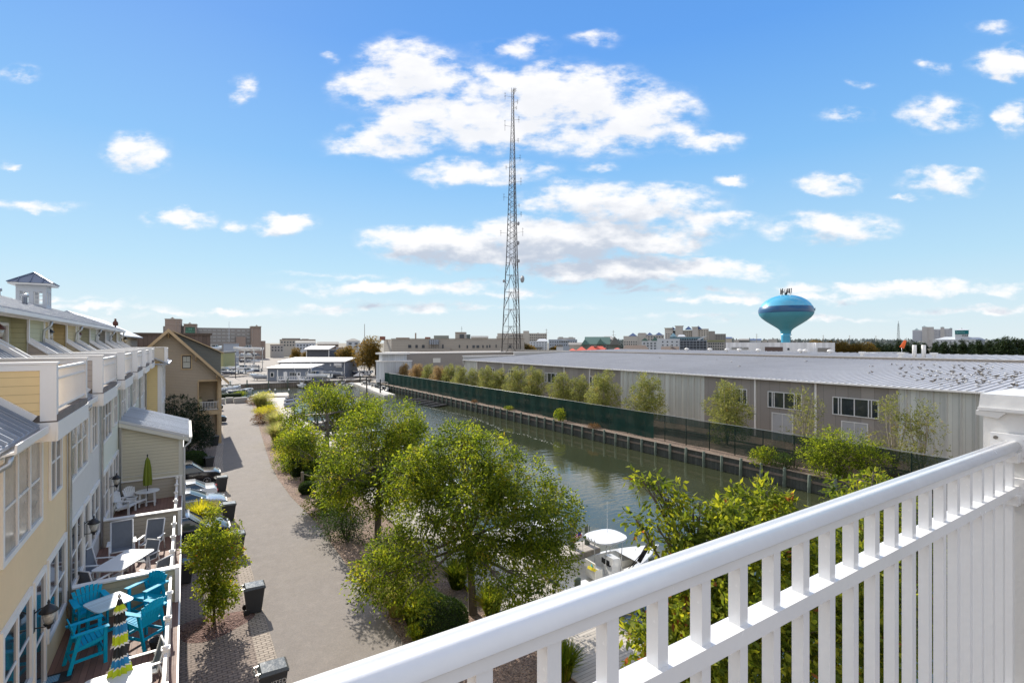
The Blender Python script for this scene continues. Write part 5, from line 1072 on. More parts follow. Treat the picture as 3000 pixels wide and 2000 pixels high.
for (zz,hh) in ((11.0,.05),(10.84,.045)):
    q = WBx(rl); q.box(2.645,2.668,YR-.06,YR+.06,zz-hh,zz+hh); q.box(2.60,2.645,YR-.028,YR+.028,zz-.05,zz-.012); br = q.build('bracket', PVC, rl)
    q = WBx(rl)
    for sy_ in (-.043,.043):
        for sz_ in (-.032,.032): q.tube([(2.646,YR+sy_,zz+sz_),(2.638,YR+sy_,zz+sz_)],.007,8)
    q.build('screw', mat('screw_steel',(.25,.24,.23),.3,metal=.8) if 'screw_steel' not in MATS else MATS['screw_steel'], br)
pi_ = thing('corner_pillar','square white corner pillar with a folded membrane cap','pillar',(2.85,.5,9.95)); PW = mat('painted_render',(.66,.655,.64),.6,var=.03,bump=.0006,bs=80,dirt=.05)
q = WBx(pi_); q.box(2.67,3.05,.25,.672,9.95,11.13); q.build('shaft', PW, pi_)
CAPM = mat('white_membrane',(.70,.70,.69),.45,var=.04,bump=.004,bs=9)
q = WBx(pi_); q.add([(2.655,.22,11.128),(3.06,.22,11.128),(3.06,.684,11.128),(2.655,.684,11.128),(2.662,.23,11.197),(3.06,.23,11.197),(3.06,.678,11.197),(2.662,.678,11.197)],[(0,3,2,1),(4,5,6,7),(0,1,5,4),(1,2,6,5),(2,3,7,6),(3,0,4,7)])
q.add([(2.650,.60,11.13),(2.650,.690,11.13),(2.655,.690,11.112),(2.655,.625,11.104),(2.6665,.60,11.13),(2.6665,.690,11.13),(2.6665,.690,11.112),(2.6665,.625,11.104)],[(0,1,2,3),(7,6,5,4),(0,4,5,1),(1,5,6,2),(2,6,7,3),(3,7,4,0)]); q.beam((2.652,.23,11.138),(2.652,.684,11.138),.008,.012); q.build('cap', CAPM, pi_)
# ---------------- bins ----------------
BINM = mat('bin_plastic', (.035,.038,.042), .45, var=.1, obj=True); LIDM = mat('bin_lid', (.05,.06,.06), .28, var=.1, obj=True, coat=.3, bump=.01, bs=4)
def make_bin(label, loc, rz=0, text=None, s=1.0):
    t = thing('wheelie_bin', label, 'bin', loc, rz, 'wheeled bins along the drive'); t.scale = (s,s,s)
    q = MB(); q.add([(-.26,-.24,.08),(.24,-.24,.02),(.24,.24,.02),(-.26,.24,.08),(-.36,-.31,.98),(.36,-.31,.98),(.36,.31,.98),(-.36,.31,.98)],[(0,3,2,1),(0,1,5,4),(1,2,6,5),(2,3,7,6),(3,0,4,7)]); q.box(-.385,.385,-.33,.33,.94,.985); q.build('body', BINM, t)
    q = MB(); q.add([(-.37,-.335,.99),(.40,-.335,.985),(.40,.335,.985),(-.37,.335,.99),(-.30,-.27,1.075),(.34,-.27,1.05),(.34,.27,1.05),(-.30,.27,1.075)],[(0,3,2,1),(4,5,6,7),(0,1,5,4),(1,2,6,5),(2,3,7,6),(3,0,4,7)])
    for y in (-.2,.2): q.beam((-.46,y,1.02),(-.33,y,1.03),.05,.03)
    q.tube([(-.46,-.24,1.02),(-.46,.24,1.02)],.018,6); q.build('lid', LIDM, t)
    for y in (-.25,.25):
        q = MB(); q.tube([(-.27,y-.03,.12),(-.27,y+.03,.12)],.12,14); q.build('wheel', BLK, t)
    if text:
        text_mesh(text,.17,.002,mat('faded_lettering',(.5,.5,.49),.7),t,(.02,-.316,.66),(R(90-4.5),0,0))
    return t
for (x,y,lb,tx,s,rz) in ((2.42,23.95,'dark grey bin standing alone at the edge of the asphalt',None,1.08,0),(2.30,17.55,'bin with white lettering at the very bottom of the picture','UNITED',1.12,0),(1.75,53.4,'bin lying in the house shadow behind the black pickup',None,1.0,.2),(2.30,44.6,'bin between the black pickup and the white sedan',None,1.08,0),(2.30,37.0,'bin just behind the young maple top',None,1.08,0),(2.30,31.0,'bin hidden in the leaves of the young maple',None,1.08,0),(-.05,28.6,'bin under the second deck corner in shade',None,1.0,0),(2.7,64.9,'black bin on the pavers beside the tan house post',None,1.05,.1)):
    make_bin(lb,(x,y,0.006),rz,tx,s)
# ---------------- cars ----------------
TYRE = mat('tyre', (.015,.015,.016), .85, obj=True); RIM = mat('rim', (.45,.45,.46), .3, metal=.8, obj=True); HLG = mat('headlight_glass', (.6,.6,.6), .1, spec=.9, obj=True); TLG = mat('taillight_glass', (.4,.01,.012), .15, obj=True); CGL = mat('car_glass', (.05,.07,.08), .04, spec=1.0, obj=True)
def paint(n, c, m=.3): return mat(n, c, .22, metal=m, var=.02, obj=True, coat=1.0)
PB = paint('black_paint',(.008,.008,.012)); PN = paint('navy_paint',(.008,.012,.03)); PW_ = paint('white_car_paint',(.7,.71,.73),.0); PS = paint('silver_paint',(.42,.45,.5),.5); PD = paint('dark_grey_paint',(.03,.035,.045),.4)
def bev(me, off, seg=2):
    bm = bmesh.new(); bm.from_mesh(me); bmesh.ops.recalc_face_normals(bm, faces=bm.faces); es = [e for e in bm.edges if e.calc_face_angle(0) > .35]
    bmesh.ops.bevel(bm, geom=es, offset=off, segments=seg, affect='EDGES', profile=.6); 
    for f in bm.faces: f.smooth = True
    bm.to_mesh(me); bm.free(); return me
def car(label, loc, rz, pm, kind='suv', group=None, s=1.0, name='parked_car', roofm=None):
    t = thing(name, label, 'car', loc, rz, group); t.scale = (s,)*3
    if kind == 'suv': L,wd,h,low = 4.8,.95,1.80,[(-2.38,.42),(-2.42,.95),(-2.32,1.12),(1.05,1.14),(2.05,1.05),(2.36,.9),(2.42,.5),(2.3,.28),(-2.25,.28)]; gb,gt,bz = (-2.3,1.3),(-2.0,.45),1.08
    else: L,wd,h,low = 4.7,.90,1.45,[(-2.3,.38),(-2.36,.8),(-2.2,.98),(-1.5,1.02),(1.1,.98),(2.0,.84),(2.3,.7),(2.36,.4),(2.25,.22),(-2.2,.22)]; gb,gt,bz = (-1.75,1.25),(-1.0,.3),.94
    q = MB(); q.prism(low,'y',-wd,wd); me = bev(q.mesh('body', pm), .07); link('body', me, t)
    gi = .16
    q = MB(); q.add([(gb[0],-wd+.05,bz),(gb[1],-wd+.05,bz),(gb[1],wd-.05,bz),(gb[0],wd-.05,bz),(gt[0],-wd+gi+.06,h-.05),(gt[1],-wd+gi+.06,h-.05),(gt[1],wd-gi-.06,h-.05),(gt[0],wd-gi-.06,h-.05)],[(0,3,2,1),(4,5,6,7),(0,1,5,4),(1,2,6,5),(2,3,7,6),(3,0,4,7)]); link('window_glass', bev(q.mesh('window_glass', CGL),.03), t)
    q = MB(); q.box(gt[0]-.03,gt[1]+.05,-wd+gi+.02,wd-gi-.02,h-.06,h); link('roof', bev(q.mesh('roof', roofm or pm),.025), t)
    for sy in (1,-1):
        for (xb,xt) in ((gb[0],gt[0]),(gb[1],gt[1]),((gb[0]+gb[1])/2-.2,(gt[0]+gt[1])/2-.05)): q = MB(); q.beam((xb,sy*(wd-.055),bz),(xt,sy*(wd-gi-.055),h-.05),.07,.05); q.build('window_pillar', pm, t)
        if kind=='suv': q = MB(); q.beam((gt[0]+.1,sy*(wd-gi-.08),h+.03),(gt[1]-.1,sy*(wd-gi-.08),h+.03),.03,.04); q.build('roof_rail', pm, t)
    for sx_ in (-1.42,1.45):
        for sy in (1,-1):
            r = .37 if kind=='suv' else .33; q = MB(); q.tube([(sx_,sy*(wd-.16),r),(sx_,sy*(wd+.015),r)],r,20); wl = q.build('wheel', TYRE, t)
            q = MB(); q.tube([(sx_,sy*(wd+.016),r),(sx_,sy*(wd+.022),r)],r*.22,12)
            for k in range(7): a = k*.8976; q.beam((sx_,sy*(wd+.019),r),(sx_+r*.66*math.cos(a),sy*(wd+.019),r+r*.66*math.sin(a)),.05,.012)
            q.tube([(sx_+r*.68*math.cos(a*.314),sy*(wd+.018),r+r*.68*math.sin(a*.314)) for a in range(21)],.018,5,cap=False); q.build('rim', RIM, wl)
    zz = low[-5][1] if kind=='suv' else .72
    for sy in (1,-1):
        q = MB(); q.cbox((L/2-.10 if kind=='suv' else 2.2,sy*(wd-.24),.84 if kind=='suv' else .66),(.16,.34,.15)); link('headlight', bev(q.mesh('headlight',HLG),.03), t)
        q = MB(); q.cbox((-L/2+.02,sy*(wd-.18),.95 if kind=='suv' else .78),(.14,.26,.2 if kind=='suv' else .14)); link('taillight', bev(q.mesh('taillight',TLG),.03), t)
        q = MB(); q.cbox((.95,sy*(wd+.1),1.08),(.12,.2,.13)); link('mirror', bev(q.mesh('mirror',pm),.03), t)
    q = MB(); q.cbox((L/2-.0,0,.72 if kind=='suv' else .5),(.08,1.0,.28 if kind=='suv' else .16)); q.build('grille', BLK, t); return t
car('black pickup like sport utility car with pale hood reflections',(-.05,48.0,0),0,PB,'suv')
car('white sedan parked tail out with red taillight showing',(-.45,42.9,0),math.pi,PW_,'sedan')
car('silver grey car with wide windscreen in front of the golden grass',(-.1,40.1,0),0,PS,'sedan',s=1.04)
car('dark navy van with white roof half hidden by the maple',(-.35,33.6,0),0,PN,'suv',s=1.03,roofm=PW_)
car('black car beside the tan house porch post',(2.4,82.4,0),0,PB,'suv'); car('dark car further up next to the tan house',(2.8,98,0),0,PD,'suv')
CG = 'cars parked along the marina street'
proto = car('first white pickup of the row by the far fence',cf(992,200),-TH+R(120),PW_,'suv',CG)
for (px,D,m,lb) in ((1008,198,0,'middle white pickup of the row by the far fence'),(1024,196,0,'third pale pickup of the row by the far fence'),(1037,195,1,'dark pickup closing the row by the far fence')):
    if m == 0: dup(proto, cf(px,D), -TH+R(120), lb, CG)
    else: car(lb,cf(px,D),-TH+R(120),PD,'suv',CG)
for k,(px,D) in enumerate(((975,222),(985,221),(996,219),(1007,217),(1018,215),(1029,213),(982,240),(1000,236))):
    dk = car('dark car',cf(px,D),-TH+R(110),(PD,PN,PB)[k%3],'sedan' if k%2 else 'suv',CG); dk['label'] = ('first','second','third','fourth','fifth','sixth','hindmost left','hindmost right')[k] + ' dark parked car under the autumn trees, counted from the office'
# ---------------- boats ----------------
GEL = mat('white_gelcoat', (.72,.73,.74), .2, var=.02, obj=True, coat=.6); NAVY = mat('dark_hull', (.03,.04,.07), .25, obj=True, coat=.5); GREYH = mat('grey_hull', (.30,.33,.38), .3, obj=True, coat=.4); OUTB = mat('outboard_grey', (.10,.115,.13), .3, obj=True, coat=.5); CANV = mat('black_canvas', (.015,.015,.017), .8, obj=True); VIN = mat('cream_vinyl', (.66,.65,.61), .6, obj=True)
def hull_mesh(L, B, H, hm, inner, deckfrac=.30, fl=.35):
    q = MB(); ns = 15; prof = []
    for i in range(ns):
        s = i/(ns-1); w = B/2*(1-max(0,(s-.45)/.55)**2.4)*(.94+.06*min(1,s*4)); w = max(w,.02); sh = H*(.86+.30*s*s); kz = -.12+.75*H*max(0,(s-.7)/.3)**2.2; ch = kz+.28*H+.2*s*H*.5
        x = -L/2+L*s; xr = x+ (.06*L*max(0,(s-.7)/.3)**2)
        prof.append([(x,0,kz),(x,w*.80,min(ch,sh-.1)),(xr,w,sh),(xr,max(0,w-.2),sh+.01),(xr,max(0,w-.22),fl*H),(x,0,fl*H)])
    n = 6
    for sgn in (1,-1):
        vs = [(p[0],p[1]*sgn,p[2]) for st in prof for p in st]; fs = []; 
        for i in range(ns-1):
            for j in range(n-1): fs.append((i*n+j,i*n+j+1,(i+1)*n+j+1,(i+1)*n+j))
        o = len(q.v); q.v += vs; 
        for f in fs:
            j = f[0]%n; fl_ = tuple(o+k for k in f); q.f.append(fl_ if sgn>0 else fl_[::-1]); q.m.append(0 if j < 2 else (1 if j == 2 else 2)); q.sm.append(j in (0,1,4))
        q.f.append(tuple(o+k for k in range(n))); q.m.append(0); q.sm.append(False)
    if deckfrac:   # foredeck
        i0 = int(ns*(1-deckfrac))
        for i in range(i0, ns-1):
            a = prof[i][3]; b_ = prof[i+1][3]; q.add([(a[0],-a[1],a[2]),(a[0],a[1],a[2]),(b_[0],b_[1],b_[2]),(b_[0],-b_[1],b_[2])],[(0,1,2,3)],1)
    return q.mesh('hull', [hm, GEL, inner])
def outboard(t, x, y, z, m=OUTB):
    q = MB(); q.tube([(x-.10,y,z+.62),(x-.05,y,z+.75),(x+.0,y,z+.62),(x+.02,y,z+.3),(x,y,z+.05)],[.10,.18,.23,.2,.12],10); q.tube([(x-.02,y,z+.1),(x-.08,y,z-.6)],[.08,.05],8); q.cbox((x+.12,y,z+.1),(.25,.2,.3)); return q.build('outboard_motor', m, t)
HM = {}
def boat(label, loc, rz, L=6.5, B=2.4, H=.95, hm=GEL, kind='console', group=None, bim=False, motor=1, name='motor_boat', tt=True):
    t = thing(name, label, 'boat', loc, rz, group); k = (L,B,H,hm.name); 
    if k not in HM: HM[k] = hull_mesh(L,B,H,hm,VIN)
    link('hull', HM[k], t); fz = .35*H
    if kind == 'console':
        q = MB(); q.add([(.05,-.38,fz),(.95,-.38,fz),(.95,.38,fz),(.05,.38,fz),(.28,-.34,fz+1.0),(.75,-.34,fz+.95),(.75,.34,fz+.95),(.28,.34,fz+1.0)],[(0,1,5,4),(1,2,6,5),(2,3,7,6),(3,0,4,7),(4,5,6,7)]); q.build('console', GEL, t)
        q = MB(); q.cbox((-.75,0,fz+.45),(.5,.8,.5)); q.cbox((-.98,0,fz+.85),(.08,.8,.4)); q.build('seat', VIN, t)
        if tt:
            q = MB(); n = 20; z = fz+2.05; pts = [(.05+1.05*math.copysign(abs(math.cos(a))**.7,math.cos(a)),.92*math.copysign(abs(math.sin(a))**.7,math.sin(a))) for a in [2*math.pi*i/n for i in range(n)]]; q.prism(pts,'z',z,z+.09); q.build('t_top', GEL, t)
            for sx_ in (-.35,.72):
                for sy in (-.5,.5): q = MB(); q.tube([(sx_,sy*.8,fz),(sx_+.05,sy,z)],.025,6); q.build('t_top_post', GALV, t)
    elif kind == 'cuddy':
        q = MB(); q.add([(-.3,-B*.36,H*.95),(1.9,-B*.20,H*1.02),(1.9,B*.20,H*1.02),(-.3,B*.36,H*.95),(.1,-B*.3,H+.62),(.55,-B*.26,H+.62),(.55,B*.26,H+.62),(.1,B*.3,H+.62)],[(0,1,5,4),(1,2,6,5),(2,3,7,6),(3,0,4,7),(4,5,6,7)]); q.build('windscreen', CGL, t); q = MB(); q.box(-.9,.7,-B*.31,B*.31,H+.63,H+.72); q.build('hard_top', GEL, t)
        q = MB(); q.beam((-.8,-B*.3,H*.8),(-.7,-B*.3,H+.63),.06,.06); q.beam((-.8,B*.3,H*.8),(-.7,B*.3,H+.63),.06,.06); q.build('top_post', GEL, t); q = MB(); q.cbox((-1.6,0,fz+.3),(.6,B*.6,.5)); q.build('seat', VIN, t)
    elif kind == 'pontoon':
        for x in (-1.8,-.2,1.6):
            for sy in (-1,1): q = MB(); q.cbox((x,sy*B*.33,fz+.3),(1.0,.5,.5)); q.build('seat', VIN, t)
    if bim:
        q = MB(); z = fz+1.95; vs = []; 
        for i in range(7): x = -1.5+i*.4; zz = z+.14*math.sin(math.pi*i/6); vs += [(x,-B*.42,zz-.1),(x,-B*.2,zz+.03),(x,B*.2,zz+.03),(x,B*.42,zz-.1)]
        q.add(vs,[(i*4+j,i*4+j+1,i*4+j+5,i*4+j+4) for i in range(6) for j in range(3)]); q.build('bimini_top', CANV, t)
        q = MB()
        for sy in (-1,1): q.tube([(-.3,sy*B*.43,H),(-1.5,sy*B*.42,z-.1)],.018,5); q.tube([(-.3,sy*B*.43,H),(.9,sy*B*.42,z-.1)],.018,5)
        q.build('bimini_frame', GALV, t)
    for i in range(motor): outboard(t, -L/2-.18, (i-(motor-1)/2)*.7, H*.45)
    return t
# the near boat
nb = boat('white centre console boat with hard top moored below the balcony',(18.55,19.7,-1.35),R(-3),7.0,2.65,1.15,GEL,'console',motor=2)
q = MB(); q.box(.02,.06,-.3,.3,1.08,1.34); q.box(.1,.2,-.25,.25,1.0,1.05); o = q.build('dash_screen', mat('screen_black',(.01,.01,.012),.1), nb)
q = MB(); q.tube([(.5,.4,2.5),(.5,.4,4.2)],[.014,.006],5); q.build('antenna', GEL, nb); q = MB(); q.tube([(-.7,.5,2.5),(-.7,.5,3.1)],[.01,.008],5); q.build('short_antenna', GEL, nb)
q = MB(); q.add([(.75,-.36,1.3),(.75,.36,1.3),(.6,.33,2.1),(.6,-.33,2.1)],[(0,1,2,3)]); q.build('windscreen', mat('clear_screen',(.5,.55,.6),.05,alpha=.35), nb)
for i in range(5):
    q = MB(); q.tube([(-1.0,-.5+.25*i,2.5),(-1.15,-.5+.25*i,2.75)],[.03,.03],6); q.build('rod_holder', GEL, nb)
q = MB(); 
for s in (1,-1): q.add([(.9,s*.4,.42),(3.2,s*.18,.5),(3.2,s*.7,.62),(.9,s*1.1,.52),(.9,s*.4,.75),(3.2,s*.18,.85),(3.2,s*.7,.85),(.9,s*1.1,.75)],[(4,5,6,7),(0,1,5,4),(1,2,6,5),(2,3,7,6),(3,0,4,7)])
q.build('bow_seat', VIN, nb)
q = MB(); q.tube([(1.4,-1.05,1.3),(2.4,-.9,2.15),(3.1,.4,2.25)],[.11,.13,.10],8); q.tube([(.5,-1.15,1.1),(1.9,-1.0,1.85)],.02,5); q.tube([(.7,-1.2,1.1),(2.3,-.95,2.1)],.02,5); q.build('folded_bimini', CANV, nb)
q = MB(); q.cbox((-2.0,-.7,.62),(.7,.5,.45)); q.build('cooler', GEL, nb)
# flag
q = MB(); q.tube([(0,0,0),(0,.12,1.5)],.012,5,2); 
for k in range(7):
    for i in range(6):
        x0 = i*.09; x1 = x0+.09; f_ = lambda x: .03*math.sin(x*12); z = 1.42-k*.055
        q.add([(-x0-.02,.11+f_(x0),z-x0*.35),(-x1-.02,.11+f_(x1),z-x1*.35),(-x1-.02,.11+f_(x1),z-.055-x1*.35),(-x0-.02,.11+f_(x0),z-.055-x0*.35)],[(0,1,2,3)],(k%2) if not (k<4 and i<3) else 3)
q.mesh
tag(q.build('flag', [mat('flag_red',(.55,.02,.03),.8), WHITE, GALV, mat('flag_blue',(.02,.03,.2),.8)], None, loc=(17.75,20.5,.0)), 'small red and white striped flag on a staff at the boat stern', 'flag')
q = MB(); q.cbox((0,0,.1),(.45,.3,.14),0,Matrix.Rotation(.5,3,'Y')); q.tube([(.0,0,.1),(.1,.1,.35)],.07,6,1); tag(q.build('life_jacket', [mat('yellow_vest',(.75,.62,.02),.7), TEAL], None, loc=(17.5,19.5,-.3)), 'yellow life vest draped over the boat seat', 'life vest')
for (x,y,h,lb) in ((17.9,21.6,1.35,'tall green tinted pile beside the short pier and the flag'),(18.9,21.5,1.1,'shorter pile right of the flag'),(15.6,22.4,1.0,'pile left of the short pier in the tree shade'),(22.5,18.0,.9,'pile off the bow of the white boat'),(14.9,17.6,.7,'pile at the boardwalk edge near the outboard motors'),(19.4,17.3,.7,'pile at the near side of the white boat')):
    q = MB(); q.lathe([(.15,-2.4),(.15,h),(.155,h+.02),(.02,h+.1)],12); tag(q.build('mooring_pile', PILE, None, loc=(x,y,0)), lb, 'mooring pile', 'mooring piles along the boardwalk')
SL_ = 'boats moored along the boardwalk'
for (x,y,rz,L,hm,kd,bm__,lb) in ((17.6,36.5,R(2),6.5,GEL,'cuddy',0,'white cabin boat seen through the middle tree'),(17.4,47.5,R(-2),6.2,GREYH,'console',0,'grey hulled boat behind the tall tree trunk'),(17.8,59,R(0),6.6,GEL,'console',1,'white boat with black canvas behind the tall tree'),(17.8,69,R(3),6.0,GEL,'cuddy',0,'white boat in the slip above the tall tree'),(18.2,79.5,R(0),6.0,GEL,'pontoon',1,'boat with bimini in the last slip'),(17.6,26.5,R(0),6.4,GEL,'console',0,'white boat under the canopy of the biggest tree')):
    boat(lb,(x,y,-1.38),rz,L,2.3,.95,hm,kd,SL_,bim=bool(bm__))
def jetski(label, loc, rz):
    t = thing('jet_ski', label, 'jet ski', loc, rz, 'jet skis by the boardwalk'); q = MB(); q.tube([(-1.4,0,.35),(-1.2,0,.4),(0,0,.45),(1.0,0,.5),(1.5,0,.62)],[.3,.5,.55,.4,.08],10); q.build('hull', GREYH, t)
    q = MB(); q.cbox((-.5,0,.95),(1.2,.35,.3)); q.build('seat', CANV, t); q = MB(); q.tube([(.3,0,.9),(.5,0,1.25)],.08,6); q.tube([(.45,-.35,1.25),(.45,.35,1.25)],.025,6); q.build('handlebar', CANV, t)
jetski('grey jet ski on its float at the bend of the boardwalk',(16.6,101,.1),R(10)); jetski('second grey jet ski nearer along the boardwalk edge',(15.7,95.5,.1),R(10))
MG = 'boats tied in the marina basin'
for (px,py,rz,L,kd,bm__,hm,lb) in ((1022,1133,60,6,'pontoon',1,GEL,'pontoon boat with black bimini left of the floating dock'),(1000,1124,60,6,'pontoon',1,GEL,'pontoon boat further out left of the floating dock'),(1068,1128,75,6,'pontoon',1,GEL,'first boat on the right side of the floating dock'),(1098,1135,75,6,'console',0,GEL,'second boat on the right side of the floating dock'),(1125,1143,75,5.5,'pontoon',1,NAVY,'dark boat nearest the green fence corner'),(1083,1121,70,6,'pontoon',1,GEL,'third boat on the right side of the floating dock'),(1112,1134,70,6,'cuddy',0,GEL,'boat tucked by the end of the green fence'),
        (884,1133,-95,7,'console',0,GEL,'open fishing boat with tall outriggers at the office quay'),(668,1142,30,6.5,'console',0,GEL,'white boat moored behind the lawn hedge'),(700,1150,20,6,'pontoon',1,NAVY,'dark canvas topped boat beside the lawn'),(1050,1112,70,6,'pontoon',1,GREYH,'grey boat at the inner end of the floating dock')):
    p = at(px,py,-1.2); boat(lb,(p[0],p[1],-1.4),R(rz),L,2.4,1.05,hm,kd,MG,bim=bool(bm__))
p = at(884,1133,-1.2)
for s in (-1,1):
    q = MB(); q.tube([(0,0,0),(s*1.8,0,5.2)],[.07,.05],6); tag(q.build('outrigger', WHITE, None, loc=(p[0]+s*.8,p[1],.6)), ('left' if s<0 else 'right')+' white outrigger pole on the open fishing boat', 'outrigger')
# boats stored ashore
def trailer(t, L, z):
    q = MB(); q.beam((-L*.3,-.5,z*.5),(L*.4,-.5,z*.6),.1,.1); q.beam((-L*.3,.5,z*.5),(L*.4,.5,z*.6),.1,.1)
    for sy in (-.9,.9): q.tube([(-.6,sy-.1,.3),(-.6,sy+.1,.3)],.3,12); q.tube([(-1.4,sy-.1,.3),(-1.4,sy+.1,.3)],.3,12)
    for x in (-L*.3,L*.25): q.beam((x,-.5,0),(x,-.5,z*.9),.1,.1); q.beam((x,.5,0),(x,.5,z*.9),.1,.1)
    q.build('trailer', GALV, t)
LG = 'boats stored ashore at the marina'
for (px,D,z,rz,L,kd,hm,lb) in ((925,150,1.0,160,10.5,'cuddy',GEL,'long white cabin cruiser ashore right of the blue office'),(972,162,.9,165,8,'console',GREYH,'grey covered boat behind the long white cruiser'),(715,185,1.2,175,11,'cuddy',GEL,'white and grey cruiser on stands left of the blue office'),(765,152,.5,175,7,'console',GREYH,'grey inflatable hulled boat against the office wall'),(668,205,2.0,90,8,'cuddy',GEL,'white boat seen bow on beneath the rack'),(655,178,.8,5,9,'cuddy',NAVY,'dark blue boat behind the tan house porch'),(690,192,.9,95,6,'console',GEL,'small pale boat seen from the stern near the rack'),
        (628,190,8.6,90,9,'cuddy',GEL,'white cruiser high up behind the tan roof'),(728,215,8.2,170,13,'cuddy',GEL,'biggest white cruiser on top of the storage rack'),(952,230,7.0,175,9,'console',GREYH,'shrink wrapped boat on the upper level of the right rack'),(948,215,2.8,170,9,'console',GREYH,'shrink wrapped boat on the lower level of the right rack')):
    x, y, _ = cf(px, D); t = boat(lb,(x,y,z),-TH+R(rz),L,2.8,1.3,hm,kd,LG,motor=1,tt=False); trailer(t, L, 0) if False else None
    if z < 2.5:
        q = MB()
        for sx_ in (-L*.3,L*.25):
            for sy in (-.8,.8): q.beam((sx_,sy,-z),(sx_,sy*.8,.3),.15,.15)
        q.build('stand', GALV, t)
def rack(label, px0, px1, D, levels, top):
    W_ = (px1-px0)/F*D; c = cf((px0+px1)/2, D); t = thing('boat_rack', label, 'storage rack', c, -TH); n = max(2,int(W_/4)); 
    for dy in (0,7):
        for i in range(n+1): q = MB(); x = -W_/2+W_*i/n; q.box(x-.12,x+.12,dy-.12,dy+.12,0,top); q.build('upright', GALV, t)
    for l in levels: q = MB(); q.box(-W_/2-.5,W_/2+.5,-.25,-.121,l,l+.25); q.box(-W_/2-.5,W_/2+.5,7.121,7.25,l,l+.25); q.build('shelf_beam', GALV, t)
    return t, c, W_
t, c, W_ = rack('steel boat storage rack left of the tall slate building',690,745,215,(2.6,5.2,7.8),8.2)
rr_ = random.Random(4)
for l,(zz) in enumerate((.3,2.9,5.5)):
    for i in range(3):
        lx = -W_/2+W_*(i+.5)/3; x = c[0]+lx*CT+3*ST; y = c[1]-lx*ST+3*CT
        boat('%s boat on the %s shelf of the storage rack' % (('left','middle','right')[i],('lowest','second','third')[l]),(x,y,zz),-TH+R(-90+rr_.uniform(-4,4)),5.6,2.1,.9,(GEL,NAVY,GREYH)[(i+l)%3],'console','boats on the storage rack',tt=False)
rack('tall two level rack carrying shrink wrapped boats',925,975,222,(2.6,6.6),6.9)
rb_ = random.Random(21); protos = [boat('proto',(0,0,0),0,7.2,2.5,1.0,GEL,'cuddy',tt=False), boat('proto',(0,0,0),0,6.4,2.3,.95,NAVY,'console'), boat('proto',(0,0,0),0,6.0,2.3,.9,GREYH,'console',tt=False)]
spots_ = ((655,172,'left end of the yard, first of the front boats'),(672,168,'second front boat from the tan house'),(695,170,'third front boat from the tan house'),(722,176,'fourth front boat, before the rack'),(742,182,'boat between the rack and the blue office'),(665,192,'back row boat nearest the tan roof'),(707,198,'back row boat below the rack'),(735,204,'back row boat right of the rack'),(985,168,'boat nearest the white tent'),(1003,172,'boat just behind the white tent'),(1062,170,'boat before the rusty trees'),(1080,166,'boat right of the tent near the fence'),(905,205,'boat behind the long office roof'),(930,208,'second boat behind the long office roof'),(955,212,'third boat behind the long office roof'),(648,215,'far boat showing beside the dormer'))
for i,(px,D,lb) in enumerate(spots_):
    x, y, _ = cf(px, D); args = ((x,y,.9), -TH+R(rb_.choice((90,100,80,170,10))), 'stored boat: '+lb, LG)
    if i < 3: o = protos[i]; o.location = args[0]; o.rotation_euler = (0,0,args[1]); o['label'] = args[2]; o['group'] = LG
    else: dup(protos[i%3], *args)
# piles with white caps in the basin
wc = MB(); wc.lathe([(.17,-2.4),(.17,.9)],10,mi=0); wc.lathe([(.19,.9),(.19,.96),(.02,1.25)],10,mi=1); wcm = wc.mesh('mooring_pile',[PILE,WHITE])
for k,(px,py) in enumerate(((648,1152),(664,1158),(706,1152),(722,1150),(740,1148),(757,1160),(790,1150),(806,1150),(838,1175),(846,1150),(640,1163))):
    p = at(px,py,.3); tag(link('mooring_pile', wcm, None, (p[0],p[1],0)), ('leftmost','second','third','fourth','fifth','sixth','seventh','eighth','ninth','tenth','lowest')[k]+' white capped pile in the far basin counted from the tan house', 'mooring pile', 'white capped piles')
# stone blocks
for (px,py,w,lb) in ((673,1180,1.3,'small tan stone block on the lawn edge'),(706,1180,2.2,'big grey stone block on the lawn edge'),(651,1183,.9,'narrow stone block beside the tan house')):
    p = at(px,py); q = MB(); q.cbox((0,0,.5),(w,1.0,1.0)); me = bev(q.mesh('stone_block', CONC),.06); tag(link('stone_block', me, None, (p[0],p[1]+.5,0)), lb, 'stone block')
# rope post
p = at(868,1425); q = MB(); q.lathe([(.12,-.1),(.12,1.15),(.125,1.16),(.02,1.2)],10); t = thing('rope_post','timber post with a slack rope before the clipped hedge','post',(p[0]+.4,p[1]-.3,0)); q.build('post', TIMB, t); q = MB(); q.tube([(.1,0,1.0),(.8,.3,.6),(1.6,.6,.5),(2.4,.9,.62),(3.0,1.1,.9)],.03,5); q.build('rope', mat('rope',(.4,.33,.22),.9), t)
q = MB(); q.lathe([(.1,-.1),(.1,1.0),(.02,1.05)],10); tag(q.build('rope_post', TIMB, None, loc=(p[0]+3.4,p[1]+.8,0)), 'second post at the other end of the slack rope', 'post')
p = at(1365,1840)
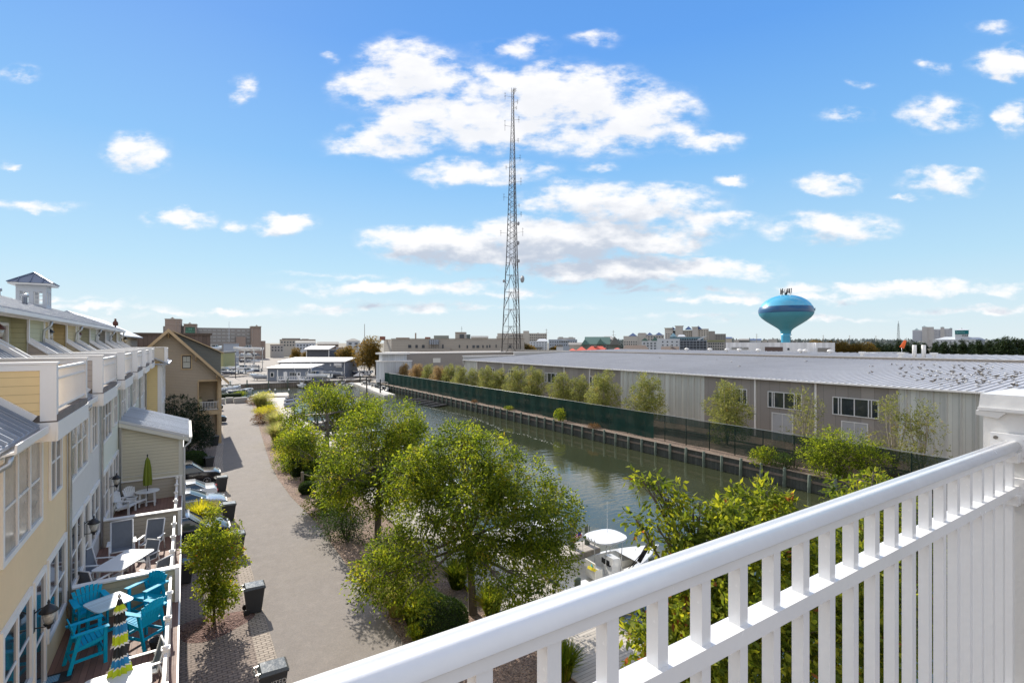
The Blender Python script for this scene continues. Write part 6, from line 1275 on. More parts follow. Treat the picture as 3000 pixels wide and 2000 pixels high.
# ---------------- green screened fence ----------------
def meshmat(n, c, a):
    m = bpy.data.materials.new(n); m.use_nodes = True; t = m.node_tree; b = t.nodes['Principled BSDF']; b.inputs['Base Color'].default_value = tuple(c)+(1,); b.inputs['Roughness'].default_value = .95; b.inputs['Specular IOR Level'].default_value = .1; g = t.nodes.new('ShaderNodeNewGeometry'); nz = t.nodes.new('ShaderNodeTexNoise'); nz.inputs['Scale'].default_value = .7; nz.inputs['Detail'].default_value = 4; t.links.new(g.outputs['Position'], nz.inputs['Vector'])
    mr_ = t.nodes.new('ShaderNodeMapRange'); t.links.new(nz.outputs['Fac'], mr_.inputs[0]); mr_.inputs[1].default_value = .3; mr_.inputs[2].default_value = .7; mr_.inputs[3].default_value = a-.06; mr_.inputs[4].default_value = min(1,a+.06); t.links.new(mr_.outputs[0], b.inputs['Alpha'])
    hv = t.nodes.new('ShaderNodeHueSaturation'); hv.inputs['Color'].default_value = tuple(c)+(1,); m2 = t.nodes.new('ShaderNodeMapRange'); t.links.new(nz.outputs['Fac'], m2.inputs[0]); m2.inputs[3].default_value = .6; m2.inputs[4].default_value = 1.5; t.links.new(m2.outputs[0], hv.inputs['Value']); t.links.new(hv.outputs[0], b.inputs['Base Color']); return m
fe = thing('screened_fence','long dark green screened chain link fence on the canal bank','fence',(46.4,70,0))
GM = meshmat('green_screen', (.012,.040,.032), .97); GM2 = meshmat('worn_green_screen', (.010,.03,.024), .80)
def fab(y0, y1, m, zb=.25):
    q = WBx(fe); n = max(2,int((y1-y0)/1.5)); 
    vs = []; 
    for i in range(n+1):
        y = y0+(y1-y0)*i/n; dx = .03*math.sin(y*2.1)
        for z in (zb+.04*math.sin(y),1.6,3.0+.04*math.sin(y*.7)): vs.append((46.4+dx*(1 if z==1.6 else .2),y,z))
    q.add(vs,[(i*3+j,i*3+j+1,(i+1)*3+j+1,(i+1)*3+j) for i in range(n) for j in (0,1)]); q.build('screen_fabric', m, fe, fix=False)
fab(41,137,GM,.1); fab(3,41,GM2,.2)
fp = MB(); fp.tube([(0,0,0),(0,0,3.08)],.045,8); fpm = fp.mesh('post', mat('green_post',(.02,.04,.035),.5)); y = 4.0
while y < 137: link('post', fpm, fe, (.06,y-70,0)); y += 2.95
q = WBx(fe); q.tube([(46.42,3,3.04),(46.42,137,3.04)],.03,6); q.build('top_rail', mat('fence_rail',(.45,.47,.45),.5,metal=.3), fe)
q = WBx(fe); q.box(46.4,47.6,136.95,137.0,.1,3.0); q.build('end_screen', GM, fe)
# low white board line on the bank behind the fence
q = MB(); q.box(51.9,52.0,8,44,.25,.42); tag(q.build('bank_rail', TIMB), 'thin pale rail low on the bank behind the see through fence', 'rail')
# ---------------- radio tower ----------------
STEEL = mat('tower_steel', (.055,.05,.05), .6, metal=.1, var=.2, obj=True); DISH = mat('dish_grey', (.30,.31,.33), .6, obj=True)
tx, ty, _ = cf(1503, 170); rt_ = thing('radio_tower','tall three legged lattice radio tower bristling with antennas','radio tower',(tx,ty,0),-TH)
def rr(z): return 4.25+(2.15-4.25)*min(z,42)/42 if z < 42 else 2.15+(.48-2.15)*min(1,(z-42)/46)
def leg(k, z):
    a = R((-80,40,160)[k]); r = rr(z); return (r*math.sin(a), -r*math.cos(a), z)
zs = [0,5.3,11,16.8,22.5,28.3,34,40]; z = 40
while z < 96: z += max(1.1, 1.9-(z-40)*.014); zs.append(min(z,97))
for k in range(3):
    q = MB(); q.tube([leg(k,0),leg(k,42),leg(k,88),leg(k,97)],[.2,.16,.11,.08],6)
    if k: 
        pass
    q.build('leg', STEEL, rt_)
q = MB()
for i in range(len(zs)-1):
    z0, z1 = zs[i], zs[i+1]; big = i < 7
    for k in range(3):
        a0, a1 = Vector(leg(k,z0)), Vector(leg(k,z1)); b0, b1 = Vector(leg((k+1)%3,z0)), Vector(leg((k+1)%3,z1))
        if big:
            q.beam(a1,b1,.09,.09); mid = (a1+b1)/2; q.beam(a0,mid,.10,.10); q.beam(b0,mid,.10,.10)
            for u in (.35,.68):
                q.beam(a0.lerp(a1,u),a0.lerp(mid,u),.06,.06); q.beam(b0.lerp(b1,u),b0.lerp(mid,u),.06,.06)
                q.beam(a0.lerp(a1,u),a0.lerp(mid,u-.3),.05,.05); q.beam(b0.lerp(b1,u),b0.lerp(mid,u-.3),.05,.05)
        else:
            w = .07 if z0 < 70 else .05; q.beam(a0,b1,w,w); 
            if z0 < 66: q.beam(b0,a1,w,w)
            if i % 2 == 0: q.beam(a1,b1,w*.8,w*.8)
q.build('bracing', STEEL, rt_)
q = MB(); q.tube([(.3,.2,0),(.25,.15,95)],.09,5); q.tube([(-1.9,-.5,0),(-.3,-.1,80)],.07,5); q.build('cable_run', STEEL, rt_)
def dish(k, z, r, dirx, off=1.0):
    p = Vector(leg(k,z)); c = p+Vector((dirx*off,-.3,0)); q = MB(); n = 14; vs = []
    for (rad,dx) in ((.02,-.35*r),(.6*r,-.22*r),(r,0)):
        for j in range(n): a = 2*math.pi*j/n; vs.append((c.x+dirx*dx*-1*0+ (dx)*-dirx*-1, c.y+rad*math.cos(a), c.z+rad*math.sin(a)))
    q.add(vs,[(i*n+j,i*n+(j+1)%n,(i+1)*n+(j+1)%n,(i+1)*n+j) for i in range(2) for j in range(n)],0,True); q.tube([(c.x,c.y,c.z),(c.x+.25*dirx,c.y,c.z)],r,14); q.beam(p,c,.1,.1)
    T_ = Matrix.Translation(c) @ Matrix.Rotation(R(28)*dirx,4,'Z') @ Matrix.Translation(-c); q.v = [tuple(T_ @ Vector(v)) for v in q.v]; return q.build('dish_antenna', DISH, rt_)
dish(1,32.4,1.15,1,1.3); dish(1,51,.62,1,.5); dish(1,44.5,.65,1,.3); dish(1,38.5,.55,1,.3); dish(0,32,.5,-1,.4)
rt2 = random.Random(8)
for (k,z,L,dx) in ((0,94,2.4,-2.2),(1,92,1.6,1.2),(1,86,2.2,1.6),(0,84,3.6,-2.1),(1,79,1.6,1.2),(1,73,2.2,1.7),(1,65,2.6,1.8),(0,60,2.4,-1.6),(1,54,1.8,1.6),(1,57,1.4,1.0),(1,48,2.8,2.0),(0,48,2,-2.2),(1,97,1.5,.6),(2,96,1.8,.3),(1,90,1.2,.8),(0,70,1.4,-1.2)):
    p = Vector(leg(k,min(z,96))); q = MB(); q.tube([p,(p.x+dx,p.y,p.z+.3)],.04,5); q.tube([(p.x+dx,p.y,p.z-L*.4),(p.x+dx,p.y,p.z+L*.6)],.055,6)
    for u in (.2,.6): q.beam((p.x+dx-.35,p.y,p.z+L*u-.3),(p.x+dx+.35,p.y,p.z+L*u-.3),.05,.05)
    q.build('antenna', STEEL, rt_)
# ---------------- water tower ----------------
wx, wy, _ = cf(2302, 260); wt = thing('water_tower','bright blue pedestal water tower with a darker blue band','water tower',(wx,wy,0),-TH)
TB1 = mat('tower_blue', (.07,.40,.62), .3, var=.04, vs=.2, obj=True, coat=.5); TB2 = mat('tower_band_blue', (.0,.075,.20), .35, var=.03, obj=True, coat=.4); TB3 = mat('tower_shaded_blue', (.07,.32,.44), .45, var=.06, vs=.3, obj=True)  # underside is the same tank blue, darkened to paint in its shade
zf = lambda py: CH-(py-1003)*260/F; rf = lambda px: px*260/F
prof = [(1,864),(14,864.6),(28,867.5),(42,872.5),(54,880),(63,889),(69,898.5)]; q = MB(); q.lathe([(rf(r),zf(y)) for r,y in prof],64,cap=False); q.build('tank_top', TB1, wt)
q = MB(); q.lathe([(rf(r)+.03,zf(y)) for r,y in ((69,898.5),(72,905),(73,911),(72.4,917))],64,cap=False); q.build('tank_band', TB2, wt)
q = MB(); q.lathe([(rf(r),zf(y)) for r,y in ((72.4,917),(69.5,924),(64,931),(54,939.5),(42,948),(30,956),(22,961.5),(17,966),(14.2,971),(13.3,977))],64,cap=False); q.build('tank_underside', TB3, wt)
q = MB(); q.lathe([(rf(13.3),zf(977)),(rf(12.2),zf(984)),(rf(12.2),zf(1040)),(rf(18),0)],40); q.build('stem', TB1, wt)
LT = ('WOCM', 2.0, .05, mat('letter_pale',(.45,.6,.7),.5), wt); a_ = R(66); rb = rf(72.8); text_mesh(*LT, (rb*math.sin(a_), -rb*math.cos(a_), zf(912.5)), (R(90),0,a_))
q = MB(); 
q.lathe([(.5,zf(864)),(.5,zf(856))],12); q.build('mast', STEEL, wt)
for k in range(14):
    a = k*.449; q = MB(); x, y = 2.5*math.cos(a), 2.5*math.sin(a); zc = zf(853)+rt2.uniform(-.5,.4); q.cbox((x,y,zc),(.4,.4,2.4)); q.beam((0,0,zf(857)),(x,y,zc),.12,.12); q.build('panel_antenna', STEEL if k%3 else WHITE, wt)
for k in range(5):
    q = MB(); z = zf(980+k*10); q.cbox((rf(12.4)+.3,-.3,z),(.5,.3,.5)); q.build('light_fixture', STEEL, wt)
# ---------------- distant buildings ----------------
class FB:
    def __init__(s, label, px, D, name='building', cat='building', group=None, rz=0.0):
        al = math.atan((px-1500)/F) if D > 230 or name == 'penthouse' else 0.0
        s.D = D; s.px = px; s.k = math.cos(al); s.t = thing(name, label, cat, cf(px, D), -TH-al+rz, group)
    def X(s, px): return (px-s.px)/F*s.D*s.k
    def Z(s, py): return CH-(py-1003)*s.D/F
    def box(s, name, x0, x1, y0, m, dep=14, zb=0, d0=0, py1=None):
        z0 = s.Z(py1) if py1 else zb; q = MB(); q.box(s.X(x0),s.X(x1),d0,d0+dep,z0,s.Z(y0)); return q.build(name, m, s.t)
    def grid(s, x0, x1, y0, y1, nx, ny, m, fw_=.6, fh=.55, d0=0, name='window', par=None):
        X0,X1,Z0,Z1 = s.X(x0),s.X(x1),s.Z(y1),s.Z(y0); w = (X1-X0)/nx; h = (Z1-Z0)/ny
        q = MB(); q.box(-w*fw_/2,w*fw_/2,-.12,-.02,-h*fh/2,h*fh/2); me = q.mesh('window', m)
        for i in range(nx):
            for j in range(ny): link(name, me, par or s.t, (X0+w*(i+.5), d0, Z0+h*(j+.5)))
    def gable(s, name, x0, x1, ye, yr, m, dep=14, d0=0, side=True):
        """side: ridge runs along x"""
        a,b_,ze,zr = s.X(x0),s.X(x1),s.Z(ye),s.Z(yr); q = MB()
        if side: q.prism([(d0-.4,ze),(d0+dep+.4,ze),(d0+dep/2,zr)],'x',a,b_)
        else: q.prism([(a,ze),(b_,ze),((a+b_)/2,zr)],'y',d0-.3,d0+dep)
        return q.build(name, m, s.t)
    def hip(s, name, x0, x1, ye, yr, m, dep=14, d0=0, rl_=.5):
        a,b_,ze,zr = s.X(x0)-.3,s.X(x1)+.3,s.Z(ye),s.Z(yr); c = (a+b_)/2; r = (b_-a)/2*rl_; y0,y1 = d0-.3,d0+dep+.3; ym = (y0+y1)/2
        q = MB(); q.add([(a,y0,ze),(b_,y0,ze),(b_,y1,ze),(a,y1,ze),(c-r,ym,zr),(c+r,ym,zr)],[(0,1,5,4),(1,2,5),(2,3,4,5),(3,0,4),(3,2,1,0)]); return q.build(name, m, s.t)
def fm(n, c, **k): k.setdefault('vs', .12); k.setdefault('var', .06); k.setdefault('obj', True); return mat(n, c, k.pop('rough', .8), **k)
HB = fm('hotel_brick',(.31,.24,.20)); HG = fm('hotel_grey',(.27,.255,.24)); HW = fm('hotel_window',(.34,.34,.33),rough=.3); CRM = fm('cream_band',(.42,.38,.33)); DKW = fm('dark_window',(.05,.06,.075),rough=.2)
# hotel
h = FB('long brick and grey hotel with green sign panel behind the tan house',640,340,'hotel','hotel')
h.box('main_wing',570,742,960,HG,16,d0=3); h.box('tower',490,533,937,HB,16); h.box('tower',541,577,951,HB,16,d0=1); h.box('tower',738,770,955,HB,16,d0=1); h.box('link_block',532,545,955,HG,14,d0=4); h.box('low_wing',770,785,998,HB,14,d0=4); h.box('edge_block',484,491,957,HG,10,d0=3)
h.box('porch_block',693,722,986,HB,4,d0=1)
for (a,b_,y,yr) in ((502,518,937,931),(551,565,951,945),(750,762,955,949)): h.gable('pediment',a,b_,y,yr,CRM,2,d0=1.2,side=False)
for (a,b_,y) in ((489,534,936),(540,578,949.5),(737,771,953.5)): h.box('cornice',a,b_,y,CRM,17,d0=-.3,py1=y+2.2)
for (a,b_,y) in ((519.5,528,942),): 
    for xx in (a,b_): h.box('trim_band',xx,xx+.8,y,CRM,.3,d0=-.25,py1=980)
    h.box('trim_band',a,b_+.8,y-1,CRM,.3,d0=-.25,py1=y)
h.box('trim_band',490,533,951.5,CRM,.3,d0=-.3,py1=952.3)
for (a,b_,y0_) in ((543.5,573.5,957),(742,766,958)):
    for xx in (a,b_): h.box('trim_band',xx,xx+1,y0_,CRM,.3,d0=.7,py1=1003)
    h.box('trim_band',a,b_+1,y0_-1,CRM,.3,d0=.7,py1=y0_)
h.grid(580,690,962,1003,8,4,HW,.78,.38,d0=2.95); h.grid(694,722,962,985,2,2,HW,.7,.38,d0=2.95); h.grid(725,737,962,1003,1,4,HW,.78,.38,d0=2.95)
h.box('sign_panel',546,572,959,fm('sign_green',(.06,.14,.10)),.2,d0=.6,py1=977)
LT = ('Holiday Inn', 1.15, .03, mat('sign_letters',(.16,.42,.30),.5), h.t); text_mesh(*LT, (h.X(559),.5,h.Z(974)), (R(90),0,0))
LT = ('H', 2.6, .03, MATS['sign_letters'], h.t); text_mesh(*LT, (h.X(559),.5,h.Z(969)), (R(90),0,0))
# marina office
SLB = mat('slate_blue_siding',(.20,.225,.27),.7,var=.04,vs=.3,pat='lap',p=(.25,),dirt=.05); DSL = mat('dark_slate_siding',(.10,.105,.125),.7,var=.04,vs=.3,pat='lap',p=(.25,)); WRF = fm('white_shed_roof',(.66,.64,.62),rough=.5)
o_ = FB('slate blue marina office with white roofs and a taller dark block','' and 0 or 848,150,'marina_office','office building')
o_.box('front_wing',783,914,1078,SLB,9); 
q = MB(); q.plate([(o_.X(781),-.6,o_.Z(1079)),(o_.X(913),-.6,o_.Z(1079)),(o_.X(917),9,o_.Z(1072)),(o_.X(785),9,o_.Z(1072))],(0,0,1),.25); q.build('front_roof', WRF, o_.t)
o_.box('long_wing',752,966,1067,SLB,12,d0=14); q = MB(); q.plate([(o_.X(749),13.2,o_.Z(1067.5)),(o_.X(969),13.2,o_.Z(1066)),(o_.X(962),28,o_.Z(1057)),(o_.X(745),28,o_.Z(1057))],(0,0,1),.3); q.build('long_roof', WRF, o_.t)
for px in (754,964,784.5,912.5): o_.box('corner_trim',px-1,px+1,1068 if px in (754,964) else 1079,WHITE,.2,d0=13.7 if px in (754,964) else -.25)
o_.box('tall_block',763,843,1029,DSL,10,d0=34); q = MB(); q.plate([(o_.X(758),32.5,o_.Z(1029)),(o_.X(848),32.5,o_.Z(1029)),(o_.X(845),40,o_.Z(1017.5)),(o_.X(755),40,o_.Z(1017.5))],(0,0,1),.3); q.build('tall_roof', WRF, o_.t)
for px in (763,843): o_.box('corner_trim',px-1.2,px+1.2,1030,WHITE,.3,d0=33.6)
def od(name,a,b_,y0,y1,m,d0=-.1,dp=.08): return o_.box(name,a,b_,y0,m,dp,d0=d0,py1=y1)
od('window',792,803,1090,1104,WHITE); od('pane',793.5,801.5,1091.5,1102.5,GLASS,-.14); od('door',831,841.5,1089,1111,WHITE); od('window',848,869,1090,1101,WHITE); 
for k in range(4): od('pane',849+k*5,853+k*5,1091,1100,GLASS,-.14)
od('door',871,881,1090,1110,WHITE); od('pane',873.5,878.5,1092,1099,GLASS,-.14); od('window',895,905,1090,1098,WHITE); od('pane',896.5,903.5,1091,1097,GLASS,-.14)
od('awning',934,957,1068.5,1077,WRF,12.6,1.2); od('window',936,955,1077,1083,WHITE,13.85,.1); od('window',917,921,1072,1078,WHITE,13.85,.1); od('door',916,925,1088,1110,WHITE,6,.1)
q = MB(); X_ = o_.X
q.box(X_(828),X_(918),-3.6,-.2,.4,.55)
for px in range(828,919,5): q.box(X_(px)-.05,X_(px)+.05,-3.6,-3.5,.55,1.5)
q.box(X_(828),X_(918),-3.62,-3.48,1.45,1.55); q.build('porch', WHITE, o_.t)
for px in (829,852): q = MB(); q.beam((X_(px),-3.4,1.6),(X_(px)+.8,-3.4,.1),.2,.2); q.beam((X_(px),-3.4,0),(X_(px),-3.4,3.4 if px==829 else 3.0),.22,.22); q.build('porch_post', WHITE, o_.t)
# concrete block building
CB = fm('concrete_block_wall',(.36,.33,.29),pat='wall_brick',p=(12,1.1,.06)); 
c = FB('long windowless looking beige block building behind the radio tower',1330,215,'block_building','building')
c.box('wall',1147,1536,993,CB,40); q = MB(); q.prism([(c.X(1148),0.02),(c.X(1148),25),(c.X(1100),25),(c.X(1100),14)],'z',0,c.Z(993.2)); q.build('angled_wall', CB, c.t)
q = MB(); q.box(c.X(1146),c.X(1537),-.25,.35,c.Z(992.6),c.Z(991)); q.build('coping', fm('coping_tan',(.30,.25,.2)), c.t)
for (a,b_,y0,y1) in ((1196,1205,1010,1019),(1217,1224,1010,1019),(1236,1244,1010,1019),(1295,1300,1009,1020),(1344,1348,1010,1019),(1367,1371,1011,1020),(1384,1391,1011,1019),(1396,1404,1011,1019),(1413,1417,1011,1019),(1425,1429,1011,1019),(1433,1437,1010,1018),(1491,1498,1011,1019),(1452,1455,1009,1018)): c.box('window',a,b_,y0,DKW,.1,d0=-.13,py1=y1)
c.box('sign_board',1259,1286,995,fm('pale_board',(.36,.40,.46)),1.2,d0=-1.3,py1=1009)
for k in range(5): c.box('sign_post',1259+k*6.5,1259.7+k*6.5,995,STEEL,.3,d0=-1.7,py1=1021)
c.box('ledge',1228,1320,1021,CB,2,d0=-2.1,py1=1027)
BRK = fm('red_brick',(.24,.10,.07))
for (nm,lb,px,D,a,b_,y0,m,dp) in (('roof_box','small brick box on the left corner of the beige block roof',1118,222,1112,1124,985,BRK,3),('roof_box','second small brick box on the beige block roof',1251,225,1245,1258,987,BRK,3),('roof_box','low brown ridge on the beige block roof',1177,228,1160,1196,988.5,HB,3),('chimney','thin brown chimney on the beige block roof',1217,225,1215.6,1218.6,975,HB,1),('plant_room','greenish plant room on the beige block roof',1290,226,1271,1311,982.5,fm('greenish_render',(.24,.25,.22)),5),('stair_tower','square beige stair tower with a louvre on the block roof',1348,224,1333.5,1363,973,CB,6),('roof_box','dark green curved hump right of the stair tower',1371,236,1364,1378,979.5,fm('dark_green_metal',(.10,.13,.13)),4)):
    b2 = FB(lb,px,D,nm,nm.replace('_',' ')); b2.box('walls',a,b_,y0,m,dp,zb=12.4)
    if nm == 'stair_tower': b2.box('louvre',1346.5,1359.5,979,DKW,.1,d0=-.15,py1=991); b2.box('cap',1332.8,1363.7,972.6,HB,6.6,d0=-.3,py1=974)
b2 = FB('thin mast with small fittings on the beige stair tower',1353,226,'roof_mast','antenna'); b2.box('mast',1352.2,1352.9,956,STEEL,.12,zb=15.5); b2.box('crossbar',1350,1355,962,STEEL,.1,zb=0,py1=962.6)
# building with rounded bays left of the trees
tw = FB('low taupe hall with rounded white corner bay behind the brown birches',1330,150,'hall','building',rz=0)
t2 = thing('hall','low taupe hall with white rounded corner bay behind the rusty birches','hall',(60,146,0)); 
for o in list(tw.t.children): pass
bpy.data.objects.remove(tw.t)
q = WBx(t2); q.prism([(50.5,143),(130,143),(130,175),(59.5,175),(50.5,151)],'z',0,8.05); q.build('wall', MATS['taupe_panels'], t2); q = WBx(t2); q.box(50.3,130.2,142.8,143.2,8.053,8.3); q.build('coping', WHITE, t2)
LG2 = mat('bay_white_panels',(.50,.52,.54),.45,var=.04,vs=.4,pat='grooves',p=(.6,.08,.35),axis='x')
q = WBx(t2); q.prism([(46.0,143.5),(46.3,141.4),(48.0,140.0),(50.2,139.4),(53.5,139.3),(55.4,139.9),(55.8,143.0),(50,146)],'z',0,5.9); q.build('lower_bay', LG2, t2); q = WBx(t2); q.prism([(45.8,143.6),(46.1,141.2),(47.9,139.8),(50.2,139.2),(53.6,139.1),(55.6,139.8),(56,143.0),(50,146)],'z',5.903,6.2); q.build('bay_coping', WHITE, t2)
q = WBx(t2); q.prism([(46.9,143.5),(47.2,141.9),(48.8,140.9),(50.6,140.5),(53,140.5),(54.3,141),(54.6,143.2),(50,146)],'z',6.203,8.0); q.build('upper_bay', LG2, t2); q = WBx(t2); q.prism([(45.9,143.6),(46.3,141.0),(48.0,139.9),(50.4,139.5),(53.2,139.5),(54.9,140.1),(55.2,143.4),(50,146)],'z',8.003,8.5); q.build('canopy', WHITE, t2)
q = WBx(t2); q.box(63.5,66,142.9,142.998,5.2,6.6); q.build('hatch', MATS['panel_rib'], t2)
# more distant blocks
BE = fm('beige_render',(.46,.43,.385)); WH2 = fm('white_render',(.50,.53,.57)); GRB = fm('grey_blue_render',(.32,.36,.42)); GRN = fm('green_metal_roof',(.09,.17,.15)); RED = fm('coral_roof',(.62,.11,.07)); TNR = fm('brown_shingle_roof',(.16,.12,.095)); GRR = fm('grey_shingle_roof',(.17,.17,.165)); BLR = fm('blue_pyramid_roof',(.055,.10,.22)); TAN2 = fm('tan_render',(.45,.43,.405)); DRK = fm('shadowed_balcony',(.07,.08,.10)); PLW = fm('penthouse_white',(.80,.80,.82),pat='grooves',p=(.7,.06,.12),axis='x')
g = FB('beige four storey block with stair tower right of the radio tower',1530,480); g.box('wall',1457,1602,976,BE,18); g.box('stair_tower',1533,1550,969,BE,18,d0=-1); g.box('left_wing',1455,1490,985,BE,8,d0=-4); g.grid(1552,1601,978,1000,9,3,DKW,.6,.4); g.grid(1492,1532,980,1002,8,3,DKW,.6,.4)
for k in range(9): px = 1505+k*11; 
g.box('roof_units',1500,1503,974,HB,2,d0=4); g.box('roof_units',1575,1578,974,HB,2,d0=4)
g = FB('white three storey apartment block with dark windows',1578,330); g.box('wall',1551,1604,999,WH2,12); g.hip('roof',1572,1606,999,992,WH2,12); g.grid(1553,1603,1001,1027,6,4,DKW,.3,.4); g.box('lower_roof',1553,1588,1016,GRR,3,d0=-3.2,py1=1022)
g = FB('grey blue apartment building with stepped parapets',1648,420); g.box('wall',1607,1691,994,GRB,14); g.box('upper',1633,1686,989,BE,10,d0=5); g.box('penthouse',1636,1650,986.5,HG,6,d0=7); g.box('penthouse',1666,1680,987,HG,6,d0=7); g.grid(1610,1690,997,1015,12,2,DKW,.4,.45); g.gable('gable',1640,1668,998,993,WH2,3,d0=-1,side=False)
g = FB('pair of dark shed roofs below the grey blue building',1690,340); g.box('wall',1668,1735,1010,BE,8); g.gable('roof',1665,1738,1010,1003,HG,10)
g = FB('small white gabled cottage before the dark shed roofs',1640,300); g.box('wall',1630,1650,1015,WH2,8); g.gable('roof',1628,1652,1015,1007,GRR,8,side=False)
g = FB('large green roofed gabled building beyond the red roofs',1757,330); g.box('wall',1708,1814,1008,fm('grey_green_wall',(.16,.175,.16)),16); g.gable('roof',1712,1788,1008,986,GRN,16); g.gable('end_gable',1785,1816,1010,985,fm('grey_gable',(.14,.145,.14)),18,d0=-2,side=False); g.gable('end_gable',1702,1724,1010,994,GRN,18,d0=-2,side=False); g.gable('dormer',1748,1770,1008,991,GRN,6,d0=-2.5,side=False); g.gable('pale_roof',1770,1795,995,984,TAN2,10,d0=8); g.grid(1726,1784,1010,1024,7,2,DKW,.5,.5)
for (lb,a,b_,ye,yr,D) in (('leftmost coral red hipped roof partly behind the parapet',1663,1692,1031,1021,250),('pointed coral red pyramid roof',1684,1724,1031,1016,240),('largest coral red roof with a small gable',1712,1784,1031,1014,245),('rightmost coral red hipped roof',1786,1831,1030,1019,250)):
    g = FB(lb,(a+b_)/2,D,'red_roofed_house','house'); g.box('wall',a+1,b_-1,ye,BE,12); g.hip('roof',a,b_,ye,yr,RED,12,rl_=.45 if b_-a > 45 else .1)
    if b_-a > 60: g.gable('gable',1762,1786,1031,1019,RED,8,d0=-2,side=False); g.box('ridge_box',1739,1748,1012.5,HB,2,d0=4,py1=1016)
g = FB('brown shingled low house right of the coral roofs',1862,270); g.box('wall',1826,1898,1026,TAN2,12); g.hip('roof',1822,1902,1026,1011,TNR,12,rl_=.7)
g = FB('tan condominium with three blue pyramid roofs',1885,520); g.box('wall',1826,1868,984,TAN2,16); g.box('wall',1868,1895,977,TAN2,16,d0=1); g.box('wall',1895,1945,981,TAN2,16); g.box('cap',1870,1892,975,HB,10,d0=2,py1=977); g.grid(1827,1867,998,1012,6,2,DKW,.5,.5); g.grid(1897,1944,984,1004,6,3,DKW,.5,.5)
for (a,b_,y0,y1) in ((1842,1866,984,974.5),(1893,1914,983,973),(1917,1944,983,973)): g.hip('pyramid_roof',a,b_,y0,y1,BLR,10,rl_=0)
g = FB('green gabled white block before the tan condominium',1905,360); g.box('wall',1880,1925,998,WH2,12); g.gable('roof',1878,1900,998,989,GRN,12,side=False); g.gable('roof',1908,1930,998,986,GRN,12,side=False); g.grid(1882,1924,1002,1024,4,3,DKW,.5,.5)
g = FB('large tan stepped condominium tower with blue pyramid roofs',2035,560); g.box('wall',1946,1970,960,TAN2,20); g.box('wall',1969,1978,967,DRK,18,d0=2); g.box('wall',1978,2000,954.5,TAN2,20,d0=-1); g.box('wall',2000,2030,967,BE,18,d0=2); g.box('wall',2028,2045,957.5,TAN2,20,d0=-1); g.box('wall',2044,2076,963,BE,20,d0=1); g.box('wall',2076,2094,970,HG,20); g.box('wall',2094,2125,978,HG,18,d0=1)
for (a,b_,y0,y1) in ((1961,1979,965,956),(2007,2027,965,954.5),(2036,2056,964,953.5)): g.hip('pyramid_roof',a,b_,y0,y1,BLR,10,rl_=0)
g.grid(2001,2028,970,990,5,5,DKW,.6,.45,d0=1.95); g.grid(1948,1969,975,1000,3,4,DKW,.5,.4); g.grid(2046,2075,966,996,4,5,DKW,.4,.4,d0=.95); g.grid(2096,2124,980,1000,6,4,DKW,.5,.5,d0=.95)
for (a,b_,y) in ((1944,1972,959.5),(1976,2002,953.5),(2026,2047,957)): g.box('cornice',a,b_,y,BE,21,d0=-1.5,py1=y+1.3)
g = FB('teal and glass roofed row before the condominium tower',1990,430); g.box('wall',1962,2060,987,fm('teal_trim',(.12,.22,.28)),10); g.hip('roof',1963,1982,986,975,fm('teal_roof',(.13,.24,.30)),8,rl_=.1); g.hip('roof',1985,2008,986,980,WH2,8,rl_=.6); g.grid(1964,2058,989,1000,14,1,DKW,.6,.6)
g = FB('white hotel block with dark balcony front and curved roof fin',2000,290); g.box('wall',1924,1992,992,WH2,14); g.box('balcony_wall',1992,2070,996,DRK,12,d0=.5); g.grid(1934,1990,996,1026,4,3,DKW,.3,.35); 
for k in range(4): g.box('balcony_rail',1991,2071,998+k*7.5,GRB,.6,d0=-.4,py1=999.3+k*7.5)
for k in range(9): g.box('balcony_divider',1991.5+k*9.6,1992.5+k*9.6,996,GRB,.9,d0=-.4)
q = MB(); pts = [(g.X(2042),g.Z(996)),(g.X(2050),g.Z(990)),(g.X(2062),g.Z(985)),(g.X(2074),g.Z(982.5)),(g.X(2064),g.Z(987.5)),(g.X(2054),g.Z(993)),(g.X(2050),g.Z(996))]; q.prism(pts,'y',1,4); q.build('roof_fin', WH2, g.t)
g = FB('olive topped apartment block with balconies beside the white penthouse',2096,300); g.box('wall',2072,2122,998,TAN2,12); g.box('parapet',2070,2123,996,fm('olive_parapet',(.28,.28,.15)),13,d0=-.5,py1=1001); g.grid(2074,2121,1003,1026,7,3,DKW,.6,.5)
g = FB('brown roofed bungalow before the white hotel block',1960,262); g.box('wall',1938,1988,1026,WH2,10); g.gable('roof',1936,1990,1027,1015,TNR,10); g.box('chimney',1962,1967,1011,BE,2,d0=3,py1=1020)
for k,(a,b_,y,lb) in enumerate(((2122,2144,991,'small blue roofed house left on the skyline by the penthouse'),(2150,2164,995,'tan block second on the skyline above the penthouse'),(2166,2194,996,'dark roofed block third on the skyline above the penthouse'),(2198,2230,996,'flat block fourth on the skyline above the penthouse'),(2232,2248,997,'low block fifth on the skyline above the penthouse'),(2250,2277,993,'pale block nearest the water tower stem'),(2322,2332,1000,'tiny block just right of the water tower stem'))):
    g = FB(lb,(a+b_)/2,620); g.box('wall',a,b_,y,(BE,TAN2,GRR,WH2)[k%4],12)
    if k in (0,2,3): g.gable('roof',a-1,b_+1,y,y-4,(BLR,GRR,HG)[k%3],12)
    else: g.box('roof_unit',(a+b_)/2-1,(a+b_)/2+2,y-4,HG,3,d0=3,py1=y)
